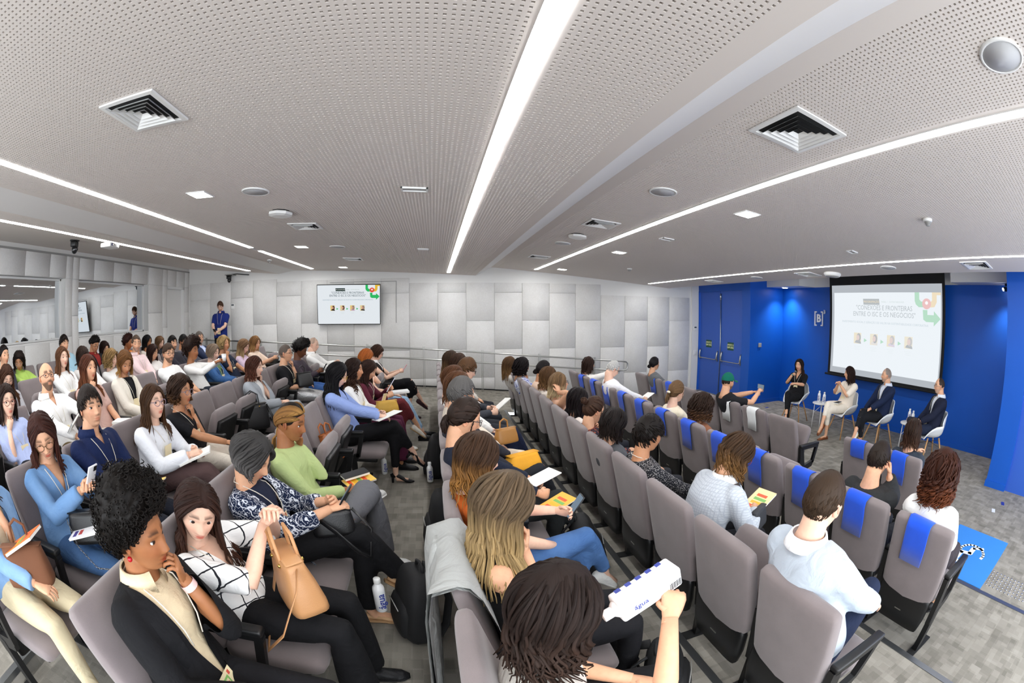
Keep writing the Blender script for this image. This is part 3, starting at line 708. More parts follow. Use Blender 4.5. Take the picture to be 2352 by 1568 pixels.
def chair_meshes():
    d = {}
    b = MB()      # padded back, reclined
    zs = np.array([0.395, 0.40, 0.43, 0.52, 0.62, 0.72, 0.82, 0.90, 0.935, 0.952, 0.957])
    xs_ = np.interp(zs, [0.39, 0.55, 0.75, 0.96], [-0.035, -0.07, -0.125, -0.185])
    hw = np.array([0.20, 0.225, 0.243, 0.250, 0.251, 0.250, 0.248, 0.246, 0.243, 0.232, 0.205])
    ht = np.array([0.030, 0.040, 0.045, 0.047, 0.046, 0.044, 0.041, 0.039, 0.036, 0.026, 0.012])
    b.tube([(x, 0, z) for x, z in zip(xs_, zs)], np.stack([hw, ht], 1), 24, (0, 1, 0), sq=0.38)
    for V in b.v: V[:, 2] += 0.055*(V[:, 1]/0.25)**2*np.clip((0.62-V[:, 2])/0.22, 0, 1)-0.03*np.clip((0.62-V[:, 2])/0.22, 0, 1)
    d['backrest'] = (b.mesh('backrest'), M_FAB)
    b = MB()      # black shell under the padded back
    b.tube([(-0.028, 0, 0.17), (-0.030, 0, 0.18), (-0.040, 0, 0.28), (-0.054, 0, 0.40), (-0.068, 0, 0.47)], [(0.20, 0.02), (0.222, 0.030), (0.238, 0.036), (0.240, 0.034), (0.225, 0.02)], 20, (0, 1, 0), sq=0.4); d['back_shell'] = (b.mesh('back_shell'), M_BLACK)
    b = MB()      # seat cushion, pivot at its rear
    px_ = [0.0, 0.01, 0.06, 0.2, 0.34, 0.42, 0.45, 0.46]
    pz = [0, 0, 0.004, 0.0, 0.002, 0.0, -0.006, -0.012]
    b.tube([(x, 0, z) for x, z in zip(px_, pz)], [(0.18, 0.03), (0.21, 0.042), (0.228, 0.05), (0.232, 0.052), (0.232, 0.05), (0.226, 0.044), (0.21, 0.03), (0.17, 0.012)], 22, (0, 1, 0), sq=0.42); d['seat'] = (b.mesh('seat'), M_FAB)
    d['seat_pan'] = (bevel_box('seat_pan', 0.36, 0.40, 0.05, 0.015, 2, (0.20, 0, -0.055)), M_BLACK)
    d['armrest'] = (bevel_box('armrest', 0.36, 0.056, 0.034, 0.012, 3, (0.10, 0, 0.642)), M_BLACK)
    b = MB()
    b.prism([(-0.075, 0.63), (0.27, 0.63), (0.275, 0.60), (-0.055, 0.60)], -0.02, 0.02)
    b.prism([(0.235, 0.61), (0.275, 0.61), (0.225, 0.40), (0.185, 0.40)], -0.018, 0.018)
    b.prism([(-0.085, 0.63), (-0.02, 0.61), (0.07, 0.30), (-0.02, 0.26)], -0.02, 0.02)
    b.prism([(0.225, 0.44), (0.20, 0.36), (-0.01, 0.30), (0.0, 0.38)], -0.018, 0.018); d['arm_frame'] = (b.mesh('arm_frame'), M_BLACK)
    b = MB(); b.prism([(-0.01, 0.36), (0.07, 0.36), (0.075, 0.012), (0.02, 0.012)], -0.022, 0.022); d['leg'] = (b.mesh('leg'), M_BLACK)
    b = MB(); b.box(-0.10, 0.24, -0.035, 0.035, 0.0, 0.012); d['foot'] = (b.mesh('foot'), M_BLACKM)
    b = MB(); b.box(-0.079, -0.075, -0.03, 0.03, 0.285, 0.292); d['name_plate'] = (b.mesh('name_plate'), M_STEEL)
    for me, mt in d.values(): me.materials.append(mt)
    return d
CH = chair_meshes()
ROWNAME = dict(A5='last row along the windowed wall', A4='second row from the windowed wall', A3='third row from the windowed wall', A2='fourth row from the windowed wall', A='row left of the middle aisle gap', B='row directly below the camera', C='row right of the black backpacks', D='second row from the stage', E='front row', R='short front block')
ORD = ['first', 'second', 'third', 'fourth', 'fifth', 'sixth', 'seventh', 'eighth', 'ninth', 'tenth', 'eleventh', 'twelfth', 'thirteenth', 'fourteenth']
CHAIRS = {}
def chair(row, k, down, first=False, idx=0):
    x, F = ROWS[row]; y = seat_y(row, k)
    t = empty('auditorium_chair', (x+0.22, y, F), 0, 'grey auditorium chair, %s from the camera in the %s' % (ORD[idx], ROWNAME[row]), 'chair', 'grey auditorium chairs')
    def pt(n_, par=t, loc=None, rot=None): return link(n_, CH[n_][0], None, par, loc, rot)
    pt('backrest'); bs = pt('back_shell'); pt('name_plate', bs)
    st = pt('seat', t, (0.0, 0, 0.405), (0, 0.04 if down else -1.22, 0)); pt('seat_pan', st)
    for s in ([1, -1] if first else [1]):
        yy = 0.283*s
        pt('armrest', t, (0, yy, 0)); pt('arm_frame', t, (0, yy, 0)); lg_ = pt('leg', t, (0, yy, 0)); pt('foot', lg_)
    CHAIRS[(row, k)] = t; return t
OCC = {}     # filled from the people list
def build_chairs():
    plan = dict(A5=range(2, 14), A4=range(1, 14), A3=range(0, 14), A2=range(0, 13), A=range(0, 12), B=range(0, 13), C=range(0, 13), D=range(0, 13), E=range(5, 13), R=range(0, 2))
    for r, ks in plan.items():
        for i, k in enumerate(ks): chair(r, k, (r, k) in OCC, i == 0, i)
# cloths hanging over the chair backs
M_TOWB = fabric_mat('blue_cloth', '#1f55d6', 0.5); M_TOWW = fabric_mat('white_cloth', '#eef1f2', 0.5)
def towel(row, k, mat, dy, label, short=False):
    x, F = ROWS[row]; y = seat_y(row, k)
    b = MB(); lo = 0.78 if short else 0.67
    P = [(-0.060, 0.80), (-0.105, 0.90), (-0.145, 0.955), (-0.175, 0.968), (-0.205, 0.966), (-0.232, 0.945), (-0.230, 0.90), (-0.205, 0.80), (-0.178, lo)]
    rnd = random.Random(k*7+len(label)); R_ = [(0.096+rnd.uniform(-.004, .004), 0.0035) for _ in P]
    b.tube([(a, rnd.uniform(-.004, .004), z) for a, z in P], R_, 12, (0, 1, 0), sq=0.5)
    o = b.build('seat_cloth', mat, None, (x+0.22, y+dy, F)); tag(o, label, 'cloth', 'cloths over chair backs'); return o
def build_towels():
    tl = ['nearest the camera', 'on the chair of the man in dark jacket', 'third from the camera', 'half hidden by the checked blazer', 'fifth from the camera', 'sixth, beside the curly brown hair', 'seventh, beside the hair clip', 'eighth from the camera', 'ninth from the camera', 'tenth from the camera', 'eleventh from the camera', 'farthest from the camera']
    for k in range(12): towel('D', k, M_TOWB, 0.03, 'blue cloth over a second-row chair, '+tl[k])
    towel('E', 6, M_TOWW, 0.0, 'white cloth over the front-row chair next to the end one'); towel('E', 7, M_TOWW, 0.02, 'white cloth over the chair of the man in green cap')
    towel('E', 10, M_TOWB, 0.0, 'blue cloth on the front row, right of two by the far woman'); towel('E', 11, M_TOWB, 0.02, 'blue cloth on the front row, left of two by the far woman')
    towel('R', 1, M_TOWB, 0.02, 'short blue cloth on the empty chair of the front block', True); towel('R', 0, M_TOWB, 0.03, 'blue cloth on the chair of the dark-haired front woman')
# ------------------------------------------------------------------ people: materials
SKIN = ['#e8bda4', '#dca886', '#c68e69', '#9c6642', '#6b422c']
def skin_mat():
    m_, nt, p = new_mat('skin'); at = nd(nt, 'ShaderNodeAttribute', attribute_name='Col'); tc = nd(nt, 'ShaderNodeTexCoord')
    n1 = nd(nt, 'ShaderNodeTexNoise', {'Vector': tc.outputs['Object'], 'Scale': 40.0, 'Detail': 4.0})
    mr = nd(nt, 'ShaderNodeMapRange', {'Value': n1.outputs[0], 'From Min': 0.3, 'From Max': 0.7, 'To Min': 0.94, 'To Max': 1.05})
    sc_ = nd(nt, 'ShaderNodeVectorMath', {0: at.outputs['Color'], 'Scale': mr.outputs[0]}, operation='SCALE')
    nt.links.new(sc_.outputs[0], p.inputs['Base Color']); p.inputs['Roughness'].default_value = 0.48; p.inputs['Specular IOR Level'].default_value = 0.35
    p.inputs['Subsurface Weight'].default_value = 0.0
    return m_
M_SKIN = skin_mat()
def hair_mat(c, tip=None, rough=0.5):
    key = 'hair_%s_%s' % (c, tip)
    if key in MATS: return MATS[key]
    m_, nt, p = new_mat(key); uv = nd(nt, 'ShaderNodeUVMap'); ge = nd(nt, 'ShaderNodeNewGeometry')
    mp = nd(nt, 'ShaderNodeMapping', {'Vector': uv.outputs[0], 'Scale': (26.0, 1.6, 1.0)})
    n1 = nd(nt, 'ShaderNodeTexNoise', {'Vector': mp.outputs[0], 'Scale': 1.0, 'Detail': 4.0, 'Roughness': 0.7})
    a = nd(nt, 'ShaderNodeMath', {0: ge.outputs['Random Per Island'], 1: 0.55}, operation='MULTIPLY')
    b = nd(nt, 'ShaderNodeMath', {0: n1.outputs[0], 1: 1.1, 2: a.outputs[0]}, operation='MULTIPLY_ADD')
    mr = nd(nt, 'ShaderNodeMapRange', {'Value': b.outputs[0], 'From Min': 0.3, 'From Max': 1.3, 'To Min': 0.35, 'To Max': 1.35})
    sep = nd(nt, 'ShaderNodeSeparateXYZ', {0: uv.outputs[0]})
    fr = nd(nt, 'ShaderNodeMapRange', {'Value': sep.outputs[1], 'From Min': 0.35, 'From Max': 0.95, 'To Min': 0.0, 'To Max': 1.0})
    mx = nd(nt, 'ShaderNodeMix', {0: fr.outputs[0]}, data_type='RGBA'); mx.inputs[6].default_value = C4(c); mx.inputs[7].default_value = C4(tip or c)
    sc_ = nd(nt, 'ShaderNodeVectorMath', {0: mx.outputs[2], 'Scale': mr.outputs[0]}, operation='SCALE')
    nt.links.new(sc_.outputs[0], p.inputs['Base Color']); p.inputs['Roughness'].default_value = rough; p.inputs['Specular IOR Level'].default_value = 0.16
    bp = nd(nt, 'ShaderNodeBump', {'Height': n1.outputs[0], 'Strength': 0.6, 'Distance': 0.003}); nt.links.new(bp.outputs[0], p.inputs['Normal'])
    MATS[key] = m_; return m_
def cloth_mat(c, pat='plain', c2=None, rough=0.85):
    key = 'cloth_%s_%s_%s' % (c, pat, c2)
    if key in MATS: return MATS[key]
    m_, nt, p = new_mat(key); tc = nd(nt, 'ShaderNodeTexCoord'); ob = tc.outputs['Object']
    wr = nd(nt, 'ShaderNodeTexNoise', {'Vector': ob, 'Scale': 9.0, 'Detail': 3.0, 'Roughness': 0.5, 'Distortion': 1.2})
    fi = nd(nt, 'ShaderNodeTexNoise', {'Vector': ob, 'Scale': 420.0, 'Detail': 1.0})
    h = nd(nt, 'ShaderNodeMath', {0: fi.outputs[0], 1: 0.06, 2: wr.outputs[0]}, operation='MULTIPLY_ADD')
    bp = nd(nt, 'ShaderNodeBump', {'Height': h.outputs[0], 'Strength': 0.55, 'Distance': 0.03}); nt.links.new(bp.outputs[0], p.inputs['Normal'])
    p.inputs['Roughness'].default_value = rough; p.inputs['Specular IOR Level'].default_value = 0.25
    p.inputs['Base Color'].default_value = C4(c)
    def out(fac):
        mx = nd(nt, 'ShaderNodeMix', {0: fac}, data_type='RGBA'); mx.inputs[6].default_value = C4(c); mx.inputs[7].default_value = C4(c2); nt.links.new(mx.outputs[2], p.inputs['Base Color'])
    if pat in ('plaid', 'check'):
        sc_ = 13.0 if pat == 'plaid' else 60.0; wd = 0.93 if pat == 'plaid' else 0.72
        ds = nd(nt, 'ShaderNodeTexNoise', {'Vector': ob, 'Scale': 16.0}); mv = nd(nt, 'ShaderNodeVectorMath', {0: ds.outputs['Color'], 1: (0.02, 0.02, 0.02), 2: ob}, operation='MULTIPLY_ADD')
        sx = nd(nt, 'ShaderNodeSeparateXYZ', {0: nd(nt, 'ShaderNodeMapping', {'Vector': mv.outputs[0], 'Rotation': (0.5, 0.6, 0.4) if pat == 'plaid' else (0, 0, 0)}).outputs[0]})
        f = []
        for i in ((1, 2) if pat == 'plaid' else (1, 2)):
            q = nd(nt, 'ShaderNodeMath', {0: sx.outputs[i], 1: sc_}, operation='MULTIPLY'); fr = nd(nt, 'ShaderNodeMath', {0: q.outputs[0]}, operation='FRACT')
            f.append(nd(nt, 'ShaderNodeMath', {0: fr.outputs[0], 1: wd}, operation='GREATER_THAN').outputs[0])
        out(nd(nt, 'ShaderNodeMath', {0: f[0], 1: f[1]}, operation='MAXIMUM').outputs[0])
    elif pat in ('dots', 'floral', 'sequin'):
        v = nd(nt, 'ShaderNodeTexVoronoi', {'Vector': ob, 'Scale': {'dots': 130.0, 'floral': 34.0, 'sequin': 120.0}[pat]})
        out(nd(nt, 'ShaderNodeMath', {0: v.outputs['Distance'], 1: {'dots': 0.32, 'floral': 0.42, 'sequin': 0.3}[pat]}, operation='LESS_THAN').outputs[0])
        if pat == 'sequin': p.inputs['Roughness'].default_value = 0.3; p.inputs['Metallic'].default_value = 0.6
    elif pat == 'ethnic':
        w_ = nd(nt, 'ShaderNodeTexWave', {'Vector': nd(nt, 'ShaderNodeMapping', {'Vector': ob, 'Rotation': (0.3, 0.9, 0.5)}).outputs[0], 'Scale': 9.0, 'Distortion': 9.0, 'Detail': 1.0, 'Detail Scale': 2.5})
        v = nd(nt, 'ShaderNodeTexVoronoi', {'Vector': ob, 'Scale': 42.0}, distance='MANHATTAN'); 
        w2 = nd(nt, 'ShaderNodeMath', {0: v.outputs['Distance'], 1: 9.0}, operation='MULTIPLY'); w3 = nd(nt, 'ShaderNodeMath', {0: w2.outputs[0]}, operation='SINE')
        a_ = nd(nt, 'ShaderNodeMath', {0: w_.outputs['Fac'], 1: 0.86}, operation='GREATER_THAN'); b_ = nd(nt, 'ShaderNodeMath', {0: w3.outputs[0], 1: 0.93}, operation='GREATER_THAN')
        out(nd(nt, 'ShaderNodeMath', {0: a_.outputs[0], 1: b_.outputs[0]}, operation='MAXIMUM').outputs[0])
    elif pat == 'denim':
        n4 = nd(nt, 'ShaderNodeTexNoise', {'Vector': ob, 'Scale': 7.0, 'Detail': 6.0})
        out(nd(nt, 'ShaderNodeMapRange', {'Value': n4.outputs[0], 'From Min': 0.35, 'From Max': 0.7}).outputs[0])
    MATS[key] = m_; return m_

# ------------------------------------------------------------------ people: geometry
def rotm(yaw=0, pitch=0, roll=0):
    return np.array(Matrix.Rotation(yaw, 3, 'Z') @ Matrix.Rotation(pitch, 3, 'Y') @ Matrix.Rotation(roll, 3, 'X'))
def nrm(v): v = np.asarray(v, float); return v/(np.linalg.norm(v)+1e-12)
def ss(a, b, x): t = np.clip((x-a)/(b-a), 0, 1); return t*t*(3-2*t)
def gs(x, s): return np.exp(-0.5*(x/s)**2)

def head_shape(z, ph, sex):
    """surface point of the head at height z and azimuth ph (0 = face)"""
    az = 0.118; u = np.clip(z/az, -1, 1); s = np.sqrt(np.maximum(0, 1-u*u))
    c, sn = np.cos(ph), np.sin(ph); fr = np.clip(c, 0, 1); bk = np.clip(-c, 0, 1)
    low = ss(0.0, -0.11, z)
    sf = np.where(z < 0, s**0.50, s)                    # the face stays full down to the chin
    ss_ = np.where(z < 0, s**0.62, s)
    ax = np.where(c >= 0, 0.090, 0.102*(1-0.42*low))
    ay = 0.0765*(1-0.30*low)+0.004*ss(0.02, 0.07, z)*ss(0.11, 0.07, z)
    prof = np.where(c >= 0, sf, ss_)
    x = ax*np.sign(c)*np.abs(c)**0.88*prof; y = ay*np.sign(sn)*np.abs(sn)**0.92*ss_
    f = ss(0.25, 0.75, c)
    ya = np.abs(y)
    w = np.interp(z, [-0.05, -0.03, 0.01], [0.0115, 0.0115, 0.0070])
    nose = np.interp(z, [-0.052, -0.046, -0.036, -0.028, -0.006, 0.012, 0.03], [0.0, 0.010, 0.0210, 0.0195, 0.0095, 0.003, 0.0])*gs(ya, w)
    nose += 0.0055*gs(ya-0.0115, 0.005)*gs(z+0.040, 0.006)
    brow = (0.0055 if sex == 'm' else 0.003)*gs(z-0.019, 0.008)*gs(ya-0.028, 0.022)
    eye = -0.0105*gs(z-0.001, 0.0105)*gs(ya-0.032, 0.0155)
    chk = 0.004*gs(z+0.035, 0.018)*gs(ya-0.042, 0.016)
    lip = (0.0065*gs(z+0.0615, 0.0042)+0.0072*gs(z+0.0735, 0.0052))*gs(ya, 0.015)-0.0035*gs(z+0.0672, 0.0022)*gs(ya, 0.02)
    chin = 0.006*gs(z+0.102, 0.010)*gs(ya, 0.018)-0.004*gs(z+0.087, 0.006)*gs(ya, 0.02)
    x = x+f*(nose+brow+eye+chk+lip+chin)
    return x, y

def build_head(mb, cols, Hc, Rh, sp, lod):
    sex = sp.get('sex', 'f'); base = np.array(lin(SKIN[sp.get('skin', 1)])); sc_ = sp.get('hs', 1.0)
    nc = (58, 36, 22)[lod]; nl = (44, 24, 13)[lod]; nu = (12, 9, 6)[lod]
    zs = np.concatenate([0.118*np.cos(np.linspace(0.06, math.acos(0.03/0.118), nu)), np.linspace(0.03, -0.112, nl)[1:], [-0.1165]])
    psi = np.arange(nc)/nc*2*PI; ph = psi-0.55*np.sin(psi)
    Z, PH = np.meshgrid(zs, ph, indexing='ij'); X, Y = head_shape(Z, PH, sex)
    V = np.stack([X, Y, Z], 2).reshape(-1, 3); n = len(zs)
    V = np.concatenate([V, [[0, 0, 0.1185]], [[0.028, 0, -0.119]]])
    F = [(i*nc+j, (i+1)*nc+j, (i+1)*nc+(j+1) % nc, i*nc+(j+1) % nc) for i in range(n-1) for j in range(nc)]
    F += [(n*nc, j, (j+1) % nc) for j in range(nc)]+[(n*nc+1, (n-1)*nc+(j+1) % nc, (n-1)*nc+j) for j in range(nc)]
    x, y, z = V.T; ya = np.abs(y); fr = x > 0.03
    C = np.tile(base, (len(V), 1))
    C *= (1-0.10*(gs(ya-0.04, 0.016)*gs(z+0.03, 0.02)*fr)[:, None]*np.array([0.0, 1, 1]))
    lipc = base*np.array([0.80, 0.36, 0.36]) if sex == 'f' else base*np.array([0.85, 0.62, 0.6])
    if sp.get('lip'): lipc = np.array(lin(sp['lip']))
    lm = (np.clip(2.0*gs(z+0.0675, 0.0085)-0.45, 0, 1)*np.clip(2.0*gs(ya, 0.014)-0.40, 0, 1)*(x > 0.06))[:, None]; C = C*(1-lm)+lipc*lm
    hc = np.array(lin(sp.get('brow', sp['hair'][1])))*0.8
    bm = (np.clip(1.7*gs(z-0.0265-0.0015*gs(ya-0.03, .012)+0.16*np.maximum(0, ya-0.038), 0.0036 if sex == 'm' else 0.0030)-0.3, 0, 1)*ss(0.009, 0.014, ya)*ss(0.054, 0.046, ya)*(x > 0.045)*(0.9 if sex == 'm' else 0.75))[:, None]; C = C*(1-bm)+hc*bm
    if sp.get('beard'):
        bd = np.array(lin(sp['beard'])); k_ = sp.get('beardk', 0.8)
        mk = ss(-0.035, -0.055, z)*ss(0.075, 0.055, ya*0+np.abs(x-0.05)*0.0+0.05)*(x > -0.02)
        mk = ss(-0.040, -0.058, z-0.25*np.maximum(0, 0.05-x)*1.0)*(x > -0.015)+gs(z+0.053, 0.006)*(ya < 0.028)*(x > 0.06)
        mk = np.clip(mk, 0, 1)*(1-lm[:, 0])*k_*ss(0.0, 0.02, np.maximum(0, -0.040-z)+np.maximum(0, 0.03-ya)*0.7)
        C = C*(1-mk[:, None])+bd*mk[:, None]
    if sp.get('stubble'):
        bd = np.array(lin(sp['stubble'])); mk = ss(0.035, 0.06, z-0.2*(x-0.0))*ss(0.085, 0.06, x)+ss(0.0, -0.02, x)*ss(-0.07, -0.05, z); mk = np.clip(mk, 0, 1)*0.75; C = C*(1-mk[:, None])+bd*mk[:, None]
    mb.add((V*sc_)@Rh.T+Hc, F); cols.append(C)
    for s in (1, -1):       # eyes with lids
        ex, _ = head_shape(np.array([0.0]), np.array([math.asin(min(1, 0.032/0.0745))]), sex)
        nn = (12, 8, 6)[lod]; n0 = mb.n; R_ = rotm(0, PI/2-sp.get('gaze', 0.0))
        c0 = np.array([ex[0]-0.0088, s*0.0318, 0.0005])
        mb.ball(c0*sc_@Rh.T+Hc, np.array([0.0145, 0.0165, 0.0128])[[2, 1, 0]]*sc_, nn, nn-1, rot=Rh@R_)
        W = ((mb.v[-1]-Hc)@Rh/sc_-c0)/np.array([0.0128, 0.0165, 0.0145])
        col = np.tile(np.array(lin('#e8e4df')), (len(W), 1)); gy = sp.get('gazey', 0.0)
        iris = (W[:, 0] > 0.55) & (np.hypot(W[:, 1]-gy, W[:, 2]+0.05+sp.get('gaze', 0.0)*0.5) < 0.60); col[iris] = np.array(lin(sp.get('eye', '#2a1a12')))
        lid = sp.get('lid', 0.45); up_ = W[:, 2] > lid; dn = W[:, 2] < -0.55; col[up_ | dn] = base*0.92; col[(W[:, 2] > lid-0.12) & (W[:, 2] <= lid)] = np.array(lin('#20140f'))
        cols.append(col)
    if not sp.get('noears'):
        for s in (1, -1):
            n_ = (10, 8, 6)[lod]
            R_ = Rh@rotm(s*0.42, -0.2, 0)
            mb.ball((np.array([-0.010, s*0.0785, -0.008])*sc_)@Rh.T+Hc, np.array([0.018, 0.0075, 0.032])*sc_, n_, n_, rot=R_); cols.append(np.tile(base*np.array([1.0, 0.86, 0.84]), (len(mb.v[-1]), 1)))
            mb.ball((np.array([-0.006, s*0.0835, -0.007])*sc_)@Rh.T+Hc, np.array([0.009, 0.006, 0.019])*sc_, 6, 5, rot=R_); cols.append(np.tile(base*np.array([0.72, 0.55, 0.52]), (len(mb.v[-1]), 1)))  # darker blob: shade of the ear hollow put into its colour

def ik(S, T, l1, l2, pole):
    d = T-S; L = np.linalg.norm(d); Lm = (l1+l2)*0.995
    if L > Lm: T = S+d/L*Lm; d = T-S; L = Lm
    L = max(L, abs(l1-l2)+0.02); dn = nrm(d)
    a = (l1*l1-l2*l2+L*L)/(2*L); h = math.sqrt(max(0, l1*l1-a*a))
    p = np.asarray(pole, float); p = nrm(p-(p@dn)*dn)
    return S+dn*a+p*h, T
def hand_geo(mb, wr, dF, nb, side, curl=0.4, sc_=1.0, spread=0.10, point=False, lod=1):
    dF = nrm(dF); nb = nrm(nb-(nb@dF)*dF); lat = np.cross(nb, dF)*(-side)
    n = (8, 7, 5)[lod]; nf = (7, 6, 4)[lod]
    P = [wr-dF*0.02, wr, wr+dF*0.035*sc_, wr+dF*0.07*sc_, wr+dF*0.092*sc_]
    mb.tube(P, np.array([(0.024, 0.018), (0.026, 0.018), (0.036, 0.017), (0.041, 0.0145), (0.036, 0.010)])*sc_, n, lat)
    for i, (o, ln) in enumerate(zip((0.030, 0.0105, -0.0105, -0.029), (0.068, 0.077, 0.071, 0.056))):
        b0 = wr+dF*(0.080-abs(o)*0.12)*sc_+lat*o*sc_; c_ = curl if not (point and i == 0) else 0.05
        d = nrm(dF+lat*o*spread*14); a = 0.0; pts = [b0-d*0.012]; q = b0
        for j, (fr, be) in enumerate(((0.44, 0.75), (0.31, 1.0), (0.25, 0.7))):
            a += be*c_*1.25; dd = math.cos(a)*d-math.sin(a)*nb; pts.append(q); q = q+dd*ln*fr*sc_
        pts.append(q); rr = np.array([0.0086, 0.0088, 0.0080, 0.0072, 0.0050])*sc_
        mb.tube(pts, rr, nf, lat)
    b0 = wr+dF*0.028*sc_+lat*0.022*sc_; d1 = nrm(dF*0.62+lat*(0.85-0.5*curl)-nb*(0.25+0.5*curl)); d2 = nrm(dF*0.95+lat*(0.25-0.5*curl)-nb*(0.2+0.4*curl))
    mb.tube([b0-d1*0.01, b0+d1*0.012*sc_, b0+d1*0.036*sc_, b0+d1*0.036*sc_+d2*0.016*sc_, b0+d1*0.036*sc_+d2*0.030*sc_], np.array([0.012, 0.0125, 0.0105, 0.0095, 0.006])*sc_, nf, nb)

def torso_rings(sp):
    b = sp.get('bulk', 1.0)
    if sp.get('sex', 'f') == 'f':
        t = [0.0, 0.10, 0.25, 0.45, 0.62, 0.74, 0.86, 0.93, 0.98]
        w_ = np.array([0.175, 0.182, 0.172, 0.148, 0.155, 0.168, 0.178, 0.150, 0.084])
        d = np.array([0.125, 0.135, 0.120, 0.103, 0.118, 0.120, 0.092, 0.074, 0.056])
    else:
        t = [0.0, 0.10, 0.25, 0.45, 0.62, 0.76, 0.87, 0.94, 0.985]
        w_ = np.array([0.175, 0.180, 0.172, 0.165, 0.178, 0.196, 0.210, 0.172, 0.098])
        d = np.array([0.125, 0.135, 0.125, 0.118, 0.125, 0.128, 0.104, 0.082, 0.062])
    k = np.where(np.array(t) < 0.8, b, 1+(b-1)*0.5)
    return np.array(t), w_*k, d*k
class Rig: pass
def make_rig(sp, head):
    r = Rig(); r.sex = sp.get('sex', 'f'); r.H = head; hy, hp, hr = [math.radians(sp.get(k, 0)) for k in ('yaw', 'pitch', 'roll')]
    r.Rh = rotm(hy, hp, hr); tw = math.radians(sp.get('twist', 0))
    r.f = np.array([math.cos(tw), math.sin(tw), 0]); r.l = np.array([-math.sin(tw), math.cos(tw), 0]); r.u = np.array([0, 0, 1.0])
    nk = r.Rh@np.array([-0.030, 0, -0.085]); r.NT = head+nk
    r.P = np.array([sp.get('hipx', 0.0), 0, sp.get('hipz', 0.535)])
    r.N = head+0.55*nk+np.array([-0.030, 0, -0.112])
    mid = (r.P+r.N)/2; r.Cc = mid+np.array([-0.035-0.25*max(0, r.N[0]-r.P[0]), 0, 0.0])
    def spine(t): t = np.asarray(t)[..., None]; return (1-t)**2*r.P+2*t*(1-t)*r.Cc+t*t*r.N
    r.spine = spine; r.t, r.w, r.d = torso_rings(sp)
    sw = (0.163 if r.sex == 'f' else 0.188)*(1+(sp.get('bulk', 1)-1)*0.4)
    c = spine(np.array(0.875)); up = nrm(r.N-spine(np.array(0.7)))
    r.S = {s: c+r.l*s*sw-up*0.012+r.f*0.005 for s in (1, -1)}
    r.chin = head+r.Rh@np.array([0.092, 0, -0.118]); r.k = sp.get('h', 1.0)
    return r
ARM = dict(lap=(0.27, 0.05, 0.645), thigh=(0.33, 0.13, 0.655), knee=(0.43, 0.11, 0.63), arm=(0.20, 0.285, 0.70), phone=(0.30, 0.07, 0.80), book=(0.30, 0.12, 0.74), chest=(0.24, 0.02, 0.98), down=(0.05, 0.30, 0.45), far=(0.42, 0.22, 0.75))
def arm_pose(r, sp, s):
    a = sp.get('armL' if s > 0 else 'armR', 'lap'); S = r.S[s]; curl = 0.45; nb = np.array([0.1, s*0.25, 1.0]); dF = None; pole = np.array([-0.35, s*0.7, -0.8])
    if isinstance(a, tuple): T = np.array(a[:3], float); curl = a[3] if len(a) > 3 else 0.5
    elif a in ('chin', 'mouth', 'cheek', 'temple', 'hair', 'ear'):
        o = dict(chin=(0.085, s*0.028, -0.145), mouth=(0.112, s*0.025, -0.105), cheek=(0.045, s*0.085, -0.125), temple=(0.07, s*0.085, -0.03), hair=(-0.06, s*0.11, -0.02), ear=(0.0, s*0.10, -0.06))[a]
        T = r.H+r.Rh@np.array(o); fd = nrm(r.Rh@np.array([0.05, -s*0.35, 1.0])); dF = fd; nb = r.Rh@np.array([0.35, s*0.8, 0]); T = T-dF*0.06; curl = 0.85 if a in ('chin', 'mouth') else 0.5; pole = np.array([0.15, s*0.35, -1.0])
        if a in ('chin', 'mouth'): nb = r.Rh@np.array([0.9, s*0.4, 0.1])
    elif a == 'fold': T = np.array([0.20, -s*0.12, 0.86])+np.array([r.N[0]*0.5, 0, 0]); curl = 0.5; nb = np.array([1, 0, 0.5])
    else:
        T = np.array(ARM[a], float); T[1] *= s; curl = 0.35 if a in ('thigh', 'knee', 'arm') else 0.6
        if a in ('phone', 'book'): nb = np.array([0.4, s*0.9, 0.1]); curl = 0.7
    E, T = ik(S, T, 0.275*r.k, 0.245*r.k, pole)
    if dF is None: dF = nrm(T-E)*0.7+np.array([0.25, -s*0.18, -0.05])
    return E, T, dF, nb, curl
def leg_pose(sp, s, hipx, kz):
    p = sp.get('legs', 'flat'); hip = np.array([hipx, s*0.085, 0.545])
    over = {'crossR': -1, 'crossL': 1}.get(p)
    if p == 'wide': return hip, np.array([0.45, s*0.20, 0.54]), np.array([0.44, s*0.17, 0.09]), np.array([1, s*0.25, 0])
    if p == 'tuck': return hip, np.array([0.44, s*0.09, 0.53]), np.array([0.30, s*0.09, 0.09]), np.array([1, s*0.1, 0])
    if p == 'stretch': return hip, np.array([0.46, s*0.10, 0.53]), np.array([0.68, s*0.10, 0.09]), np.array([1, s*0.1, 0.1])
    if p == 'four':
        if s < 0: return hip, np.array([0.36, -0.30, 0.60]), np.array([0.44, 0.06, 0.635]), np.array([0.35, 0.9, -0.1])
        return hip, np.array([0.46, 0.12, 0.53]), np.array([0.46, 0.12, 0.09]), np.array([1, 0.1, 0])
    if over == s: return hip, np.array([0.47, -s*0.02, 0.635]), np.array([0.64, -s*0.12, 0.31]), np.array([0.75, -s*0.25, -0.6])
    if over == -s: return hip, np.array([0.46, s*0.05, 0.525]), np.array([0.44, s*0.05, 0.09]), np.array([1, 0, 0])
    return hip, np.array([0.46, s*0.10, 0.535]), np.array([0.47, s*0.105, 0.09]), np.array([1, s*0.12, 0])
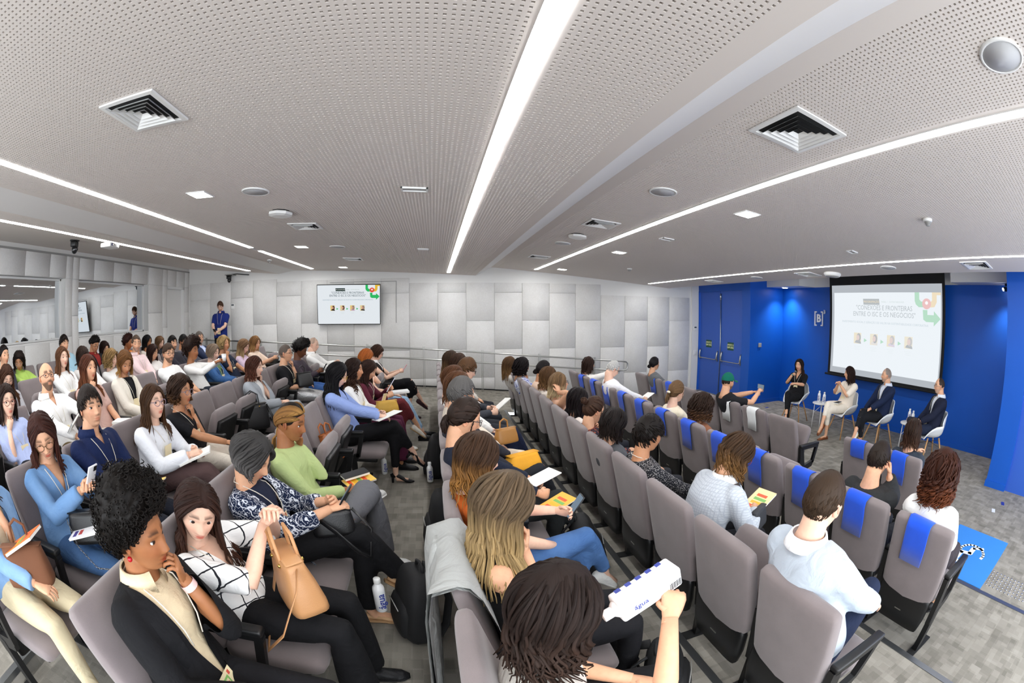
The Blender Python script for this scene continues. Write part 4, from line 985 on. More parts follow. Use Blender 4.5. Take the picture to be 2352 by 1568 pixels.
# ------------------------------------------------------------------ hair
def scalp(dirv, vol):
    """point over the skull in direction dirv, raised by vol"""
    d = nrm(dirv); x, y, z = d; z_ = max(-0.115, min(0.116, z*0.118)); 
    ax = 0.090 if x > 0 else 0.102*(1-0.38*max(0, -z)); ay = 0.0765*(1-0.22*max(0, -z)); az = 0.118
    q = 1/math.sqrt((x/ax)**2+(y/ay)**2+(z/az)**2); return d*(q+vol)
def hairline(ph, st):
    """lowest z of the hair cap at azimuth ph"""
    a = abs((ph+PI) % (2*PI)-PI); return float(np.interp(a, [0, 0.6, 0.95, 1.15, 1.45, 1.75, 2.1, PI], st))
CAPLINE = dict(f=[0.082, 0.074, 0.045, 0.010, -0.005, -0.02, -0.075, -0.092], m=[0.078, 0.073, 0.055, 0.02, 0.016, -0.005, -0.06, -0.078], bald=[0.13]*3+[0.045, 0.03, 0.0, -0.06, -0.075], rec=[0.100, 0.088, 0.060, 0.025, 0.018, -0.005, -0.06, -0.078], fade=[0.076, 0.072, 0.055, 0.03, 0.03, 0.02, -0.02, -0.045])
def hair_cap(mb, Hc, Rh, sc_, vol, line, noise, rnd, nc=36, nr=12, top=0.0, back=0.0, fr=0.0):
    V = []; 
    pn = [rnd.uniform(0, 6.28) for _ in range(6)]
    for i in range(nr+1):
        for j in range(nc):
            ph = 2*PI*j/nc; zl = hairline(ph, line); zz = min(zl/0.118, 0.985); amax = math.acos(zz); al = max(0.02, amax*i/nr)
            d = (math.sin(al)*math.cos(ph), math.sin(al)*math.sin(ph), math.cos(al))
            ed = min(1.0, (nr-i)/2.2+0.12) if vol < 0.025 else min(1.0, 1.9*((nr-i)/nr)**0.75+0.06)
            v = 0.003+vol*ed*(1+0.0)+top*max(0, math.cos(al))**2*ed+back*max(0, -math.cos(ph))*math.sin(al)*ed+fr*max(0, math.cos(ph))*math.sin(al)*ed
            if noise: v += noise*ed*(math.sin(9*ph+pn[0]+5*al)*math.sin(7*al+pn[1])+0.6*math.sin(17*ph+pn[2])*math.sin(15*al+pn[3])+rnd.uniform(-.5, .5))
            V.append(scalp(d, max(v, 0.002)))
    V = np.array(V)*sc_; F = [(i*nc+j, (i+1)*nc+j, (i+1)*nc+(j+1) % nc, i*nc+(j+1) % nc) for i in range(nr) for j in range(nc)]+[tuple(range(nc))]
    uv = np.stack([np.tile(np.arange(nc)/nc*3, nr+1), np.repeat(np.arange(nr+1)/nr*0.3, nc)], 1)
    mb.add(V@Rh.T+Hc, F, uv)
def torso_out(r, p, m_=0.02):
    """push a hair point out of neck, shoulders and torso"""
    if p[2] > r.N[2]+0.05:
        c = r.N+(r.NT-r.N)*min(1, max(0, (p[2]-r.N[2])/max(0.02, r.NT[2]-r.N[2]))); R_ = 0.055
        d = p-c; d[2] = 0; L = np.linalg.norm(d); return c*np.array([1, 1, 0])+np.array([0, 0, p[2]])+d/(L+1e-9)*R_ if L < R_ else p
    t = float(np.clip((p[2]-r.P[2])/(r.N[2]-r.P[2]), 0, 1)); c = r.spine(np.array(t)); w_ = np.interp(t, r.t, r.w)+m_; d_ = np.interp(t, r.t, r.d)+m_
    q = p-c; a, b = q@r.f/d_, q@r.l/w_; L = math.hypot(a, b)
    if L < 1: q = (r.f*(a/(L+1e-6))*d_+r.l*(b/(L+1e-6))*w_); return np.array([c[0]+q[0], c[1]+q[1], p[2]])
    return p
def lock(mb, pts, w0, w1, th, rnd, n=5, outn=None):
    P = np.array(pts); m_ = len(P); s = np.linspace(0, 1, m_)
    wd = np.interp(s, [0, 0.2, 0.6, 1], [w0*0.6, w0, w1, w1*0.18]); R_ = np.stack([np.full(m_, 1.0)*np.interp(s, [0, .5, 1], [th, th*1.1, th*0.35]), wd], 1)
    mb.tube(P, R_, n, outn if outn is not None else (0, 0, 1), uvs=(1.0, 1.0, rnd.uniform(0, 40), 0.0))
def build_hair(mb, r, sp, rnd, lod):
    kind = sp['hair'][0]; Hc, Rh, sc_ = r.H, r.Rh, sp.get('hs', 1.0); g = np.array([0, 0, -1.0])
    def W(p): return Hc+Rh@(np.array(p)*sc_)
    nl = {0: 1.0, 1: 0.72, 2: 0.42}[lod]; ns = (5, 4, 4)[lod]
    if kind == 'none': return
    if kind in ('short', 'buzz', 'balding', 'receding'):
        line = CAPLINE[{'balding': 'bald', 'receding': 'rec', 'buzz': 'm', 'short': 'm'}[kind]]; v = sp.get('vol', {'short': 0.016, 'buzz': 0.004, 'balding': 0.004, 'receding': 0.010}[kind])
        hair_cap(mb, Hc, Rh, sc_, v*0.6, line, v*0.10, rnd, 36 if lod < 2 else 22, 12 if lod < 2 else 8, top=sp.get('htop', v*0.5))
        if kind in ('short', 'receding') and v > 0.004:
            for _ in range(int(sp.get('ntuft', 300)*nl)):
                ph = rnd.uniform(0, 2*PI); zl = hairline(ph, line)/0.118; al = math.acos(min(0.98, zl))*math.sqrt(rnd.random())*0.95
                d = np.array([math.sin(al)*math.cos(ph), math.sin(al)*math.sin(ph), math.cos(al)])
                fl = np.array([sp.get('flow', 0.6), rnd.uniform(-.5, .5)+sp.get('part', 0)*0.8, -0.55 if al > 0.8 else 0.1]); fl = fl-(fl@d)*d; fl = nrm(fl)*(0.028+v*0.9)
                p = [W(scalp(d+fl*10*s, v*0.55+0.0008+v*sp.get('tuft', 0.35)*math.sin(s*2.4))) for s in np.linspace(0, 1, 4)]
                lock(mb, p, 0.0052*(1, 1.3, 1.8)[lod], 0.0048*(1, 1.3, 1.8)[lod], 0.003, rnd, 3, Rh@d)
        return
    if kind in ('afro', 'curlybig', 'curlytop'):
        v = sp.get('vol', 0.06); nc, nr = ((56, 30), (36, 18), (26, 12))[lod]
        line = CAPLINE['f'] if kind != 'curlytop' else CAPLINE['fade']
        hair_cap(mb, Hc, Rh, sc_, v*0.9, line, v*0.10, rnd, nc, nr, top=v*sp.get('topk', 0.35), fr=v*0.1)
        for _ in range(int(sp.get('ncurl', 380)*nl)):
            ph = rnd.uniform(0, 2*PI); zl = hairline(ph, line)/0.118; al = math.acos(min(0.98, zl))*math.sqrt(rnd.random())*0.97
            d = np.array([math.sin(al)*math.cos(ph), math.sin(al)*math.sin(ph), math.cos(al)]); v0 = v*(0.80+0.32*rnd.random())+v*sp.get('topk', 0.35)*max(0, d[2])**2
            ed = min(1, (1-al/math.acos(min(0.98, zl)))*3+0.25); c = scalp(d, v0*ed); a = nrm(np.cross(d, (rnd.random(), rnd.random(), rnd.random()))); b = np.cross(d, a); rr = sp.get('curl', 0.008)
            p = [W(c+(a*math.cos(q)+b*math.sin(q))*rr+d*(q*0.0026)) for q in np.linspace(0, 6.5, 8 if lod < 2 else 5)]
            cw = sp.get('cw', 0.0034)*(1, 1.1, 1.5)[lod]; lock(mb, p, cw, cw, cw*0.9, rnd, 3)
        if kind != 'curlybig': return
    # combed hair: cap plus long locks
    tied = kind in ('pony', 'bun', 'lowbun', 'topbun'); line = CAPLINE['f']
    vol = sp.get('vol', 0.012)
    if kind == 'braids': mb.cur = 1
    if kind != 'curlybig': hair_cap(mb, Hc, Rh, sc_, vol*(0.7 if kind != 'braids' else 0.1), line, 0.0006, rnd, 40 if lod < 2 else 24, 12 if lod < 2 else 8, top=vol*0.4)
    mb.cur = 0
    L = sp.get('len', 0.2); wave = sp.get('wave', 0.005); curl = sp.get('curlr', 0.0); open_ = math.radians(sp.get('open', 62)); part = sp.get('part', 0.0)
    kn = {'pony': np.array([-0.105, 0, 0.03]), 'bun': np.array([-0.10, 0, 0.06]), 'topbun': np.array([-0.06, 0, 0.12]), 'lowbun': np.array([-0.105, 0, -0.045])}.get(kind)
    if kn is not None and 'knot' in sp: kn = np.array(sp['knot'])
    if tied:
        for i in range(int(60*nl)):
            ph = (rnd.random()*2-1)*PI; zl = hairline(ph, line); z0 = zl/0.118; al = math.acos(max(-.98, min(0.98, z0)))*0.97
            d0 = np.array([math.sin(al)*math.cos(ph), math.sin(al)*math.sin(ph), math.cos(al)]); d1 = nrm(kn)
            p = [W(scalp(d0*(1-s)+d1*s, 0.004+vol*math.sin(min(1, s*1.3)*PI)*0.8)) for s in np.linspace(0, 1, 8)]
            lock(mb, p, 0.013, 0.011, 0.005, rnd, ns, Rh@nrm(d0+d1))
        if kind != 'pony':
            R_ = sp.get('bunr', 0.034); c = scalp(nrm(kn), 0.018)+nrm(kn)*R_*0.4
            mb.ball(W(c), R_*0.85, 12, 9)
            for i in range(int(26*nl)):
                a = rnd.uniform(0, 6.28); ax_ = nrm((rnd.gauss(0, 1), rnd.gauss(0, 1), rnd.gauss(0, 1))); e1 = nrm(np.cross(ax_, (0.3, 0.5, 0.8))); e2 = np.cross(ax_, e1)
                p = [W(c+(e1*math.cos(a+q)+e2*math.sin(a+q))*R_*0.92) for q in np.linspace(0, 2.6, 8)]; lock(mb, p, 0.009, 0.008, 0.005, rnd, ns)
        else:
            st = W(scalp(nrm(kn), 0.012)); out = Rh@nrm(kn)
            for i in range(int(34*nl)):
                p = [W(scalp(nrm(kn), 0.0))]; q = st+np.array([rnd.uniform(-1, 1), rnd.uniform(-1, 1), rnd.uniform(-1, 1)])*0.009; d = nrm(out+np.array([0, 0, 0.2])); m_ = 9; ll = L*rnd.uniform(0.75, 1.05); jx = np.array([rnd.uniform(-1, 1), rnd.uniform(-1, 1), 0])*0.022
                for j in range(m_):
                    p.append(q); d = nrm(d*0.5+g*0.55); q = torso_out(r, q+d*ll/m_+jx*math.sin(j/m_*PI)*0.35*(1 if j < 5 else -0.5))+wave*math.sin(j*1.3+i)*np.array([0.3, 1, 0])
                lock(mb, p, 0.010, 0.013, 0.006, rnd, ns)
        nloose = sp.get('loose', 4)
        for i in range(nloose):
            s = rnd.choice((-1, 1)); p0 = scalp((0.45, s*0.9, 0.1), 0.006); p = [W(p0+np.array([0.004*math.sin(q*9+i), s*0.004, -q*0.10])) for q in np.linspace(0, 1, 6)]; lock(mb, p, 0.003, 0.003, 0.002, rnd, 3)
        return
    if kind == 'braids':
        nb_ = 15
        for rw, (zz, v0) in enumerate(((0.20, 0.004), (0.62, 0.010))):
            for i in range(nb_*2):
                sy = 1 if i < nb_ else -1; q_ = (i % nb_+0.5)/nb_; ph = math.radians(30+95*q_)*sy if rw == 0 else math.radians(4+70*q_)*sy
                d0 = nrm(np.array([math.cos(ph)*0.95, math.sin(ph)*0.9, zz+0.35*math.cos(ph)])); d1 = nrm(np.array([-0.86, 0.20*sy*(1-q_), -0.42-0.25*q_]))
                mid = nrm(d0+d1+np.array([-0.1, sy*0.55*(1-0.2*rw), 0.75-0.5*q_+0.25*rw]))
                p = [scalp((1-s)**2*d0+2*s*(1-s)*mid+s*s*d1, v0+0.013*math.sin(s*PI)) for s in np.linspace(0, 1, 18)]
                mb.tube([W(q) for q in p], [0.0056+0.0014*(j % 2) for j in range(18)], 5, Rh@mid, uvs=(1, 3, rnd.uniform(0, 40), 0))
        for i in range(5):
            q = W(scalp((-0.8, 0.02*(i-2), -0.55), 0.012)); p = []; 
            for j in range(20): p.append(q); q = torso_out(r, q+np.array([-0.004, -0.002*(i-2), -0.019]), 0.024)
            mb.tube(p, [0.0068+0.0014*(j % 2) for j in range(20)], 5, (0, 1, 0), uvs=(1, 3, rnd.uniform(0, 40), 0))
        return
    # loose hair: a few broad under-locks, then many fine ones
    NL = sp.get('nlock', 100); fringe = sp.get('fringe', 0)
    for lay, N_ in ((0, int(NL*0.36*max(nl, 0.6))), (1, int(NL*1.25*nl))):
        for i in range(N_):
            fph = (i+rnd.random())/N_; ph = open_+(2*PI-2*open_)*fph; a = min(ph, 2*PI-ph); sy = 1 if ph < PI else -1
            rr = min(1, max(0, (a-open_)/(PI-open_)*1.15))*(0.75+0.25*rnd.random()) if lay else rnd.random()
            root = nrm(np.array([0.64-1.1*rr+rnd.uniform(-.06, .06), 0.14*sy*(0.1+rnd.random()*0.9)+part*0.45, 0.80]))
            al = math.radians(sp.get('ear', 98)+rnd.uniform(-9, 12)); end = np.array([math.sin(al)*math.cos(ph), math.sin(al)*math.sin(ph), math.cos(al)])
            vv = vol*(0.50+0.60*lay+rnd.uniform(-.35, .5)); m1 = (8, 6, 5)[lod]; jit = rnd.uniform(-.06, .06)
            p = [W(scalp(nrm(root*(1-s)+end*s+np.array([0.10*(1-rr)*math.sin(s*PI)+jit*math.sin(s*6), (0.12*sy+jit)*math.sin(s*PI), 0.05*math.sin(s*PI)])), 0.004+vv*math.sin(min(1, 0.18+s*0.9)*PI*0.62))) for s in np.linspace(0, 1, m1)]
            out = Rh@end; out[2] = 0; out = nrm(out); q = p[-1].copy(); d = nrm(p[-1]-p[-2]); ll = L*rnd.uniform(0.72, 1.08)*(1 if a > 1.5 else sp.get('frontk', 1.0)); m2 = ((11, 8, 6)[lod] if L > 0.08 else 5)*(1 if not curl else 2); phs = rnd.uniform(0, 6.28); lat = np.cross(out, g)
            pull = np.array(sp.get('pull', (0, 0, 0)), float); drift = lat*rnd.uniform(-.16, .16)
            for j in range(m2):
                d = nrm(d*0.45+g*0.6+out*sp.get('flare', 0.0)*0.25+pull*0.2+drift*0.3); q = q+d*ll/m2; q = torso_out(r, q, 0.010+0.010*lay+0.006*rnd.random())
                s = (j+1)/m2; amp = wave*min(1, s*1.5); e = q+lat*amp*math.sin(s*sp.get('wfreq', 11.0)+phs*0.5+(i % 7)*0.25)+out*amp*0.6*math.cos(s*9+phs)
                if curl: e = e+lat*curl*math.cos(s*22+phs)+out*curl*math.sin(s*22+phs)
                if sp.get('bobin') and s > 0.6: e = e-out*sp['bobin']*(s-0.6)
                p.append(e)
            if curl:
                for j in range(1, m1): p[j] = p[j]+lat*curl*0.7*math.cos(j*1.9+phs)+out*curl*0.7*math.sin(j*1.9+phs)*0.8
            wl = sp.get('lw', 0.0085)*(1.9 if lay == 0 else rnd.uniform(0.75, 1.25))*(1, 1.15, 1.6)[lod]; lock(mb, p, wl, wl*1.05, 0.0050, rnd, ns, out)
    for i in range(int(fringe)):
        y0 = (i+0.5)/fringe*2-1; root = nrm(np.array([0.55, y0*0.35, 0.8])); end = nrm(np.array([0.85, y0*0.62, 0.36])); p = [W(scalp(root*(1-s)+end*s, 0.006+0.012*math.sin(s*2.6))) for s in np.linspace(0, 1, 7)]; lock(mb, p, 0.011, 0.012, 0.005, rnd, ns, Rh@end)

# ------------------------------------------------------------------ assembling one person
PENDING = []      # (object, voxel, smooth iterations, after-cut function)
def soft(o, voxel, it=4, cut=None): PENDING.append((o, voxel, it, cut))
def finish_soft():
    for o, vx, it, cut in PENDING:
        md = o.modifiers.new('r', 'REMESH'); md.mode = 'VOXEL'; md.voxel_size = vx; md.use_smooth_shade = True
        s = o.modifiers.new('s', 'SMOOTH'); s.factor = 0.5; s.iterations = it
    bpy.context.view_layer.update(); dg = bpy.context.evaluated_depsgraph_get()
    for o, vx, it, cut in PENDING:
        me = bpy.data.meshes.new_from_object(o.evaluated_get(dg)); old = o.data; mats = [m_ for m_ in old.materials]
        o.modifiers.clear(); o.data = me
        if not me.materials:
            for m_ in mats: me.materials.append(m_)
        bpy.data.meshes.remove(old)
        if cut: cut(me)
        me.polygons.foreach_set('use_smooth', [True]*len(me.polygons)); me.update()
def v_cut(r, wd, depth, top=0.03):
    """opens a V neckline / jacket front between two planes"""
    def f(me):
        b = bmesh.new(); b.from_mesh(me); o_ = r.N+r.u*top; F_, L_ = Vector(r.f), Vector(r.l)
        for s in (1, -1):
            p0 = Vector(o_+r.l*s*wd); p1 = Vector(o_-r.u*depth); e = (p1-p0).normalized(); n = e.cross(F_)
            bmesh.ops.bisect_plane(b, geom=list(b.verts)+list(b.edges)+list(b.faces), plane_co=p0, plane_no=n)
        kill = []
        for fa in b.faces:
            c = fa.calc_center_median()-Vector(o_); h = -c.z; y = c.dot(L_); x = c.dot(F_)-((r.spine(np.array(max(0, min(1, 1-h/max(0.1, (r.N[2]-r.P[2]))))))-r.N)@r.f)
            if h < depth and x > -0.01 and abs(y) < wd*(1-h/depth): kill.append(fa)
        bmesh.ops.delete(b, geom=kill, context='FACES'); b.to_mesh(me); b.free()
    return f
SHOE = {}
def shoe(par, ank, toe, colr, sole, style, name='shoe', lod=1):
    toe = nrm(toe); up = nrm(np.array([0, 0, 1])-(toe[2])*toe) if abs(toe[2]) < 0.95 else np.array([-1.0, 0, 0]); b = MB(); k = 1.0
    he = ank-toe*0.055-up*0.06; dn = -up
    heel = style in ('heel', 'pump'); lift = 0.045 if heel else 0.0
    if style in ('sandal',): R_ = [(0.012, 0.012), (0.026, 0.02), (0.03, 0.022), (0.036, 0.016), (0.03, 0.010), (0.012, 0.006)]
    elif heel: R_ = [(0.012, 0.018), (0.027, 0.028), (0.030, 0.020), (0.038, 0.018), (0.028, 0.013), (0.006, 0.006)]
    else: R_ = [(0.020, 0.028), (0.034, 0.042), (0.036, 0.042), (0.042, 0.031), (0.038, 0.024), (0.018, 0.014)]
    xs_ = [0.0, 0.03, 0.09, 0.165, 0.215, 0.248]; hz = [0.035+lift, 0.040+lift, 0.040+lift*0.7, 0.026, 0.020, 0.014]
    P = [he+toe*x+up*(h-0.03) for x, h in zip(xs_, hz)]
    b.tube(P, R_, 10 if lod < 2 else 7, np.cross(up, toe)); o = b.build(name, cloth_mat(colr, rough=0.45), par)
    if lod < 2:
        b = MB()
        if heel: b.tube([he+toe*0.025+up*(lift), he+toe*0.02-up*0.028], [0.018, 0.012], 8, toe); b.build('heel', cloth_mat(colr, rough=0.45), o)
        else:
            b.tube([he+toe*x-up*0.02 for x in (-0.005, 0.03, 0.10, 0.17, 0.22, 0.255)], [(0.022, 0.010), (0.037, 0.012), (0.036, 0.012), (0.045, 0.012), (0.040, 0.011), (0.018, 0.008)], 12, np.cross(up, toe)); b.build('sole', cloth_mat(sole, rough=0.6), o)
def build_person(sp, org, rz, head_w, label, lod, rnd):
    t = empty('person', org, rz, label, 'person')
    c, s_ = math.cos(-rz), math.sin(-rz); d = head_w-np.array(org); head = np.array([c*d[0]-s_*d[1], s_*d[0]+c*d[1], d[2]])
    sp.setdefault('hair', ('short', '#1a1412')); r = make_rig(sp, head); sex = r.sex
    stand = sp.get('stand'); base = np.array(lin(SKIN[sp.get('skin', 1)])); bulk = sp.get('bulk', 1.0)
    mb = MB(); cols = []
    def skinc(n0): cols.append(np.tile(base, (mb.n-n0, 1)))
    build_head(mb, cols, r.H, r.Rh, sp, lod)
    nr_ = 0.056 if sex == 'f' else 0.064; n0 = mb.n
    mb.tube([r.H+r.Rh@np.array([-0.022, 0, -0.045]), r.NT, (r.NT+r.N)/2+np.array([0.0, 0, 0]), r.N-r.u*0.02, r.N-r.u*0.07], [(nr_*0.98, nr_*0.95), (nr_*0.95, nr_*0.98), (nr_, nr_), (nr_*1.25, nr_*1.1), (nr_*1.8, nr_*1.2)], 16 if lod < 2 else 10, r.l)
    bare = sp.get('sleeve', 'long') == 'none'
    if sp.get('neck') or bare:
        tt = np.linspace(0.35, 0.985, 9); mb.tube(r.spine(tt), np.stack([np.interp(tt, r.t, r.w)*0.95, np.interp(tt, r.t, r.d)*0.94], 1), 18, r.l)
    skinc(n0)
    arms = {s: arm_pose(r, sp, s) for s in (1, -1)}
    slv = sp.get('sleeve', 'long'); n0 = mb.n
    for s in (1, -1):
        E, T, dF, nb, cu = arms[s]; S = r.S[s]; k = (1.0 if sex == 'm' else 0.88)*(1+(bulk-1)*0.5)
        P = [S-r.l*s*0.02, S, S*0.6+E*0.4, S*0.2+E*0.8, E, E*0.75+T*0.25, E*0.4+T*0.6, T]; R_ = np.array([0.052, 0.054, 0.048, 0.042, 0.040, 0.041, 0.034, 0.026])*k
        mb.tube(P, R_, 12 if lod == 0 else 8, r.f)
        if bare: mb.ball(S+r.l*s*(-0.012), np.array([0.062, 0.060, 0.062])*k, 12, 9)
        hand_geo(mb, T, dF, nb, s, cu, (1.0 if sex == 'm' else 0.90), lod=lod)
    skinc(n0); n0 = mb.n
    legs = {}
    for s in (1, -1):
        if stand: legs[s] = (np.array([0, s*0.09, 0.92]), np.array([0.02, s*0.09, 0.5]), np.array([-0.02, s*0.10, 0.09]), np.array([1, s*0.2, 0]))
        else: legs[s] = leg_pose(sp, s, r.P[0], 0)
        hip, kn, an, toe = legs[s]
        if sp.get('legs') != 'none':
            mb.tube([kn-np.array([0.05, 0, 0]), kn, kn*0.7+an*0.3, kn*0.25+an*0.75, an, an+nrm(toe)*0.02-np.array([0, 0, 0.045]), an+nrm(toe)*0.13-np.array([0, 0, 0.06])], np.array([0.052, 0.050, 0.052, 0.036, 0.031, 0.033, 0.022])*(1 if sex == 'm' else 0.92), 8, (0, 1, 0))
    skinc(n0)
    C = np.concatenate(cols); C4_ = np.concatenate([C, np.ones((len(C), 1))], 1)
    mb.build('body', M_SKIN, t, col=C4_)
    # upper garment
    infl = sp.get('infl', 0.010); top = sp.get('top', ('#dddddd',)); mt = cloth_mat(*top)
    vx = (0.0125, 0.0175, 0.025)[lod]
    def garment(name, mat, infl, slv, t0=0.0, t1=0.985, cut=None, vx=vx):
        g_ = MB(); tt = np.concatenate([[t0], np.linspace(max(t0+0.05, 0.08), t1, 10)])
        Q = r.spine(tt); g_.tube(Q, np.stack([np.interp(tt, r.t, r.w)+infl, np.interp(tt, r.t, r.d)+infl], 1), 22, r.l)
        for s in (1, -1):
            E, T, dF, nb, cu = arms[s]; S = r.S[s]; k = (1.0 if sex == 'm' else 0.90)*(1+(bulk-1)*0.5); a = infl+sp.get('loose_s', 0.0)
            if slv == 'none': continue
            g_.ball(S-r.l*s*0.012, np.array([0.060, 0.058, 0.060])*k+a*0.8, 12, 9)
            full = [(S-r.l*s*0.03, 0.054), (S, 0.056), (S*0.6+E*0.4, 0.051), (S*0.25+E*0.75, 0.046), (E, 0.044), (E*0.7+T*0.3, 0.043), (E*0.35+T*0.65, 0.038), (E*0.06+T*0.94, 0.032)]
            n_ = {'long': 8, 'three': 7, 'elbow': 5, 'short': 4}[slv]; q = full[:n_]
            g_.tube([p for p, _ in q], [x*k+a for _, x in q], 12, r.f)
        o = g_.build(name, mat, t); soft(o, vx, 5 if lod == 0 else 3, cut); return o
    nk = sp.get('neck'); style = sp.get('style', 'top')
    if style == 'jacket':
        garment('jacket', mt, infl+0.010, slv, cut=v_cut(r, sp.get('vw', 0.085), sp.get('vd', 0.36)))
        sm = cloth_mat(*sp.get('shirt', ('#e9eef5',))); tt = np.linspace(0.05, 0.97, 12); g_ = MB()
        g_.tube(r.spine(tt), np.stack([np.interp(tt, r.t, r.w)+0.004, np.interp(tt, r.t, r.d)+0.006], 1), 24, r.l); o = g_.build('shirt', sm, t)
        if sp.get('collar', True): collar(t, r, sm, nr_)
        lapels(t, r, mt, sp)
    else:
        garment('top', mt, infl, slv, cut=v_cut(r, *nk) if nk else None)
        if sp.get('collar'): collar(t, r, mt, nr_)
        if sp.get('rollneck'): 
            g_ = MB(); g_.tube([r.N+r.u*z+np.array([0.0, 0, 0]) for z in (-0.035, 0.0, 0.03, 0.045)], [nr_*1.6, nr_*1.28, nr_*1.2, nr_*1.12], 18, r.l, cap=False); g_.build('neckband', mt, t)
    # lower garment
    bot = sp.get('bottom', ('#23242a',)); bm_ = cloth_mat(*bot); g_ = MB(); flare = sp.get('flare_leg', 0.0)
    kb = (1+(bulk-1)*0.6)*(1.0 if sex == 'm' else 0.98)
    if sp.get('legs') != 'none':
        P0 = r.P; g_.ball(P0+np.array([0.01, 0, -0.005 if not stand else 0.0]), np.array([0.135, 0.182, 0.115])*kb, 16, 10)
        if sp.get('skirt'):
            kn = (legs[1][1]+legs[-1][1])/2; L_ = sp['skirt']; an = (legs[1][2]+legs[-1][2])/2
            g_.tube([P0, P0*0.5+kn*0.5+np.array([0, 0, 0.01]), kn+np.array([0.02, 0, 0.0]), kn*(1-L_)+an*L_+np.array([0.04, 0, 0])], [(0.18, 0.12), (0.185, 0.11), (0.17, 0.10), (0.17, 0.11)], 18, (0, 1, 0))
        else:
            for s in (1, -1):
                hip, kn, an, toe = legs[s]; e = kn*0.06+an*0.94 if not sp.get('crop') else kn*(sp['crop'])+an*(1-sp['crop'])
                R_ = np.array([0.098, 0.092, 0.076, 0.066, 0.062+flare*0.3, 0.052+flare*0.8, 0.048+flare])*kb
                g_.tube([hip+np.array([-0.02, 0, 0]), hip*0.65+kn*0.35, hip*0.25+kn*0.75, kn, kn*0.75+e*0.25, kn*0.35+e*0.65, e], R_, 12, (0, 1, 0))
        o = g_.build('skirt' if sp.get('skirt') else 'trousers', bm_, t); soft(o, (0.018, 0.026, 0.036)[lod], 4)
        if stand: pass
        sh = sp.get('shoes', ('#1a1a1c', '#101012', 'shoe'))
        for s in (1, -1): shoe(t, legs[s][2], legs[s][3], sh[0], sh[1], sh[2], lod=lod)
    # hair
    hb = MB(); build_hair(hb, r, sp, rnd, lod)
    if hb.n: hb.build('hair', [hair_mat(sp['hair'][1], sp['hair'][2] if len(sp['hair']) > 2 else None), hair_mat('#1c120d')], t, uv=True)
    if sp.get('glasses'): eyeglasses(t, r, sp['glasses'], sp)
    if sp.get('lan', 0): lanyard(t, r, sp, lod)
    if sp.get('extra'): sp['extra'](t, r, sp, arms, legs)
    sp['_rig'] = (t, r, arms, legs)
    return t
def collar(t, r, mat, nr_):
    b = MB(); n = 20; V = []; 
    for i in range(n+1):
        a = 0.35+(2*PI-0.7)*i/n; d = r.f*math.cos(a)+r.l*math.sin(a)
        for q, z in ((nr_*1.18, 0.035), (nr_*1.30, 0.038), (nr_*1.65, -0.012-0.02*max(0, math.cos(a))), (nr_*1.55, -0.02)): V.append(r.N+d*q+r.u*z-r.f*0.004)
    F = [(i*4+j, i*4+j+1, (i+1)*4+j+1, (i+1)*4+j) for i in range(n) for j in range(3)]; b.add(V, F); b.build('collar', mat, t)
def front_pt(r, tt, y, off):
    c = r.spine(np.array(tt)); w_, d_ = np.interp(tt, r.t, r.w), np.interp(tt, r.t, r.d); q = min(0.98, abs(y)/(w_+0.01)); return c+r.l*y+r.f*(d_*math.sqrt(1-q*q)+off)
def lapels(t, r, mat, sp):
    vw, vd = sp.get('vw', 0.085), sp.get('vd', 0.36); h = r.N[2]-r.P[2]
    for s in (1, -1):
        b = MB(); V = []; n = 8
        for i in range(n+1):
            k = i/n; tt = 0.97-k*(vd-0.03)/h; y = s*vw*(1-k)*0.98; w_ = 0.055*math.sin(min(1, 0.25+k*0.9)*PI)**0.7*(1 if k < 0.55 else (1-k)/0.45)+0.004
            V += [front_pt(r, tt, y, 0.022), front_pt(r, tt, y+s*w_, 0.027), front_pt(r, tt, y+s*w_, 0.020)]
        F = [(i*3+j, i*3+j+1, (i+1)*3+j+1, (i+1)*3+j) for i in range(n) for j in range(2)]; b.add(V, F); b.build('lapel', mat, t)
def eyeglasses(t, r, colr, sp):
    b = MB(); sc_ = sp.get('hs', 1.0)
    def W(p): return r.H+r.Rh@(np.array(p)*sc_)
    for s in (1, -1): b.tube([W((0.099-0.006*math.cos(a)**2*(1 if math.cos(a)*1 > 0 else 0), s*(0.0335+0.0255*math.cos(a)), -0.002+0.020*math.sin(a))) for a in np.linspace(0, 2*PI, 17)], 0.0022, 5, r.Rh@np.array([1, 0, 0]), cap=False)
    b.tube([W((0.100, -0.009, 0.004)), W((0.103, 0, 0.006)), W((0.100, 0.009, 0.004))], 0.002, 5)
    for s in (1, -1): b.tube([W((0.092, s*0.059, 0.006)), W((0.05, s*0.076, 0.005)), W((-0.01, s*0.082, 0.003)), W((-0.03, s*0.081, -0.012))], 0.0022, 5, (0, 0, 1))
    b.build('eyeglasses', plain('frame_'+colr, colr, 0.3), t)
M_BADGE = plain('badge_card', '#f4e6bd', 0.5); M_CORD = plain('lanyard_cord', '#d9d2c4', 0.8)
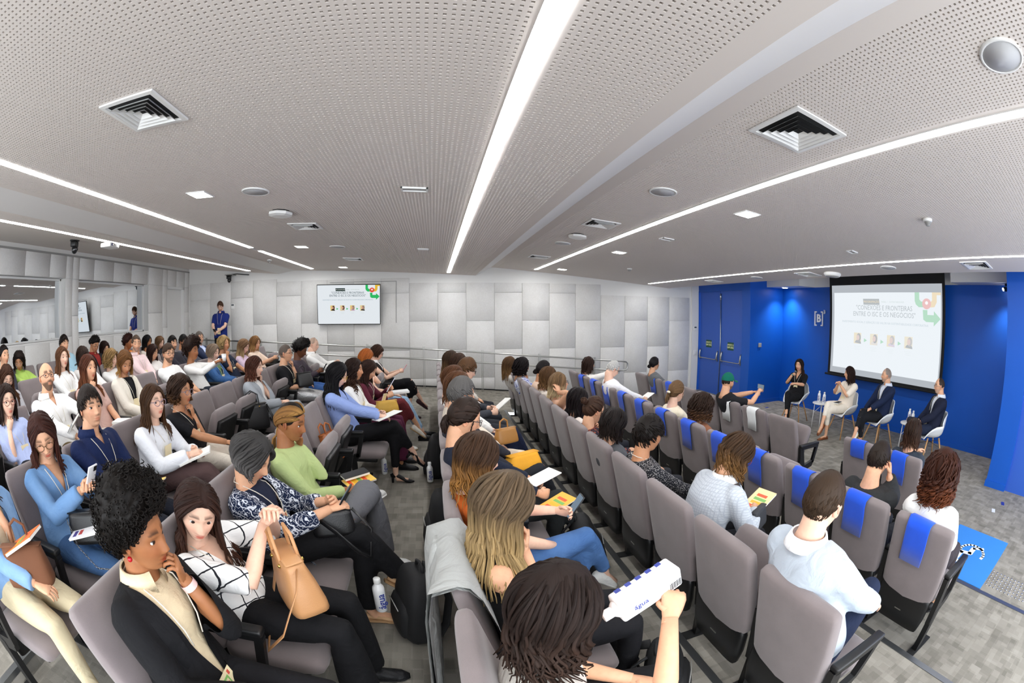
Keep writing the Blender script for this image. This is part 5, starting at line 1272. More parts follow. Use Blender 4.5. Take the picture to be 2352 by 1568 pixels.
def lanyard(t, r, sp, lod):
    off = 0.020+(0.014 if sp.get('style') == 'jacket' else 0.0); tb = sp.get('badge_t', 0.50); b = MB(); pts = []
    for s, order in ((1, (0.55, 0.7, 0.82, 0.9, 0.96)), (-1, (0.96, 0.9, 0.82, 0.7, 0.55))):
        for q in order:
            if q < tb+0.03: continue
            pts.append(front_pt(r, q, s*np.interp(q, [tb, 0.96], [0.012, 0.075]), off))
        if s > 0: pts += [r.N+r.l*0.05-r.f*0.05+r.u*0.02, r.N-r.f*0.066+r.u*0.025, r.N-r.l*0.05-r.f*0.05+r.u*0.02]
    b.tube(pts, 0.0028, 4 if lod else 6, (0, 0, 1)); b.build('lanyard', M_CORD, t)
    c = front_pt(r, tb, sp.get('badge_y', 0.0), off+0.004); up = nrm(front_pt(r, tb+0.12, 0, off)-front_pt(r, tb-0.06, 0, off)); rt = r.l; fw = nrm(np.cross(rt, up)); c = c-up*0.06
    def rectg(name, mat, x0, x1, z0, z1, th, o_, par):
        b = MB(); b.smooth = False; V = [c+rt*x+up*z+fw*(o_+q) for q in (0, th) for x, z in ((x0, z0), (x1, z0), (x1, z1), (x0, z1))]
        b.add(V, [(3, 2, 1, 0), (4, 5, 6, 7), (0, 1, 5, 4), (1, 2, 6, 5), (2, 3, 7, 6), (3, 0, 4, 7)]); return b.build(name, mat, par)
    bd = rectg('badge', M_BADGE, -0.047, 0.047, -0.075, 0.075, 0.0015, 0, t)
    if lod == 0:
        o = 0.0016; G, R_, D = plain('print_green', '#8cc36a', .5), plain('print_red', '#dd5a48', .5), plain('print_dark', '#4a4438', .5)
        for nm, mt, x0, x1, z0, z1 in (('badge_print', G, -0.03, 0.012, 0.052, 0.060), ('badge_print', G, 0.004, 0.012, 0.03, 0.052), ('badge_print', R_, 0.018, 0.032, 0.052, 0.068), ('badge_print', R_, -0.012, 0.0, 0.03, 0.042), ('badge_print', G, -0.044, -0.02, 0.022, 0.028), ('badge_print', D, -0.026, 0.026, 0.005, 0.010), ('badge_print', D, -0.022, 0.022, -0.006, -0.001), ('badge_print', D, -0.03, 0.03, -0.024, -0.018), ('badge_label', M_WPLAST, -0.034, 0.034, -0.052, -0.028)):
            rectg(nm, mt, x0, x1, z0, z1, 0.0004, o, bd)
# ------------------------------------------------------------------ the audience
CAST = []
def P(row, k, px, py, label, **sp): CAST.append((row, k, px, py, label, sp)); OCC[(row, k)] = 1
BLK = ('#16161a',); WHT = ('#f2f1ef',); DKT = ('#22242b',)
# row A, left of the aisle
P('A', 0, 318, 1222, 'woman with tall black afro and black cardigan, hand at her mouth', skin=3, hair=('afro', '#15100d'), vol=0.055, topk=0.75, yaw=8, pitch=6, style='jacket', top=('#101013',), shirt=('#dccaa8',), vd=0.55, vw=0.10, armL='mouth', armR='lap', bottom=('#141418',), lan=1, badge_t=0.22, ncurl=1100, curl=0.0055, cw=0.0024, extra='watch')
P('A', 1, 452, 1172, 'woman in white windowpane blouse looking at the camera', skin=0, hair=('long', '#33201a', '#4a2e22'), len=0.24, open=66, yaw=-52, pitch=16, roll=-16, part=0.25, top=('#f3f3f2', 'plaid', '#23252b'), neck=(0.075, 0.16), sleeve='elbow', armL=(0.20, 0.07, 0.99, 0.6), armR=(0.20, 0.0, 0.97, 0.6), bottom=('#121215',), flare_leg=0.05, lan=1, badge_t=0.62, badge_y=-0.02, gazey=0.0, loose_s=0.008, legs='flat', lid=0.5)
P('A', 2, 580, 1050, 'woman with grey bob in navy patterned kimono reading her phone', skin=1, hair=('long', '#3b3938', '#6f6c6a'), len=0.07, open=58, yaw=-8, pitch=30, vol=0.022, bobin=0.05, style='jacket', collar=False, top=('#17233f', 'ethnic', '#d4d9e2'), shirt=('#1b2136',), neck=(0.10, 0.16), vd=0.6, vw=0.11, sleeve='three', armL='phone', armR=(0.34, -0.03, 0.80, 0.6), bottom=('#101013',), lan=1, badge_t=0.52, legs='crossR', flare_leg=0.02, shoes=('#caa27a', '#a98660', 'sandal'))
P('A', 3, 668, 968, 'woman with golden braids in pale green sweater', skin=3, hair=('braids', '#a97e45', '#8a6236'), brow='#2a1c14', yaw=-4, pitch=14, top=('#b4c487',), armL='cheek', armR=(0.30, -0.02, 0.66), bottom=('#6a6b70',), legs='four', flare_leg=0.05, shoes=('#d9d9d6', '#efeeea', 'shoe'))
P('A', 6, 775, 860, 'woman in light blue shirt with long black hair writing notes', skin=0, hair=('long', '#131114'), len=0.30, open=60, yaw=-4, pitch=22, top=('#8ea3d9',), collar=True, glasses='#b08a4a', armL='book', armR=(0.36, -0.04, 0.74), bottom=('#131316',), legs='crossR', shoes=('#111113', '#111113', 'pump'), crop=0.18, loose_s=0.008)
P('A', 7, 813, 848, 'woman with long dark curls in white top behind blue shirt', skin=2, hair=('long', '#2a1b15', '#4a3020'), len=0.24, curlr=0.012, wave=0.01, yaw=0, pitch=4, top=WHT, armL='lap', armR='lap', bottom=('#55203a',), flare_leg=0.05, lan=1)
P('A', 8, 846, 849, 'smiling woman in burgundy looking down at a blue tablet', skin=1, hair=('long', '#35211a'), len=0.18, yaw=-6, pitch=26, top=('#5a1f30',), armL='phone', armR='book', bottom=('#6a2a2e',), legs='crossR', crop=0.3, shoes=('#eeeae0', '#b79a74', 'shoe'), lan=1)
P('A', 9, 842, 822, 'ginger-haired woman in peach half hidden behind burgundy top', skin=0, hair=('long', '#a85c28', '#c27a3a'), len=0.05, yaw=10, pitch=10, top=('#f0cdb2',), sleeve='short', armL='cheek', armR='thigh', bottom=('#8fb2d2', 'denim', '#a9c6e0'), shoes=('#151517', '#101012', 'shoe'), legs='stretch')
P('A', 11, 866, 809, 'woman with brown bob and glasses, white shirt, holding a phone', skin=0, hair=('long', '#3f281c'), len=0.05, fringe=9, yaw=-2, pitch=16, glasses='#1c1a1a', style='jacket', top=('#211d1d',), shirt=WHT, sleeve='none', armL='phone', armR='phone', bottom=('#141417',), legs='crossR', shoes=('#3a2328', '#241418', 'shoe'), crop=0.25)
# row A2
P('A2', 0, None, None, 'person in light denim jacket and beige trousers cut by the left edge', skin=1, hair=('long', '#3a241a'), len=0.2, yaw=-10, style='jacket', top=('#86a7cc', 'denim', '#6d92bd'), shirt=('#d9c9ae',), vd=0.55, vw=0.10, collar=False, armL='chin', armR=(0.36, -0.04, 0.68), bottom=('#cdbf9f',), lan=1, badge_t=0.42)
P('A2', 1, 98, 1000, 'woman in denim shirt smiling down at her white phone', skin=1, hair=('long', '#3c1f18', '#4f2a1e'), len=0.20, open=58, yaw=-34, pitch=24, roll=8, top=('#7296c0', 'denim', '#5f86b4'), neck=(0.07, 0.18), glasses='#6a4a2a', armL=(0.32, 0.03, 0.92, 0.6), armR=(0.32, -0.04, 0.90, 0.6), bottom=('#4a6b96', 'denim', '#3d5d88'), lan=1, badge_t=0.5, lid=0.3, loose_s=0.006)
P('A2', 2, 207, 935, 'man in navy shirt with lanyard looking to the stage', sex='m', skin=1, hair=('short', '#2a211d'), vol=0.020, yaw=-12, pitch=-6, top=('#15234b',), collar=True, neck=(0.05, 0.09), armL='lap', armR='thigh', bottom=('#1c1f2a',), lan=1, badge_t=0.42)
P('A2', 3, 352, 922, 'woman in white shirt with glasses writing in a notebook', skin=0, hair=('long', '#47301f', '#5a3c26'), len=0.28, open=64, yaw=-14, pitch=-2, top=('#eef1f7',), glasses='#8a7a8a', armL='book', armR=(0.36, -0.05, 0.76), bottom=('#5f4a49',), legs='crossR', crop=0.3, shoes=('#b8404a', '#8a2a32', 'sandal'), lan=1, badge_t=0.6, loose_s=0.01, bulk=1.05)
P('A2', 4, 416, 897, 'woman in black top with brown curls, chin on hand', skin=2, hair=('long', '#35241a', '#6e4a2c'), len=0.08, curlr=0.014, wave=0.012, vol=0.026, open=68, yaw=-4, pitch=2, glasses='#9a8a96', top=BLK, neck=(0.07, 0.12), sleeve='short', armL='chin', armR=(0.33, 0.05, 0.66), bottom=('#ddd5c8',), lan=1, badge_t=0.55, bulk=1.08)
P('A2', 7, 585, 842, 'woman in grey blazer with wavy auburn hair leaning on her hand', skin=0, hair=('long', '#4a2a1f', '#63392a'), len=0.16, wave=0.014, yaw=2, pitch=6, style='jacket', top=('#a2a7ad',), shirt=WHT, armL='cheek', armR=(0.30, -0.06, 0.68), bottom=('#a5aab0',), legs='crossR', collar=False, vd=0.42)
P('A2', 9, 656, 811, 'person with buzz cut and glasses in black top, hand at chin', skin=1, hair=('buzz', '#5d524b'), stubble='#5d524b', yaw=4, pitch=-2, glasses='#151517', top=BLK, armL='chin', armR=(0.26, -0.02, 0.68), bottom=('#b8b9bb', 'sequin', '#e8e8ea'), lan=1, sleeve='elbow')
P('A2', 10, 691, 803, 'woman with round black afro looking at her phone', skin=4, hair=('afro', '#120e0d'), vol=0.062, yaw=0, pitch=26, top=('#4d434c', 'dots', '#2a242b'), armL='phone', armR='phone', bottom=('#3f66a8', 'denim', '#4a72b4'))
P('A2', 12, 720, 791, 'balding man in white shirt holding a phone by the ramp', sex='m', skin=0, hair=('balding', '#b59a88'), stubble='#c0a592', yaw=0, pitch=8, top=('#f5f4f1',), collar=True, armL='phone', armR='thigh', bottom=('#2a2c36',))
# row A3
P('A3', 2, 16, 920, 'woman in light blue blouse with glasses, fist at chin', skin=0, hair=('long', '#2e1e18'), len=0.16, yaw=-12, pitch=2, glasses='#7a3a34', top=('#b7c5ee',), armR='chin', armL='lap', sleeve='elbow', bottom=DKT, lan=1)
P('A3', 3, 107, 866, 'bald bearded man in white shirt looking up', sex='m', skin=1, hair=('none', '#241a16'), beard='#2c221d', yaw=-18, pitch=-16, glasses='#2a2220', top=WHT, collar=True, neck=(0.05, 0.10), armL=(0.34, 0.05, 0.93, 0.8), armR=(0.30, -0.10, 0.70), bottom=('#6a5a3c',), lan=1, badge_t=0.45, bulk=1.08)
P('A3', 4, 203, 845, 'woman with long auburn waves and headband, hand on chin', skin=1, hair=('long', '#512c1d', '#8a5230'), len=0.30, wave=0.014, yaw=-4, pitch=-2, top=('#c9a79c',), sleeve='short', armR='chin', armL='lap', bottom=('#d8cfc4',))
P('A3', 5, 287, 832, 'woman in cream blazer with half-up honey hair looking down', skin=2, hair=('long', '#6d4826', '#b98a4c'), len=0.12, yaw=-24, pitch=26, part=0.2, style='jacket', top=('#e8e1d4',), shirt=('#15161b',), collar=False, neck=(0.06, 0.1), vd=0.5, vw=0.09, armL='lap', armR='lap', bottom=('#e3dccf',), lan=1)
P('A3', 7, 387, 811, 'bearded man with glasses in white shirt, arms forward', sex='m', skin=1, hair=('short', '#4a372b'), vol=0.010, beard='#3c2c23', yaw=-28, pitch=0, glasses='#2c2422', top=WHT, armL='lap', armR='thigh', sleeve='elbow', bottom=DKT)
P('A3', 8, 442, 806, 'woman with big dark curly hair gesturing with a cup', skin=3, hair=('afro', '#251813', '#4a3022'), vol=0.075, curl=0.014, yaw=-6, pitch=0, top=('#f0efec',), armL=(0.34, 0.02, 1.0, 0.8), armR=(0.30, -0.06, 0.98, 0.8), bottom=('#2b3340',), legs='crossR')
P('A3', 9, 490, 809, 'woman with straight grey-blonde hair in blue denim jacket', skin=0, hair=('long', '#847160', '#a08c74'), len=0.06, yaw=-4, pitch=12, style='jacket', top=('#416a9f', 'denim', '#365c90'), shirt=('#5f7d55',), collar=False, armL='lap', armR='thigh', bottom=('#8a6238',), bulk=1.15, lan=1)
P('A3', 10, 514, 789, 'woman with curly blonde hair in navy top, hand on cheek', skin=2, hair=('long', '#a88c5e', '#c8ae7c'), len=0.06, curlr=0.014, vol=0.02, yaw=-10, pitch=-4, top=('#1d2539',), sleeve='short', armR='chin', armL='lap', bottom=DKT, lan=1)
P('A3', 11, 560, 795, 'woman in lilac top with straight blonde-streaked hair looking down', skin=0, hair=('long', '#86664a', '#cdb080'), len=0.22, yaw=-4, pitch=26, top=('#dec6da',), armL='lap', armR='lap', bottom=('#d9c9d4',))
P('A3', 12, 586, 787, 'woman in peach top with wavy blonde hair using a phone', skin=1, hair=('long', '#86603a', '#c99e64'), len=0.14, wave=0.01, yaw=-2, pitch=12, top=('#f3dbc7',), sleeve='elbow', armL='phone', armR='phone', bottom=('#26242c',))
# row A4
P('A4', 3, 16, 866, 'woman with very long brown hair and glasses bending over', skin=0, hair=('long', '#44291b', '#5c3a24'), len=0.32, yaw=-16, pitch=28, glasses='#8a6a5a', top=('#b9b8bd',), bottom=DKT)
P('A4', 5, 143, 821, 'woman with long straight brown hair in white blouse, profile', skin=0, hair=('long', '#63412b', '#774e34'), len=0.24, yaw=-6, pitch=-4, top=('#f4f3f1',), bottom=DKT, lan=1)
P('A4', 6, 190, 818, 'woman with dark hair bowed behind the auburn waves', skin=0, hair=('long', '#33241d'), len=0.12, yaw=-8, pitch=28, top=('#e9e6e2',), bottom=DKT)
P('A4', 7, 255, 824, 'woman with curly dark-blonde hair turned away, white top', skin=0, hair=('long', '#8f7148', '#c4a46c'), len=0.10, curlr=0.015, vol=0.028, yaw=22, pitch=8, top=WHT, bottom=DKT)
P('A4', 8, 313, 789, 'man with grey goatee in pale pink shirt facing the camera', sex='m', skin=1, hair=('receding', '#5e4d40'), beard='#8d837b', beardk=0.6, yaw=-40, pitch=2, top=('#f1d6d6',), collar=True, armL='lap', armR='lap', bottom=DKT, lan=1)
P('A4', 9, 351, 808, 'woman with long straight dark hair in white, profile', skin=1, hair=('long', '#35211b'), len=0.28, yaw=0, pitch=14, top=('#efeae6',), bottom=DKT)
P('A4', 10, 396, 788, 'man with black hair and full black beard', sex='m', skin=1, hair=('short', '#15110f'), vol=0.016, beard='#1a1512', yaw=-14, pitch=2, top=('#2d2a33',), bottom=DKT)
P('A4', 11, 421, 784, 'man with short black hair and glasses near the wall door', sex='m', skin=2, hair=('short', '#13100e'), vol=0.014, yaw=-10, pitch=6, glasses='#2a2422', top=('#4a4b55',), bottom=DKT)
P('A4', 12, 458, 776, 'grey-haired man with glasses in navy jacket and blue shirt', sex='m', skin=1, hair=('short', '#6b625a'), vol=0.012, beard='#9a8f86', beardk=0.6, yaw=-18, pitch=-8, glasses='#3a2c28', style='jacket', top=('#27314c',), shirt=('#c3d0f0',), bottom=DKT)
# row A5
P('A5', 4, 9, 816, 'person with dark pulled-back hair at the left edge', skin=1, hair=('lowbun', '#181211'), yaw=4, top=('#3a3a44',), bottom=DKT)
P('A5', 5, 44, 829, 'woman in lime green sweater and glasses looking at a phone', skin=2, hair=('long', '#231814'), len=0.10, wave=0.01, vol=0.02, yaw=-42, pitch=24, glasses='#b9a9a0', top=('#b6d76c',), rollneck=1, armL='phone', armR='phone', bottom=DKT)
P('A5', 7, 147, 789, 'man with dark hair in light blue shirt under the mullion', sex='m', skin=1, hair=('short', '#221915'), vol=0.018, yaw=-6, pitch=0, top=('#a9cfe1',), armL='chin', armR='lap', bottom=DKT)
P('A5', 8, 217, 791, 'young man with black curls and glasses in black and red', sex='m', skin=2, hair=('curlytop', '#14100e'), vol=0.026, yaw=-6, pitch=22, glasses='#2a2a2c', style='jacket', top=('#17171a',), shirt=('#8c2b27',), bottom=DKT)
P('A5', 9, 240, 800, 'woman with dark hair and glasses in black by the wall', skin=1, hair=('long', '#2b1b17'), len=0.14, yaw=-10, pitch=18, glasses='#4a3a34', top=BLK, bottom=DKT)
P('A5', 10, 294, 786, 'woman with short dark red curls and orange top', skin=3, hair=('afro', '#351a15'), vol=0.034, curl=0.010, yaw=18, pitch=6, top=('#dd843c',), bottom=DKT)
P('A5', 11, 338, 784, 'woman with sleek black hair, hand on her face', skin=3, hair=('long', '#110f11'), len=0.16, yaw=6, pitch=10, top=('#d9cfc4',), armR='cheek', bottom=DKT)
P('A5', 12, 367, 786, 'woman with light brown hair in dark top looking down', skin=0, hair=('long', '#77583f', '#8d6a4c'), len=0.2, yaw=-4, pitch=20, top=('#24252c',), bottom=DKT)
# row B below the camera
P('B', 0, 1285, 1395, 'woman with dark wavy hair drinking from a carton, white sleeveless top', skin=1, hair=('long', '#261b17', '#3a2a22'), len=0.17, wave=0.022, vol=0.024, nlock=120, open=66, part=-0.1, yaw=8, pitch=-6, glasses='#241418', top=('#f3efe6',), sleeve='none', infl=0.008, armR=(0.26, -0.09, 1.06, 0.7), armL='lap', bottom=('#141417',), extra='none')
P('B', 1, 1158, 1160, 'woman with long ash-blonde hair in black sleeveless top', skin=1, hair=('long', '#5d4c39', '#c7a873'), len=0.30, nlock=120, open=64, part=0.1, vol=0.018, yaw=12, pitch=16, top=('#121215',), sleeve='none', infl=0.006, armR='mouth', armL='lap', bottom=('#17171b',))
P('B', 2, 1098, 1050, 'woman with brown-to-gold wavy hair in orange top', skin=0, hair=('long', '#3f2b1d', '#a5743a'), len=0.18, wave=0.014, yaw=14, pitch=10, top=('#c25f22',), sleeve='elbow', armL='phone', armR='lap', bottom=('#44689c', 'denim', '#557bb0'), legs='crossR', shoes=('#e6e6e2', '#d2d2cd', 'shoe'))
P('B', 3, 1067, 959, 'woman with dark ponytail in navy writing on paper', skin=1, hair=('pony', '#2b1f19', '#352620'), knot=(-0.11, 0.0, -0.02), len=0.12, yaw=8, pitch=18, glasses='#2a2422', top=('#1c2233',), armL='book', armR='book', bottom=('#2c2f30',), legs='crossR')
P('B', 4, 1060, 905, 'grey-haired man in the row below the camera', sex='m', skin=1, hair=('short', '#5f5c5a'), vol=0.016, yaw=20, pitch=6, top=('#2a2c35',), armL='thigh', armR='lap', bottom=('#26282e',), legs='crossR', shoes=('#274a72', '#efe9da', 'shoe'), crop=0.2)
P('B', 5, 1052, 886, 'woman with brown hair mostly hidden behind the grey-haired man', skin=0, hair=('long', '#5b3a24'), len=0.16, yaw=6, pitch=16, top=('#e2d6c6',), bottom=('#e6d7c4',))
P('B', 6, 1042, 868, 'woman with smooth chestnut bob', skin=0, hair=('long', '#56351f', '#6b4528'), len=0.10, bobin=0.06, yaw=6, pitch=12, top=('#eceae6',), bottom=('#232a44',), legs='crossR')
P('B', 7, 1072, 849, 'young person with brown fringe and big black glasses', sex='m', skin=0, hair=('short', '#5d4028'), vol=0.024, top_=0, yaw=4, pitch=16, glasses='#151517', armL='book', armR='book', top=('#3b3d44',), bottom=('#33353b',))
P('B', 8, 1054, 834, 'person with wavy brown hair behind the young glasses wearer', skin=1, hair=('long', '#3d281c'), len=0.10, wave=0.01, yaw=0, pitch=6, top=('#d5d0ca',), bottom=DKT)
P('B', 9, 1036, 826, 'woman with very long dark-blonde hair at the far end', skin=1, hair=('long', '#3c2a1d', '#7d5c36'), len=0.34, yaw=4, pitch=6, top=('#d0c9c0',), bottom=DKT)
# row C
P('C', 0, 1893, 1152, 'man with short brown hair in light grey suit jacket, seen from behind', sex='m', skin=0, hair=('short', '#3f2f22'), vol=0.0075, ntuft=520, flow=-0.5, yaw=2, pitch=4, style='jacket', top=('#b9c3ce',), shirt=('#f3f5f8',), armL='thigh', armR='thigh', bottom=('#1d2740',), legs='crossR', shoes=('#4a2f22', '#b88a3c', 'shoe'), bulk=1.05, hs=1.04)
P('C', 2, 1693, 1040, 'woman in grey checked blazer bending forward over her papers', skin=1, hair=('long', '#3c2919', '#7a5730'), len=0.13, wave=0.012, yaw=-6, pitch=34, style='jacket', top=('#c6ccd3', 'check', '#b4bbc5'), shirt=WHT, armL=(0.42, 0.05, 0.72), armR=(0.38, -0.10, 0.74), bottom=('#1c1d22',), glasses='#7a3a3a', lean=0.18, bulk=1.04)
P('C', 3, 1490, 997, 'person with short black hair in black and white speckled shirt', skin=2, hair=('short', '#1c1613'), vol=0.024, tuft=0.6, yaw=8, pitch=8, top=('#25262b', 'dots', '#c9c6c4'), armL='lap', armR='thigh', bottom=('#2a2c30',), lan=1)
P('C', 4, 1411, 972, 'woman with black shoulder-length hair in dark grey jacket', skin=1, hair=('long', '#1d1614', '#2a201c'), len=0.12, yaw=10, pitch=10, top=('#55575b',), armL='cheek', armR='lap', bottom=('#26272c',))
P('C', 5, 1364, 941, 'woman with hair in a brown bun and dark floral dress', skin=1, hair=('bun', '#3c281d', '#4a3325'), yaw=8, pitch=12, glasses='#1d1716', top=('#2b2630', 'floral', '#8c4a3c'), armL='chin', armR='lap', bottom=('#2b2630',))
P('C', 6, 1328, 917, 'woman with long glossy black hair in white top', skin=1, hair=('long', '#1a1213'), len=0.2, yaw=6, pitch=8, top=('#efe3d8',), sleeve='short', bottom=DKT)
P('C', 7, 1284, 880, 'woman with ombre blonde hair and glasses, hand behind her neck', skin=1, hair=('long', '#7a5f42', '#d3bd93'), len=0.14, pull=(-0.8, 0, 0), yaw=4, pitch=-10, glasses='#3a2c28', top=('#e3b79c',), sleeve='none', armR='hair', armL='lap', bottom=DKT)
P('C', 8, 1260, 864, 'woman with wavy brown hair behind the ombre blonde', skin=0, hair=('long', '#5b4028', '#7a5936'), len=0.16, wave=0.012, yaw=6, pitch=8, top=('#e9ded2',), bottom=DKT)
P('C', 9, 1248, 848, 'woman with black hair in a low bun', skin=2, hair=('lowbun', '#191414'), yaw=6, pitch=10, top=('#eccfb8',), bottom=DKT)
P('C', 10, 1199, 841, 'woman with black curls and glasses in blue floral blouse', skin=2, hair=('long', '#161011'), len=0.12, curlr=0.014, vol=0.028, yaw=-2, pitch=6, glasses='#3a2a28', top=('#dfe3f2', 'floral', '#3f57b4'), armR='chin', armL='lap', bottom=DKT)
P('C', 11, 1171, 836, 'woman with long golden-brown hair at the far end of her row', skin=0, hair=('long', '#5d422a', '#8c683e'), len=0.26, yaw=4, pitch=4, top=('#d9d3cc',), bottom=DKT)
# row D
P('D', 0, 2161, 1088, 'woman with big red-brown curls in white blouse', skin=1, hair=('long', '#3a1d12', '#6e3a1e'), len=0.15, curlr=0.018, wave=0.012, vol=0.040, nlock=140, lw=0.008, yaw=6, pitch=6, top=('#f1f0ee',), sleeve='elbow', loose_s=0.02, armL='lap', armR='lap', bottom=('#3a3438',))
P('D', 1, 2018, 1056, 'man with dark hair in charcoal jacket, hand raised to his face', sex='m', skin=1, hair=('receding', '#2b211b'), vol=0.012, yaw=4, pitch=16, style='jacket', top=('#2d2e2f',), shirt=('#1a1b1d',), armR='temple', armL='thigh', bottom=('#202126',), collar=False)
P('D', 5, 1612, 933, 'woman with dense brown curls in brown top', skin=3, hair=('long', '#2f2018', '#5c3d26'), len=0.12, curlr=0.016, vol=0.034, nlock=110, yaw=6, pitch=8, top=('#8a5a42',), armL='lap', armR='lap', bottom=DKT)
P('D', 6, 1554, 899, 'woman with hair clipped in a low ponytail and cream top', skin=0, hair=('pony', '#6a5036', '#7d6040'), knot=(-0.11, 0.0, -0.01), len=0.15, yaw=6, pitch=6, top=('#f0e6cf',), armL='lap', armR='lap', bottom=DKT, extra='clip')
P('D', 9, 1408, 847, 'white-haired man with glasses in white shirt reading', sex='m', skin=0, hair=('receding', '#d9d7d3'), vol=0.010, yaw=0, pitch=26, glasses='#1a1817', top=('#f4f3f6',), armL='book', armR='book', bottom=('#3a3c44',))
P('D', 11, 1352, 836, 'woman with straight dark hair in white and blue, hand raised', skin=1, hair=('long', '#33211a'), len=0.15, yaw=4, pitch=0, top=('#f0ece6',), armR=(0.35, 0.0, 1.05, 0.8), armL='lap', bottom=('#2c4a92',))
# row E and the front block
P('E', 7, 1672, 877, 'man in green cap filming with his phone', sex='m', skin=1, hair=('short', '#2a201b'), vol=0.004, beard='#3a2c24', yaw=2, pitch=0, top=('#1d1d20',), sleeve='short', armR=(0.24, -0.10, 1.06, 0.7), armL=(0.24, 0.0, 1.04, 0.7), bottom=DKT, extra='cap')
P('E', 11, 1503, 835, 'woman with black hair tied low in grey jacket at the far end', skin=1, hair=('lowbun', '#171213'), yaw=4, pitch=2, top=('#6c6e70',), bottom=DKT)
P('R', 0, 2097, 992, 'woman with long brown hair in dark blouse on the front block', skin=1, hair=('long', '#2f1e15', '#4a3020'), len=0.14, yaw=0, pitch=6, top=('#343b46',), armL=(0.30, 0.10, 0.86), armR='lap', bottom=DKT)
# panel on the stage: (x, y, facing)
P('P', 0, 1836, 838, 'panelist in black with long dark hair speaking into a microphone', skin=1, hair=('long', '#241712', '#35221a'), len=0.22, yaw=2, pitch=2, pos=(7.0, PI+0.30), top=('#121215',), neck=(0.06, 0.16), sleeve='elbow', armR=(0.22, -0.02, 0.98, 0.85), armL=(0.36, 0.14, 0.84, 0.3), bottom=('#121215',), legs='crossR', crop=0.12, shoes=('#121214', '#121214', 'heel'), lan=1, badge_t=0.45)
P('P', 1, 1951, 857, 'panelist in cream outfit with long dark hair', skin=1, hair=('long', '#2b1a14'), len=0.20, yaw=-34, pitch=0, pos=(7.0, PI-0.20), top=('#eee2d2',), sleeve='elbow', loose_s=0.014, armR=(0.20, -0.02, 0.98, 0.7), armL=(0.21, 0.05, 0.97, 0.7), bottom=('#e9dfcf',), legs='crossR', crop=0.35, shoes=('#8a5230', '#6a3c22', 'sandal'), lan=1, badge_t=0.42)
P('P', 2, 2036, 862, 'panelist with shaved head and grey beard in navy jacket', sex='m', skin=1, hair=('balding', '#8d8078'), stubble='#b59c8c', beard='#8d8379', beardk=0.5, yaw=-30, pitch=-2, pos=(7.05, PI-0.35), style='jacket', top=('#18233f',), shirt=('#d9dfec',), armR=(0.30, -0.14, 0.60), armL=(0.30, 0.06, 0.68), bottom=('#17181c',), legs='crossR', crop=0.22, shoes=('#f0efe6', '#c9ab5a', 'shoe'), lan=1, badge_t=0.35)
P('P', 3, 2158, 886, 'panelist with bald crown and glasses in dark suit', sex='m', skin=1, hair=('balding', '#3a302b'), beard='#a39a92', beardk=0.5, yaw=-12, pitch=2, glasses='#8a8078', pos=(7.05, PI-0.70), style='jacket', top=('#1a1f33',), shirt=('#dfe6f0',), armR='lap', armL='lap', bottom=('#1c2438',), legs='four', shoes=('#121214', '#0c0c0e', 'shoe'), lan=1, badge_t=0.35)
P('S', 0, 506, 703, 'standing man in blue polo shirt looking at his phone by the wall', sex='m', skin=0, hair=('short', '#4a3020'), vol=0.012, beard='#6b4a34', beardk=0.7, yaw=6, pitch=26, glasses='#2c2624', top=('#1c2c72',), sleeve='short', collar=True, armR=(0.27, -0.06, 1.20, 0.7), armL=(0.26, 0.04, 1.18, 0.6), bottom=('#17171a',), stand=1, hipz=0.98, lan=1, badge_t=0.40)

def nominal(row, k, sp):
    x, F = ROWS[row]; return np.array([x+0.30, seat_y(row, k), F])
PEOPLE = {}
def add_watch(t, r, sp, arms, legs):
    E, T = arms[1][0], arms[1][1]; d = nrm(T-E); b = MB(); b.tube([T-d*0.045, T-d*0.02], [0.031, 0.030], 14, r.f, cap=False); b.build('watch_band', plain('watch_pink', '#e3bcb8', 0.5), t)
    q = r.H+r.Rh@np.array([-0.006, -0.085, -0.05]); b = MB(); b.ball(q, 0.009, 10, 8); b.build('earring', plain('earring_red', '#b3121f', 0.15), t)
def add_clip(t, r, sp, arms, legs):
    b = MB(); q = r.H+r.Rh@np.array([-0.125, -0.01, -0.005]); b.ball(q, (0.012, 0.035, 0.014), 10, 6, rot=r.Rh); b.build('hair_clip', plain('clip_cream', '#e8dfc6', 0.3), t)
def add_cap(t, r, sp, arms, legs):
    b = MB(); V = []; n = 22; nr = 8
    for i in range(nr+1):
        al = 1.42*i/nr
        for j in range(n):
            ph = 2*PI*j/n; V.append(r.H+r.Rh@(scalp((math.sin(al)*math.cos(ph), math.sin(al)*math.sin(ph), math.cos(al)+0.16), 0.012+0.012*math.cos(al))))
    b.add(V, [(i*n+j, (i+1)*n+j, (i+1)*n+(j+1) % n, i*n+(j+1) % n) for i in range(nr) for j in range(n)]+[tuple(range(n))])
    mt = cloth_mat('#0f6a58'); c = b.build('cap', mt, t)
    b = MB(); V = []
    for q in range(9):
        a = -1.0+2.0*q/8; e = scalp((math.cos(a), math.sin(a), 0.26), 0.012); o = e+np.array([0.075*math.cos(a*0.9), 0.02*math.sin(a), -0.018-0.012*abs(math.sin(a))]); V += [r.H+r.Rh@e, r.H+r.Rh@o, r.H+r.Rh@(o+np.array([0, 0, 0.004])), r.H+r.Rh@(e+np.array([0, 0, 0.004]))]
    b.add(V, [(i*4+j, i*4+(j+1) % 4, (i+1)*4+(j+1) % 4, (i+1)*4+j) for i in range(8) for j in range(4)]); b.build('cap_brim', mt, c)
EXTRA = dict(watch=add_watch, clip=add_clip, cap=add_cap, none=None)
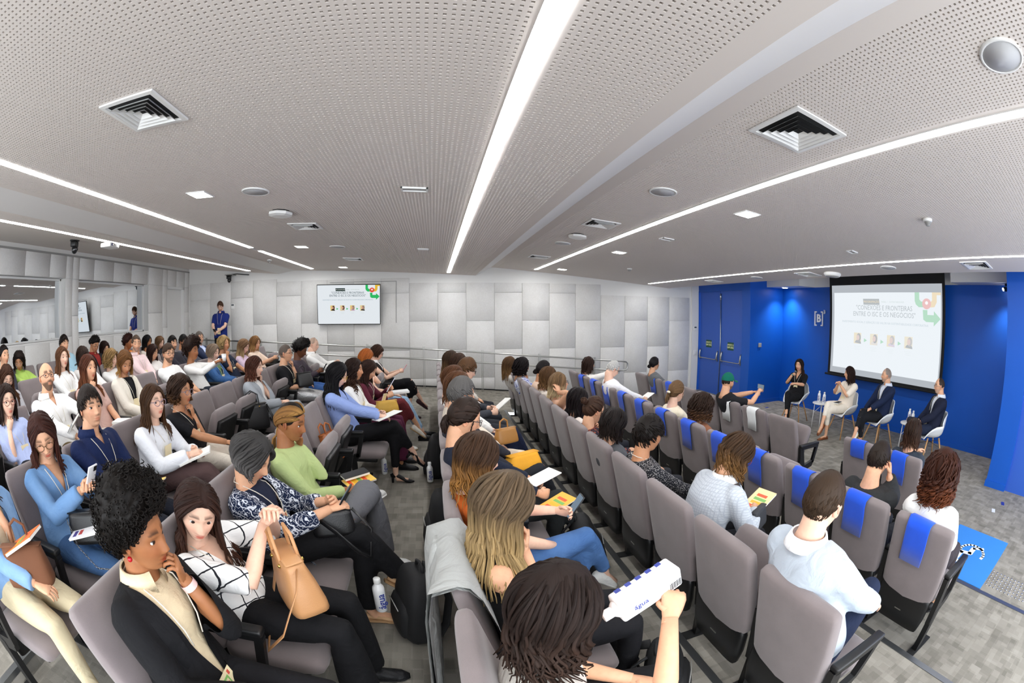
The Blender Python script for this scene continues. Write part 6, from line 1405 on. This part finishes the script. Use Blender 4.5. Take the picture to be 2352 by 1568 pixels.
def build_people(only=None):
    for n_, (row, k, px, py, label, sp) in enumerate(CAST):
        if only and not only(row, k): continue
        rnd = random.Random(1000+n_); rz = 0.0
        if row == 'P':
            x, rz = sp['pos']; h = on_x(px, py, x); org = np.array([x-0.02*math.cos(rz), h[1]-0.06*math.sin(rz), 0.0]); sp['hipz'] = 0.535; head = h
            org = h-np.array([math.cos(rz), math.sin(rz), 0])*(-0.07); org[2] = 0
        elif row == 'S':
            h = on_y(px, py, 9.95); org = np.array([h[0]-0.02, 9.97, ramp_z(h[0])]); rz = -PI/2+0.12; head = h
        else:
            org = nominal(row, k, sp); nm = org+np.array([-0.06+sp.get('lean', 0), 0, 1.12])
            if px is None: head = nm
            else: d = ray(px, py); head = EYE+d*((nm-EYE)@d)
        sp['extra'] = EXTRA.get(sp.get('extra'))
        dist = np.linalg.norm(head-EYE); lod = 0 if dist < 3.2 else (1 if dist < 6.3 else 2)
        if row == 'P': lod = 1
        PEOPLE[(row, k)] = build_person(sp, tuple(org), rz, head, label, lod, rnd), sp
    finish_soft()
build_chairs(); build_towels(); build_people()
# ------------------------------------------------------------------ things people hold, wear on the lap or leave on the floor
def hand_w(row, k, s):
    t, r, arms, legs = PEOPLE[(row, k)][1]['_rig']; E, T, dF, nb, cu = arms[s]
    M = np.array(Matrix.Rotation(t.rotation_euler[2], 3, 'Z')); o = np.array(t.location)
    return o+M@(T+nrm(dF)*0.085), M@nrm(dF), M@nrm(nb)
def lap(row, k, x=0.26, y=0.0, z=0.66):
    t = PEOPLE[(row, k)][0]; M = np.array(Matrix.Rotation(t.rotation_euler[2], 3, 'Z')); return np.array(t.location)+M@np.array([x, y, z])
def frame(o, X, Z, p):
    X = nrm(X); Z = nrm(np.asarray(Z)-(np.asarray(Z)@X)*X); Y = np.cross(Z, X)
    o.matrix_world = Matrix(((X[0], Y[0], Z[0], p[0]), (X[1], Y[1], Z[1], p[1]), (X[2], Y[2], Z[2], p[2]), (0, 0, 0, 1))); return o
M_SCREEN = emitter('phone_screen', '#9fb4c8', 0.5)
PHB = bevel_box('phone_body', 0.148, 0.072, 0.009, 0.004, 2); 
def phone(p, X, Z, label, col='#17181b', screen=True):
    t = empty('smartphone', label=label, cat='phone'); frame(t, X, Z, p)
    link('phone_body', PHB.copy(), plain('phone_'+col, col, 0.3), t)
    b = MB(); b.box(-0.069, 0.069, -0.032, 0.032, 0.0046, 0.0052); b.build('screen', M_SCREEN if screen else plain('screen_off', '#0c0d10', 0.08), t)
    b = MB(); b.box(0.040, 0.068, 0.006, 0.030, -0.0065, -0.0045); b.build('camera_bump', M_BLACK, t)
for row, k, lb, c in (('A', 2, 'black phone of the woman in patterned kimono', '#17181b'), ('A2', 1, 'white phone held by the woman in denim shirt', '#e9eaec'), ('A2', 10, 'phone of the woman with round black afro', '#2a2c30'), ('A2', 12, 'phone of the balding man in white shirt', '#1c2622'), ('A3', 12, 'phone of the woman in peach top', '#d9c2b8'), ('A5', 5, 'dark green phone of the woman in lime sweater', '#1d3b38'), ('A', 11, 'pink-cased phone of the woman with brown bob', '#e58a96'), ('B', 2, 'black phone on the lap of the woman in orange', '#17181b')):
    a, d, n_ = hand_w(row, k, 1); c2, d2, n2 = hand_w(row, k, -1); mid = (a+c2)/2 if k not in (2,) or row != 'B' else a
    phone(mid+np.array([0.02, 0, 0.03]), np.array([0.55, 0, 0.85]), np.array([-0.85, 0, 0.55]), lb, c)
a, d, n_ = hand_w('E', 7, -1); c2, _, _ = hand_w('E', 7, 1)
phone((a+c2)/2+np.array([0.02, 0, 0.05]), (0, 1, 0), (-1, 0, 0), 'phone raised by the man in green cap, stage on its screen', '#2a2d33')
t, r, arms, legs = PEOPLE[('S', 0)][1]['_rig']; a, d, n_ = hand_w('S', 0, -1); phone(a+np.array([0.0, -0.03, 0.02]), (0.1, -0.7, 0.6), (0, 0.6, 0.7), 'phone of the standing man')
phone(lap('B', 0, 0.25, -0.12, 0.68), (0.9, 0.4, 0), (0, 0, 1), 'black phone lying on the lap of the drinking woman', '#14151a', False)
# notebooks, papers, booklets
def book(p, X, Z, w_, h, th, cov, label, name='booklet', cat='booklet', page='#f4f3ee', deco=None):
    t = empty(name, label=label, cat=cat); frame(t, X, Z, p)
    b = MB(); b.box(-h/2, h/2, -w_/2, w_/2, 0, th); b.build('pages', plain('paper_'+page, page, 0.7), t)
    if cov:
        b = MB(); b.box(-h/2-0.002, h/2+0.002, -w_/2-0.002, w_/2+0.002, th, th+0.002); c = b.build('cover', plain('cover_'+cov, cov, 0.5), t)
        if deco:
            for i, q in enumerate(deco):
                b = MB(); b.box(-h*0.4+h*0.18*i, -h*0.28+h*0.18*i, -w_*0.35+w_*0.1*(i % 2), w_*0.3, th+0.002, th+0.0026); b.build('cover_print', plain('deco_'+q, q, 0.5), c)
    return t
DECO = ['#e8582e', '#f0b429', '#79b35a', '#e8582e']
book(lap('A', 6, 0.40, -0.02, 0.74), (0.8, 0.5, 0.25), (-0.3, 0, 1), 0.20, 0.27, 0.006, None, 'spiral notepad with printed sheet of the woman in blue shirt', 'notepad', 'notebook')
book(lap('A2', 3, 0.38, 0.0, 0.73), (0.8, 0.45, 0.3), (-0.3, -0.1, 1), 0.19, 0.26, 0.012, None, 'open notebook of the woman in white shirt', 'notebook', 'notebook')
book(lap('A2', 2, 0.30, 0.06, 0.70), (0.9, 0.3, 0.2), (-0.2, 0, 1), 0.14, 0.20, 0.006, '#f6d36a', 'yellow booklet on the lap of the man in navy shirt', deco=DECO)
book(lap('A3', 3, 0.28, -0.10, 0.80), (0.75, -0.2, 0.5), (-0.6, -0.5, 0.8), 0.18, 0.24, 0.015, '#26272b', 'dark grey folder held by the bald bearded man', 'folder', 'folder')
book(lap('A3', 2, 0.32, 0.06, 0.82), (0.7, -0.2, 0.6), (-0.6, -0.3, 0.7), 0.2, 0.26, 0.01, '#121316', 'black tablet case beside the woman in light blue blouse', 'tablet_case', 'tablet')
book(lap('A3', 4, 0.36, 0.0, 0.68), (0.9, 0.3, 0), (0, 0, 1), 0.17, 0.24, 0.02, None, 'stack of papers on the lap of the auburn-haired woman', 'paper_stack', 'papers')
book(lap('A', 8, 0.34, -0.02, 0.86), (0.5, 0.1, 0.8), (-0.8, 0, 0.5), 0.13, 0.19, 0.008, '#4a74b8', 'blue tablet held by the woman in burgundy', 'tablet', 'tablet')
book(lap('A', 8, 0.42, 0.22, 0.72), (0.9, 0.2, 0.05), (0, 0, 1), 0.18, 0.24, 0.02, '#e9ebec', 'white folder stack on the lap behind the blue tablet', 'folder', 'folder')
book(lap('A', 3, 0.36, 0.14, 0.66), (0.8, 0.5, 0.1), (0, 0, 1), 0.14, 0.20, 0.008, '#f0c75c', 'programme booklet beside the green sweater', deco=DECO)
book(lap('A', 3, 0.33, 0.18, 0.685), (0.8, 0.5, 0.1), (0, 0, 1), 0.10, 0.18, 0.015, '#17181c', 'small black notebook on the booklet by the green sweater', 'notebook', 'notebook')
book(lap('B', 3, 0.36, 0.05, 0.78), (0.85, 0.3, 0.25), (-0.2, 0, 1), 0.15, 0.21, 0.006, None, 'white sheet the ponytailed woman writes on', 'paper_sheet', 'paper')
book(lap('B', 3, 0.40, -0.20, 0.70), (0.8, 0.4, 0.2), (-0.3, -0.2, 1), 0.13, 0.19, 0.006, '#f2b545', 'programme booklet on the dark trousers of the ponytailed woman', deco=DECO)
book(lap('B', 7, 0.44, 0.04, 0.80), (0.7, 0.3, 0.5), (-0.5, 0, 0.8), 0.14, 0.2, 0.01, None, 'white booklet read by the young glasses wearer', 'paper_booklet', 'booklet')
book(lap('C', 2, 0.46, -0.04, 0.76), (0.8, 0.2, 0.3), (-0.35, -0.1, 1), 0.15, 0.21, 0.012, '#f5d9a0', 'programme booklet held by the woman in checked blazer', deco=DECO)
book(lap('D', 9, 0.38, 0.0, 0.76), (0.8, 0.2, 0.4), (-0.4, 0, 0.9), 0.17, 0.23, 0.006, None, 'white papers read by the white-haired man', 'paper_sheet', 'paper')
book(lap('A2', 0, 0.30, 0.02, 0.83), (0.75, 0.45, 0.35), (-0.5, -0.2, 0.8), 0.16, 0.22, 0.012, '#e9792f', 'magazines sticking out of the brown suede bag', 'magazine', 'magazine', deco=DECO)
book(lap('A2', 1, 0.40, -0.16, 0.74), (0.8, 0.5, 0.15), (-0.2, 0, 1), 0.12, 0.2, 0.008, '#efeff2', 'folded leaflet on the black bag of the denim-shirt woman', 'leaflet', 'leaflet', deco=['#4a3f8a', '#b8433e'])
book(lap('P', 1, 0.24, 0.02, 0.645), (0.9, 0.3, 0), (0, 0, 1), 0.16, 0.22, 0.012, '#17181b', 'black notebook on the lap of the panelist in cream', 'notebook', 'notebook')
book(lap('A', 7, 0.30, 0.0, 0.78), (0.3, 0.0, 0.9), (0.8, -0.3, 0), 0.08, 0.16, 0.004, '#ecd9a8', 'folded programme card held by the curly woman in white', 'programme_card', 'card')
# white drinking-water bottles
M_BTL = plain('bottle_white', '#f3f4f5', 0.3); M_INK = plain('ink_blue', '#27388f', 0.5)
def bottle(p, label, tilt=(0, 0, 0), sc_=1.0, txt=-2.2, lie=None):
    t = empty('water_bottle', p, 0, label, 'bottle', 'white carton water bottles'); t.scale = (sc_,)*3; t.rotation_euler = tilt
    b = MB(); b.lathe([(0.030, 0), (0.033, 0.004), (0.033, 0.145), (0.030, 0.160), (0.018, 0.178), (0.0165, 0.186)], 18); b.build('bottle_body', M_BTL, t)
    b = MB(); b.lathe([(0.0185, 0.186), (0.0195, 0.190), (0.0195, 0.212), (0.017, 0.216)], 16); b.build('cap', M_WPLAST, t)
    text_mesh('água', 0.058, M_INK, t, mx=Matrix.Rotation(txt, 4, 'Z') @ Matrix.Translation((0.0345, 0, 0.078)) @ Matrix.Rotation(PI/2, 4, 'Z') @ Matrix.Rotation(PI/2, 4, 'X') @ Matrix.Rotation(PI/2, 4, 'Z'), bold=0.01)
    return t
bottle((-0.61, 4.60, 0.40), 'water bottle on the floor under the light blue shirt woman', txt=-1.2)
bottle((1.74, 2.295, 0.861), 'water bottle on the armrest beside the checked blazer', txt=-2.6)
bottle((0.75, 2.80, 0.30), 'water bottle on the floor behind the denim-clad knees', txt=-2.4)
bottle((-0.10, 4.30, 0.42), 'water bottle leaning at the dark bags behind the row', txt=-1.6)
bottle((7.02, 5.66, 0.506), 'left water bottle on the first round side table', txt=3.3)
bottle((7.00, 5.50, 0.506), 'right water bottle on the first round side table', txt=3.6)
bottle((7.20, 3.46, 0.506), 'left water bottle on the side table between the two men', txt=3.3)
bottle((7.10, 3.33, 0.506), 'right water bottle on the side table between the two men', txt=3.6)
# carton the woman drinks from
a, d, n_ = hand_w('B', 0, -1); hd = np.array(PEOPLE[('B', 0)][1]['_rig'][1].H)+np.array(PEOPLE[('B', 0)][0].location)
t = empty('drink_carton', label='white drink carton raised by the dark-haired woman', cat='carton'); mp_ = hd+np.array([0.12, -0.01, -0.055])
dx = nrm(a+np.array([0.0, 0.045, 0.035])-mp_); frame(t, dx, (0, 0, 1), mp_)
link('carton_body', bevel_box('carton', 0.20, 0.072, 0.072, 0.008, 2, (0.14, 0, 0)), M_BTL, t)
b = MB(); b.tube([(0.0, 0, 0), (0.03, 0, 0)], 0.017, 14, (0, 0, 1)); b.tube([(0.028, 0, 0), (0.045, 0, 0)], [0.018, 0.034], 14, (0, 0, 1)); b.build('spout', M_BTL, t)
text_mesh('água', 0.026, M_INK, t, (0.10, -0.0366, 0.0), (PI/2, 0, 0))
for i in range(5):
    b = MB(); b.box(0.06+i*0.034, 0.078+i*0.034, 0.020, 0.034, 0.0361, 0.0364); b.build('print_mark', M_INK, t)
for i in range(9):
    b = MB(); b.box(0.196+i*0.0045, 0.198+i*0.0045+0.0008*(i % 2), -0.0366, -0.0362, -0.026, 0.0); b.build('barcode_bar', M_BLACK, t)

# bags
def leather(name, c, rough=0.42): return plain(name, c, rough, bump=0.25, scale=240, var=0.06, vscale=9)
def handbag(p, X, Z, w_, d_, h, mat, label, handles=2, strap=None, metal='#c8a860', name='handbag', flap=False):
    t = empty(name, label=label, cat='bag'); frame(t, X, Z, p)
    b = MB(); b.tube([(0, 0, z*h) for z in (0, 0.02, 0.15, 0.5, 0.85, 1.0)], [(w_*0.46, d_*0.46), (w_*0.5, d_*0.5), (w_*0.52, d_*0.5), (w_*0.50, d_*0.42), (w_*0.46, d_*0.30), (w_*0.45, d_*0.27)], 20, (1, 0, 0), sq=0.45); body = b.build('bag_body', mat, t)
    mm = plain('bag_metal_'+metal, metal, 0.25, 1.0)
    b = MB(); b.tube([(-w_*0.46, 0, h*1.0), (w_*0.46, 0, h*1.0)], [(0.006, d_*0.25)]*2, 8, (0, 0, 1)); b.build('bag_rim', mat, body)
    for s in ([1, -1] if handles == 2 else ([1] if handles else [])):
        y = s*d_*0.24; b = MB(); b.tube([(-w_*0.2, y*1.15, h*0.72), (-w_*0.2, y, h*1.0), (-w_*0.17, y, h*1.0+w_*0.28), (0, y*0.8, h*1.0+w_*0.38), (w_*0.17, y, h*1.0+w_*0.28), (w_*0.2, y, h*1.0), (w_*0.2, y*1.15, h*0.72)], 0.0075, 8, (0, 1, 0)); b.build('handle', mat, t)
        for q in (-1, 1):
            b = MB(); b.ball((q*w_*0.2, y*1.25, h*0.90), 0.009, 8, 6); b.build('handle_ring', mm, t)
    if strap is not None:
        b = MB(); b.tube(strap, [(0.003, 0.013)]*len(strap), 8, (0, 0, 1) if False else (0, 1, 0.3)); b.build('shoulder_strap', mat, t)
    return t
L_TAN = leather('leather_tan', '#bd8a5c'); L_BLK = leather('leather_black', '#151517', 0.35); L_BRN = leather('leather_cognac', '#b5672f'); L_SUE = leather('suede_brown', '#6b4229', 0.85); L_MUS = leather('leather_mustard', '#c59a3a', 0.6)
q = lap('A', 1, 0.32, -0.06, 0.655)
handbag(q, (0.55, -0.80, 0.12), (-0.15, 0.05, 1), 0.29, 0.16, 0.23, L_TAN, 'structured tan leather handbag on the lap of the windowpane-blouse woman', 2, [(-0.14, 0, 0.21), (-0.20, -0.03, 0.10), (-0.19, -0.10, -0.03), (-0.05, -0.20, -0.12), (0.10, -0.24, -0.10), (0.22, -0.16, 0.02), (0.20, -0.04, 0.16), (0.14, 0, 0.21)])
handbag(lap('A', 2, 0.34, -0.02, 0.655), (0.9, 0.3, 0.0), (-0.1, 0, 1), 0.22, 0.10, 0.13, L_BLK, 'small black bag with brown strap on the lap of the kimono woman', 0, [(-0.10, -0.02, 0.12), (0.0, -0.10, 0.05), (0.10, -0.14, -0.06), (0.16, -0.10, -0.12), (0.20, 0.0, 0.0), (0.11, 0.02, 0.12)])
handbag(np.array([-0.94, seat_y('A', 5)-0.02, 0.40+0.46]), (0.3, 0.95, 0.0), (-0.28, 0, 1), 0.24, 0.14, 0.26, L_BRN, 'cognac leather backpack on the empty chair behind the green sweater', 2, None)
handbag(np.array([-2.02, seat_y('A2', 6)+0.1, 0.49+0.46]), (0.75, 0.65, 0.0), (-0.05, 0, 1), 0.36, 0.16, 0.27, L_BLK, 'large black handbag with gold fittings on the chair beside the grey blazer', 2, [(0.17, 0, 0.25), (0.22, -0.04, 0.12), (0.24, -0.03, 0.0), (0.20, 0.0, 0.1)])
ch_ = [(-0.15, -0.03, 0.12), (-0.10, -0.12, 0.02), (0.0, -0.20, -0.06), (0.12, -0.20, -0.08), (0.2, -0.1, 0.0), (0.16, 0, 0.1)]
t = handbag(lap('A2', 1, 0.36, -0.06, 0.655), (0.8, 0.55, 0.0), (-0.1, 0, 1), 0.30, 0.13, 0.15, L_BLK, 'black leather bag with chain strap on the lap of the denim-shirt woman', 0)
cm = plain('chain_metal', '#8d9094', 0.25, 1.0); cp = np.array(ch_); tt_ = np.linspace(0, len(cp)-1, 40); cpt = np.stack([np.interp(tt_, range(len(cp)), cp[:, i]) for i in range(3)], 1)
for i in range(39):
    b = MB(); c0 = cpt[i]; d = nrm(cpt[i+1]-cpt[i]); e = nrm(np.cross(d, (0, 0, 1) if i % 2 else (0.5, 0.5, 0.2))); b.tube([c0+d*0.009*math.cos(x)+e*0.005*math.sin(x) for x in np.linspace(0, 2*PI, 9)], 0.0022, 4, np.cross(d, e), cap=False); b.build('chain_link', cm, t)
handbag(lap('A2', 0, 0.30, -0.02, 0.655), (0.75, 0.6, 0.0), (-0.2, 0, 1), 0.27, 0.13, 0.17, L_SUE, 'brown suede bag on the beige lap at the left edge', 1, None)
handbag(lap('A2', 9, 0.24, -0.02, 0.655), (0.6, 0.75, 0.0), (-0.2, 0, 1), 0.26, 0.13, 0.20, L_BLK, 'slouchy black bag on the lap of the person with buzz cut', 1)
handbag(lap('A', 7, 0.34, -0.02, 0.655), (0.85, 0.45, 0.0), (-0.1, 0, 1), 0.26, 0.13, 0.12, L_MUS, 'mustard yellow soft bag on the lap beside the notepad', 0)
handbag(lap('B', 4, 0.34, 0.04, 0.655), (0.85, 0.45, 0.0), (-0.1, 0, 1), 0.30, 0.17, 0.11, leather('yellow_fabric', '#eea92a', 0.8), 'bright yellow folded bag on the lap of the grey-haired man', 0)
handbag(lap('B', 5, 0.30, 0.0, 0.70), (0.85, 0.45, 0.0), (-0.2, 0, 1), 0.22, 0.11, 0.13, leather('leather_gold', '#a8763a', 0.4), 'golden brown handbag on the lap behind the grey-haired man', 1)
handbag(lap('C', 2, 0.36, -0.16, 0.655), (0.85, 0.45, 0.0), (-0.1, 0, 1), 0.20, 0.09, 0.12, leather('bag_charcoal', '#34363a', 0.7), 'charcoal pouch with patterned trim on the lap of the checked-blazer woman', 0)
M_PACK = plain('pack_black', '#141416', 0.75, bump=0.4, scale=300, var=0.08)
def backpack(p, rz, tilt, h, label, bottle_in=False):
    t = empty('backpack', p, rz, label, 'backpack'); t.rotation_euler = (tilt[0], tilt[1], rz)
    b = MB(); zs = [0, 0.01, 0.06, 0.2, 0.6, 0.85, 0.95, 1.0]; b.tube([(0.0, 0, z*h) for z in zs], [(0.13, 0.07), (0.15, 0.085), (0.16, 0.10), (0.165, 0.105), (0.16, 0.095), (0.14, 0.08), (0.11, 0.06), (0.06, 0.03)], 18, (0, 1, 0), sq=0.6); b.build('pack_body', M_PACK, t)
    b = MB(); b.tube([(-0.085, 0, z*h) for z in (0.05, 0.07, 0.2, 0.45, 0.56, 0.6)], [(0.08, 0.02), (0.11, 0.035), (0.12, 0.045), (0.12, 0.04), (0.10, 0.025), (0.05, 0.01)], 14, (0, 1, 0), sq=0.6); pk = b.build('front_pocket', M_PACK, t)
    b = MB(); b.tube([(-0.128, -0.08, h*0.5), (-0.132, 0, h*0.53), (-0.128, 0.08, h*0.5)], 0.003, 6); b.build('zip', M_GREYPL, pk)
    b = MB(); b.tube([(0.02, -0.05, h*0.98), (0.02, -0.045, h*1.06), (0.02, 0, h*1.09), (0.02, 0.045, h*1.06), (0.02, 0.05, h*0.98)], 0.009, 8, (1, 0, 0)); b.build('top_handle', M_PACK, t)
    for s in (1, -1):
        b = MB(); b.tube([(0.06, s*0.05, h*0.97), (0.12, s*0.075, h*0.9), (0.155, s*0.09, h*0.6), (0.13, s*0.12, h*0.25), (0.07, s*0.14, h*0.06)], [(0.008, 0.026)]*5, 10, (1, 0, 0)); b.build('shoulder_strap', M_PACK, t)
    return t
backpack((1.05, 2.62, 0.30), 2.9, (0.0, 0.28, 0), 0.46, 'big black backpack leaning on the chairs right of the jeans')
backpack((-0.20, 1.98, 0.40), 0.35, (0.0, 0.10, 0), 0.44, 'black backpack with a white bottle in the aisle behind the draped coat')
backpack((-0.03, 2.92, 0.40), 0.1, (0.0, 0.10, 0), 0.50, 'black backpack in the aisle just beyond the one with the bottle')
backpack((-0.05, 4.55, 0.40), -0.1, (0.0, 0.08, 0), 0.46, 'black backpack farther up the aisle behind the row')
backpack((0.98, 1.22, 0.30), 2.6, (0.0, 0.25, 0), 0.40, 'black backpack on the floor before the drinking woman')
bottle((-0.36, 1.90, 0.62), 'water bottle standing in the pocket of the nearest aisle backpack', txt=-1.2)
# grey coat over the chair of the blonde woman
t = empty('draped_coat', (0.22, seat_y('B', 1), 0.30), 0, 'light grey coat draped over a chair back', 'coat')
b = MB(); P_ = [(-0.03, 0.62), (-0.075, 0.80), (-0.125, 0.94), (-0.165, 0.985), (-0.205, 0.99), (-0.25, 0.955), (-0.27, 0.85), (-0.275, 0.70), (-0.28, 0.50), (-0.29, 0.30), (-0.30, 0.16)]; n = 26; V = []
for i, (x, z) in enumerate(P_):
    for j in range(n):
        v = j/(n-1)*2-1; w_ = 0.262+0.02*max(0, i-5)/5; fold = 0.016*math.sin(v*13+i*0.25)*max(0, i-3)/7+0.010*math.sin(v*29+1)*max(0, i-4)/6
        V.append((x+fold-0.03*abs(v)**3*(1 if i > 4 else -0.4), v*w_+0.008*math.sin(i*1.3+v*5), z-0.012*abs(v)**4))
F = [(i*n+j, i*n+j+1, (i+1)*n+j+1, (i+1)*n+j) for i in range(len(P_)-1) for j in range(n-1)]
k_ = len(V); V2 = [(x-0.012 if z < 0.95 and x < -0.2 else x+0.004, y, z+(0.012 if z > 0.93 else 0)) for x, y, z in V]
b.add(V+V2, F+[tuple(k_+a for a in f[::-1]) for f in F]); b.build('coat_cloth', cloth_mat('#a9aba9'), t)
b = MB(); b.tube([(-0.245, 0.10, 0.965), (-0.285, 0.11, 0.80), (-0.295, 0.13, 0.60), (-0.305, 0.12, 0.42), (-0.31, 0.10, 0.30)], [(0.05, 0.018), (0.055, 0.022), (0.05, 0.022), (0.045, 0.02), (0.04, 0.016)], 12, (0, 1, 0)); b.build('sleeve', cloth_mat('#a9aba9'), t)

# ------------------------------------------------------------------ stage furniture
M_OAK = plain('oak', '#b98d5c', 0.5, var=0.12, vscale=14); M_SHELL = plain('shell_white', '#eceff2', 0.3, coat=0.2)
def shell_mesh():
    nu, prof = 17, [(0.235, 0.415), (0.225, 0.432), (0.15, 0.430), (0.02, 0.415), (-0.10, 0.420), (-0.17, 0.455), (-0.215, 0.53), (-0.245, 0.64), (-0.265, 0.74), (-0.275, 0.80)]
    hw = [0.20, 0.21, 0.235, 0.255, 0.27, 0.275, 0.27, 0.255, 0.22, 0.16]; lf = [0.0, 0.0, 0.10, 0.19, 0.20, 0.17, 0.10, 0.04, 0.0, -0.03]; fw = [0, 0, 0, 0, 0.02, 0.06, 0.12, 0.14, 0.12, 0.07]
    V = []
    for i, (x, z) in enumerate(prof):
        for j in range(nu):
            u = j/(nu-1)*2-1; V.append((x+fw[i]*abs(u)**2.2, hw[i]*u*(1-0.04*abs(u)), z+lf[i]*abs(u)**3.2))
    m_ = len(prof); F = [(i*nu+j, i*nu+j+1, (i+1)*nu+j+1, (i+1)*nu+j) for i in range(m_-1) for j in range(nu-1)]; b = MB(); b.add(V, F); me = b.mesh('seat_shell')
    bm = bmesh.new(); bm.from_mesh(me); bmesh.ops.solidify(bm, geom=list(bm.faces), thickness=0.011); bmesh.ops.subdivide_edges(bm, edges=list(bm.edges), cuts=1, use_grid_fill=True, smooth=0.6); bm.to_mesh(me); bm.free()
    for p_ in me.polygons: p_.use_smooth = True
    me.materials.append(M_SHELL); return me
SHM = shell_mesh()
for i, lb in enumerate(('left-most, of the panelist with the microphone', 'of the panelist in cream', 'of the panelist with shaved head', 'right-most, of the panelist in dark suit')):
    po = PEOPLE[('P', i)][0]; rz = po.rotation_euler[2]
    t = empty('shell_armchair', (po.location[0]-0.02*math.cos(rz), po.location[1]-0.02*math.sin(rz), 0), rz, 'white shell armchair with oak legs, '+lb, 'chair', 'white shell armchairs'); link('seat_shell', SHM, None, t)
    for sx in (1, -1):
        for sy in (1, -1):
            b = MB(); b.tube([(sx*0.12-0.01, sy*0.13, 0.41), (sx*0.23-0.01, sy*0.235, 0.0)], [0.016, 0.011], 10, (1, 0, 0)); b.build('leg', M_OAK, t)
        b = MB(); b.tube([(sx*0.15, -0.16, 0.27), (-sx*0.13, 0.14, 0.38)], 0.004, 6); b.tube([(sx*0.15, 0.16, 0.27), (-sx*0.13, -0.14, 0.38)], 0.004, 6); b.build('wire_brace', M_BLACK, t)
for (x, y), lb in (((7.02, 5.57), 'round white side table between the first two panelists'), ((7.16, 3.40), 'round white side table between the two men')):
    t = empty('side_table', (x, y, 0), 0.4, lb, 'table', 'round white side tables')
    b = MB(); b.lathe([(0.19, 0.485), (0.20, 0.488), (0.20, 0.502), (0.196, 0.505)], 28); b.build('table_top', M_WPLAST, t)
    for i in range(4):
        a_ = i*PI/2+0.3; c_, s_ = math.cos(a_), math.sin(a_); b = MB(); b.tube([(0.15*c_, 0.15*s_, 0.487), (0.17*c_, 0.17*s_, 0.0)], 0.008, 8, (1, 0, 0)); b.build('leg', M_WPLAST, t)
        b = MB(); b.tube([(0.155*c_, 0.155*s_, 0.30), (0.0, 0.0, 0.45)], 0.005, 6, (1, 0, 0)); b.build('brace', M_WPLAST, t)
a, d, n_ = hand_w('P', 0, -1); h = np.array(PEOPLE[('P', 0)][1]['_rig'][1].chin); po = PEOPLE[('P', 0)][0]; Mr = np.array(Matrix.Rotation(po.rotation_euler[2], 3, 'Z')); mouth = np.array(po.location)+Mr@(h+np.array([0.05, 0, 0.02]))
a = a-d*0.03; t = empty('microphone', label='handheld microphone of the speaking panelist', cat='microphone'); dd = nrm(mouth-a); frame(t, dd, (0, 0.3, 1), a-dd*0.05)
b = MB(); b.tube([(0, 0, 0), (0.02, 0, 0), (0.15, 0, 0)], [0.013, 0.014, 0.018], 12, (0, 0, 1)); b.build('handle', M_BLACK, t)
b = MB(); b.ball((0.172, 0, 0), 0.026, 12, 9); b.build('mesh_head', plain('mic_mesh', '#7d8790', 0.4, 0.8, bump=0.4, scale=600), t)
b = MB(); b.tube([(-0.012, 0, 0), (0.006, 0, 0)], 0.014, 12, (0, 0, 1)); b.build('end_ring', plain('mic_teal', '#2a8a80', 0.4), t)
# cup on the gesture, drinking glass on side tables
t = empty('paper_cup', tuple(hand_w('A3', 8, 1)[0]+np.array([0, 0, -0.03])), 0, 'white paper cup held by the curly-haired woman', 'cup'); b = MB(); b.lathe([(0.026, 0), (0.036, 0.085)], 16); b.build('cup_body', M_BTL, t); b = MB(); b.lathe([(0.037, 0.085), (0.038, 0.09), (0.034, 0.094)], 16); b.build('lid', M_WPLAST, t)
for p_, lb in (((7.10, 5.60, 0.506), 'small glass behind the bottles on the first side table'), ((7.22, 3.36, 0.506), 'small glass on the side table between the two men')):
    t = empty('drinking_glass', p_, 0, lb, 'glass'); b = MB(); b.lathe([(0.026, 0), (0.030, 0.085), (0.028, 0.085), (0.024, 0.006)], 16, cap=False); b.build('glass_wall', plain('glass_grey', '#aab2b8', 0.1), t)
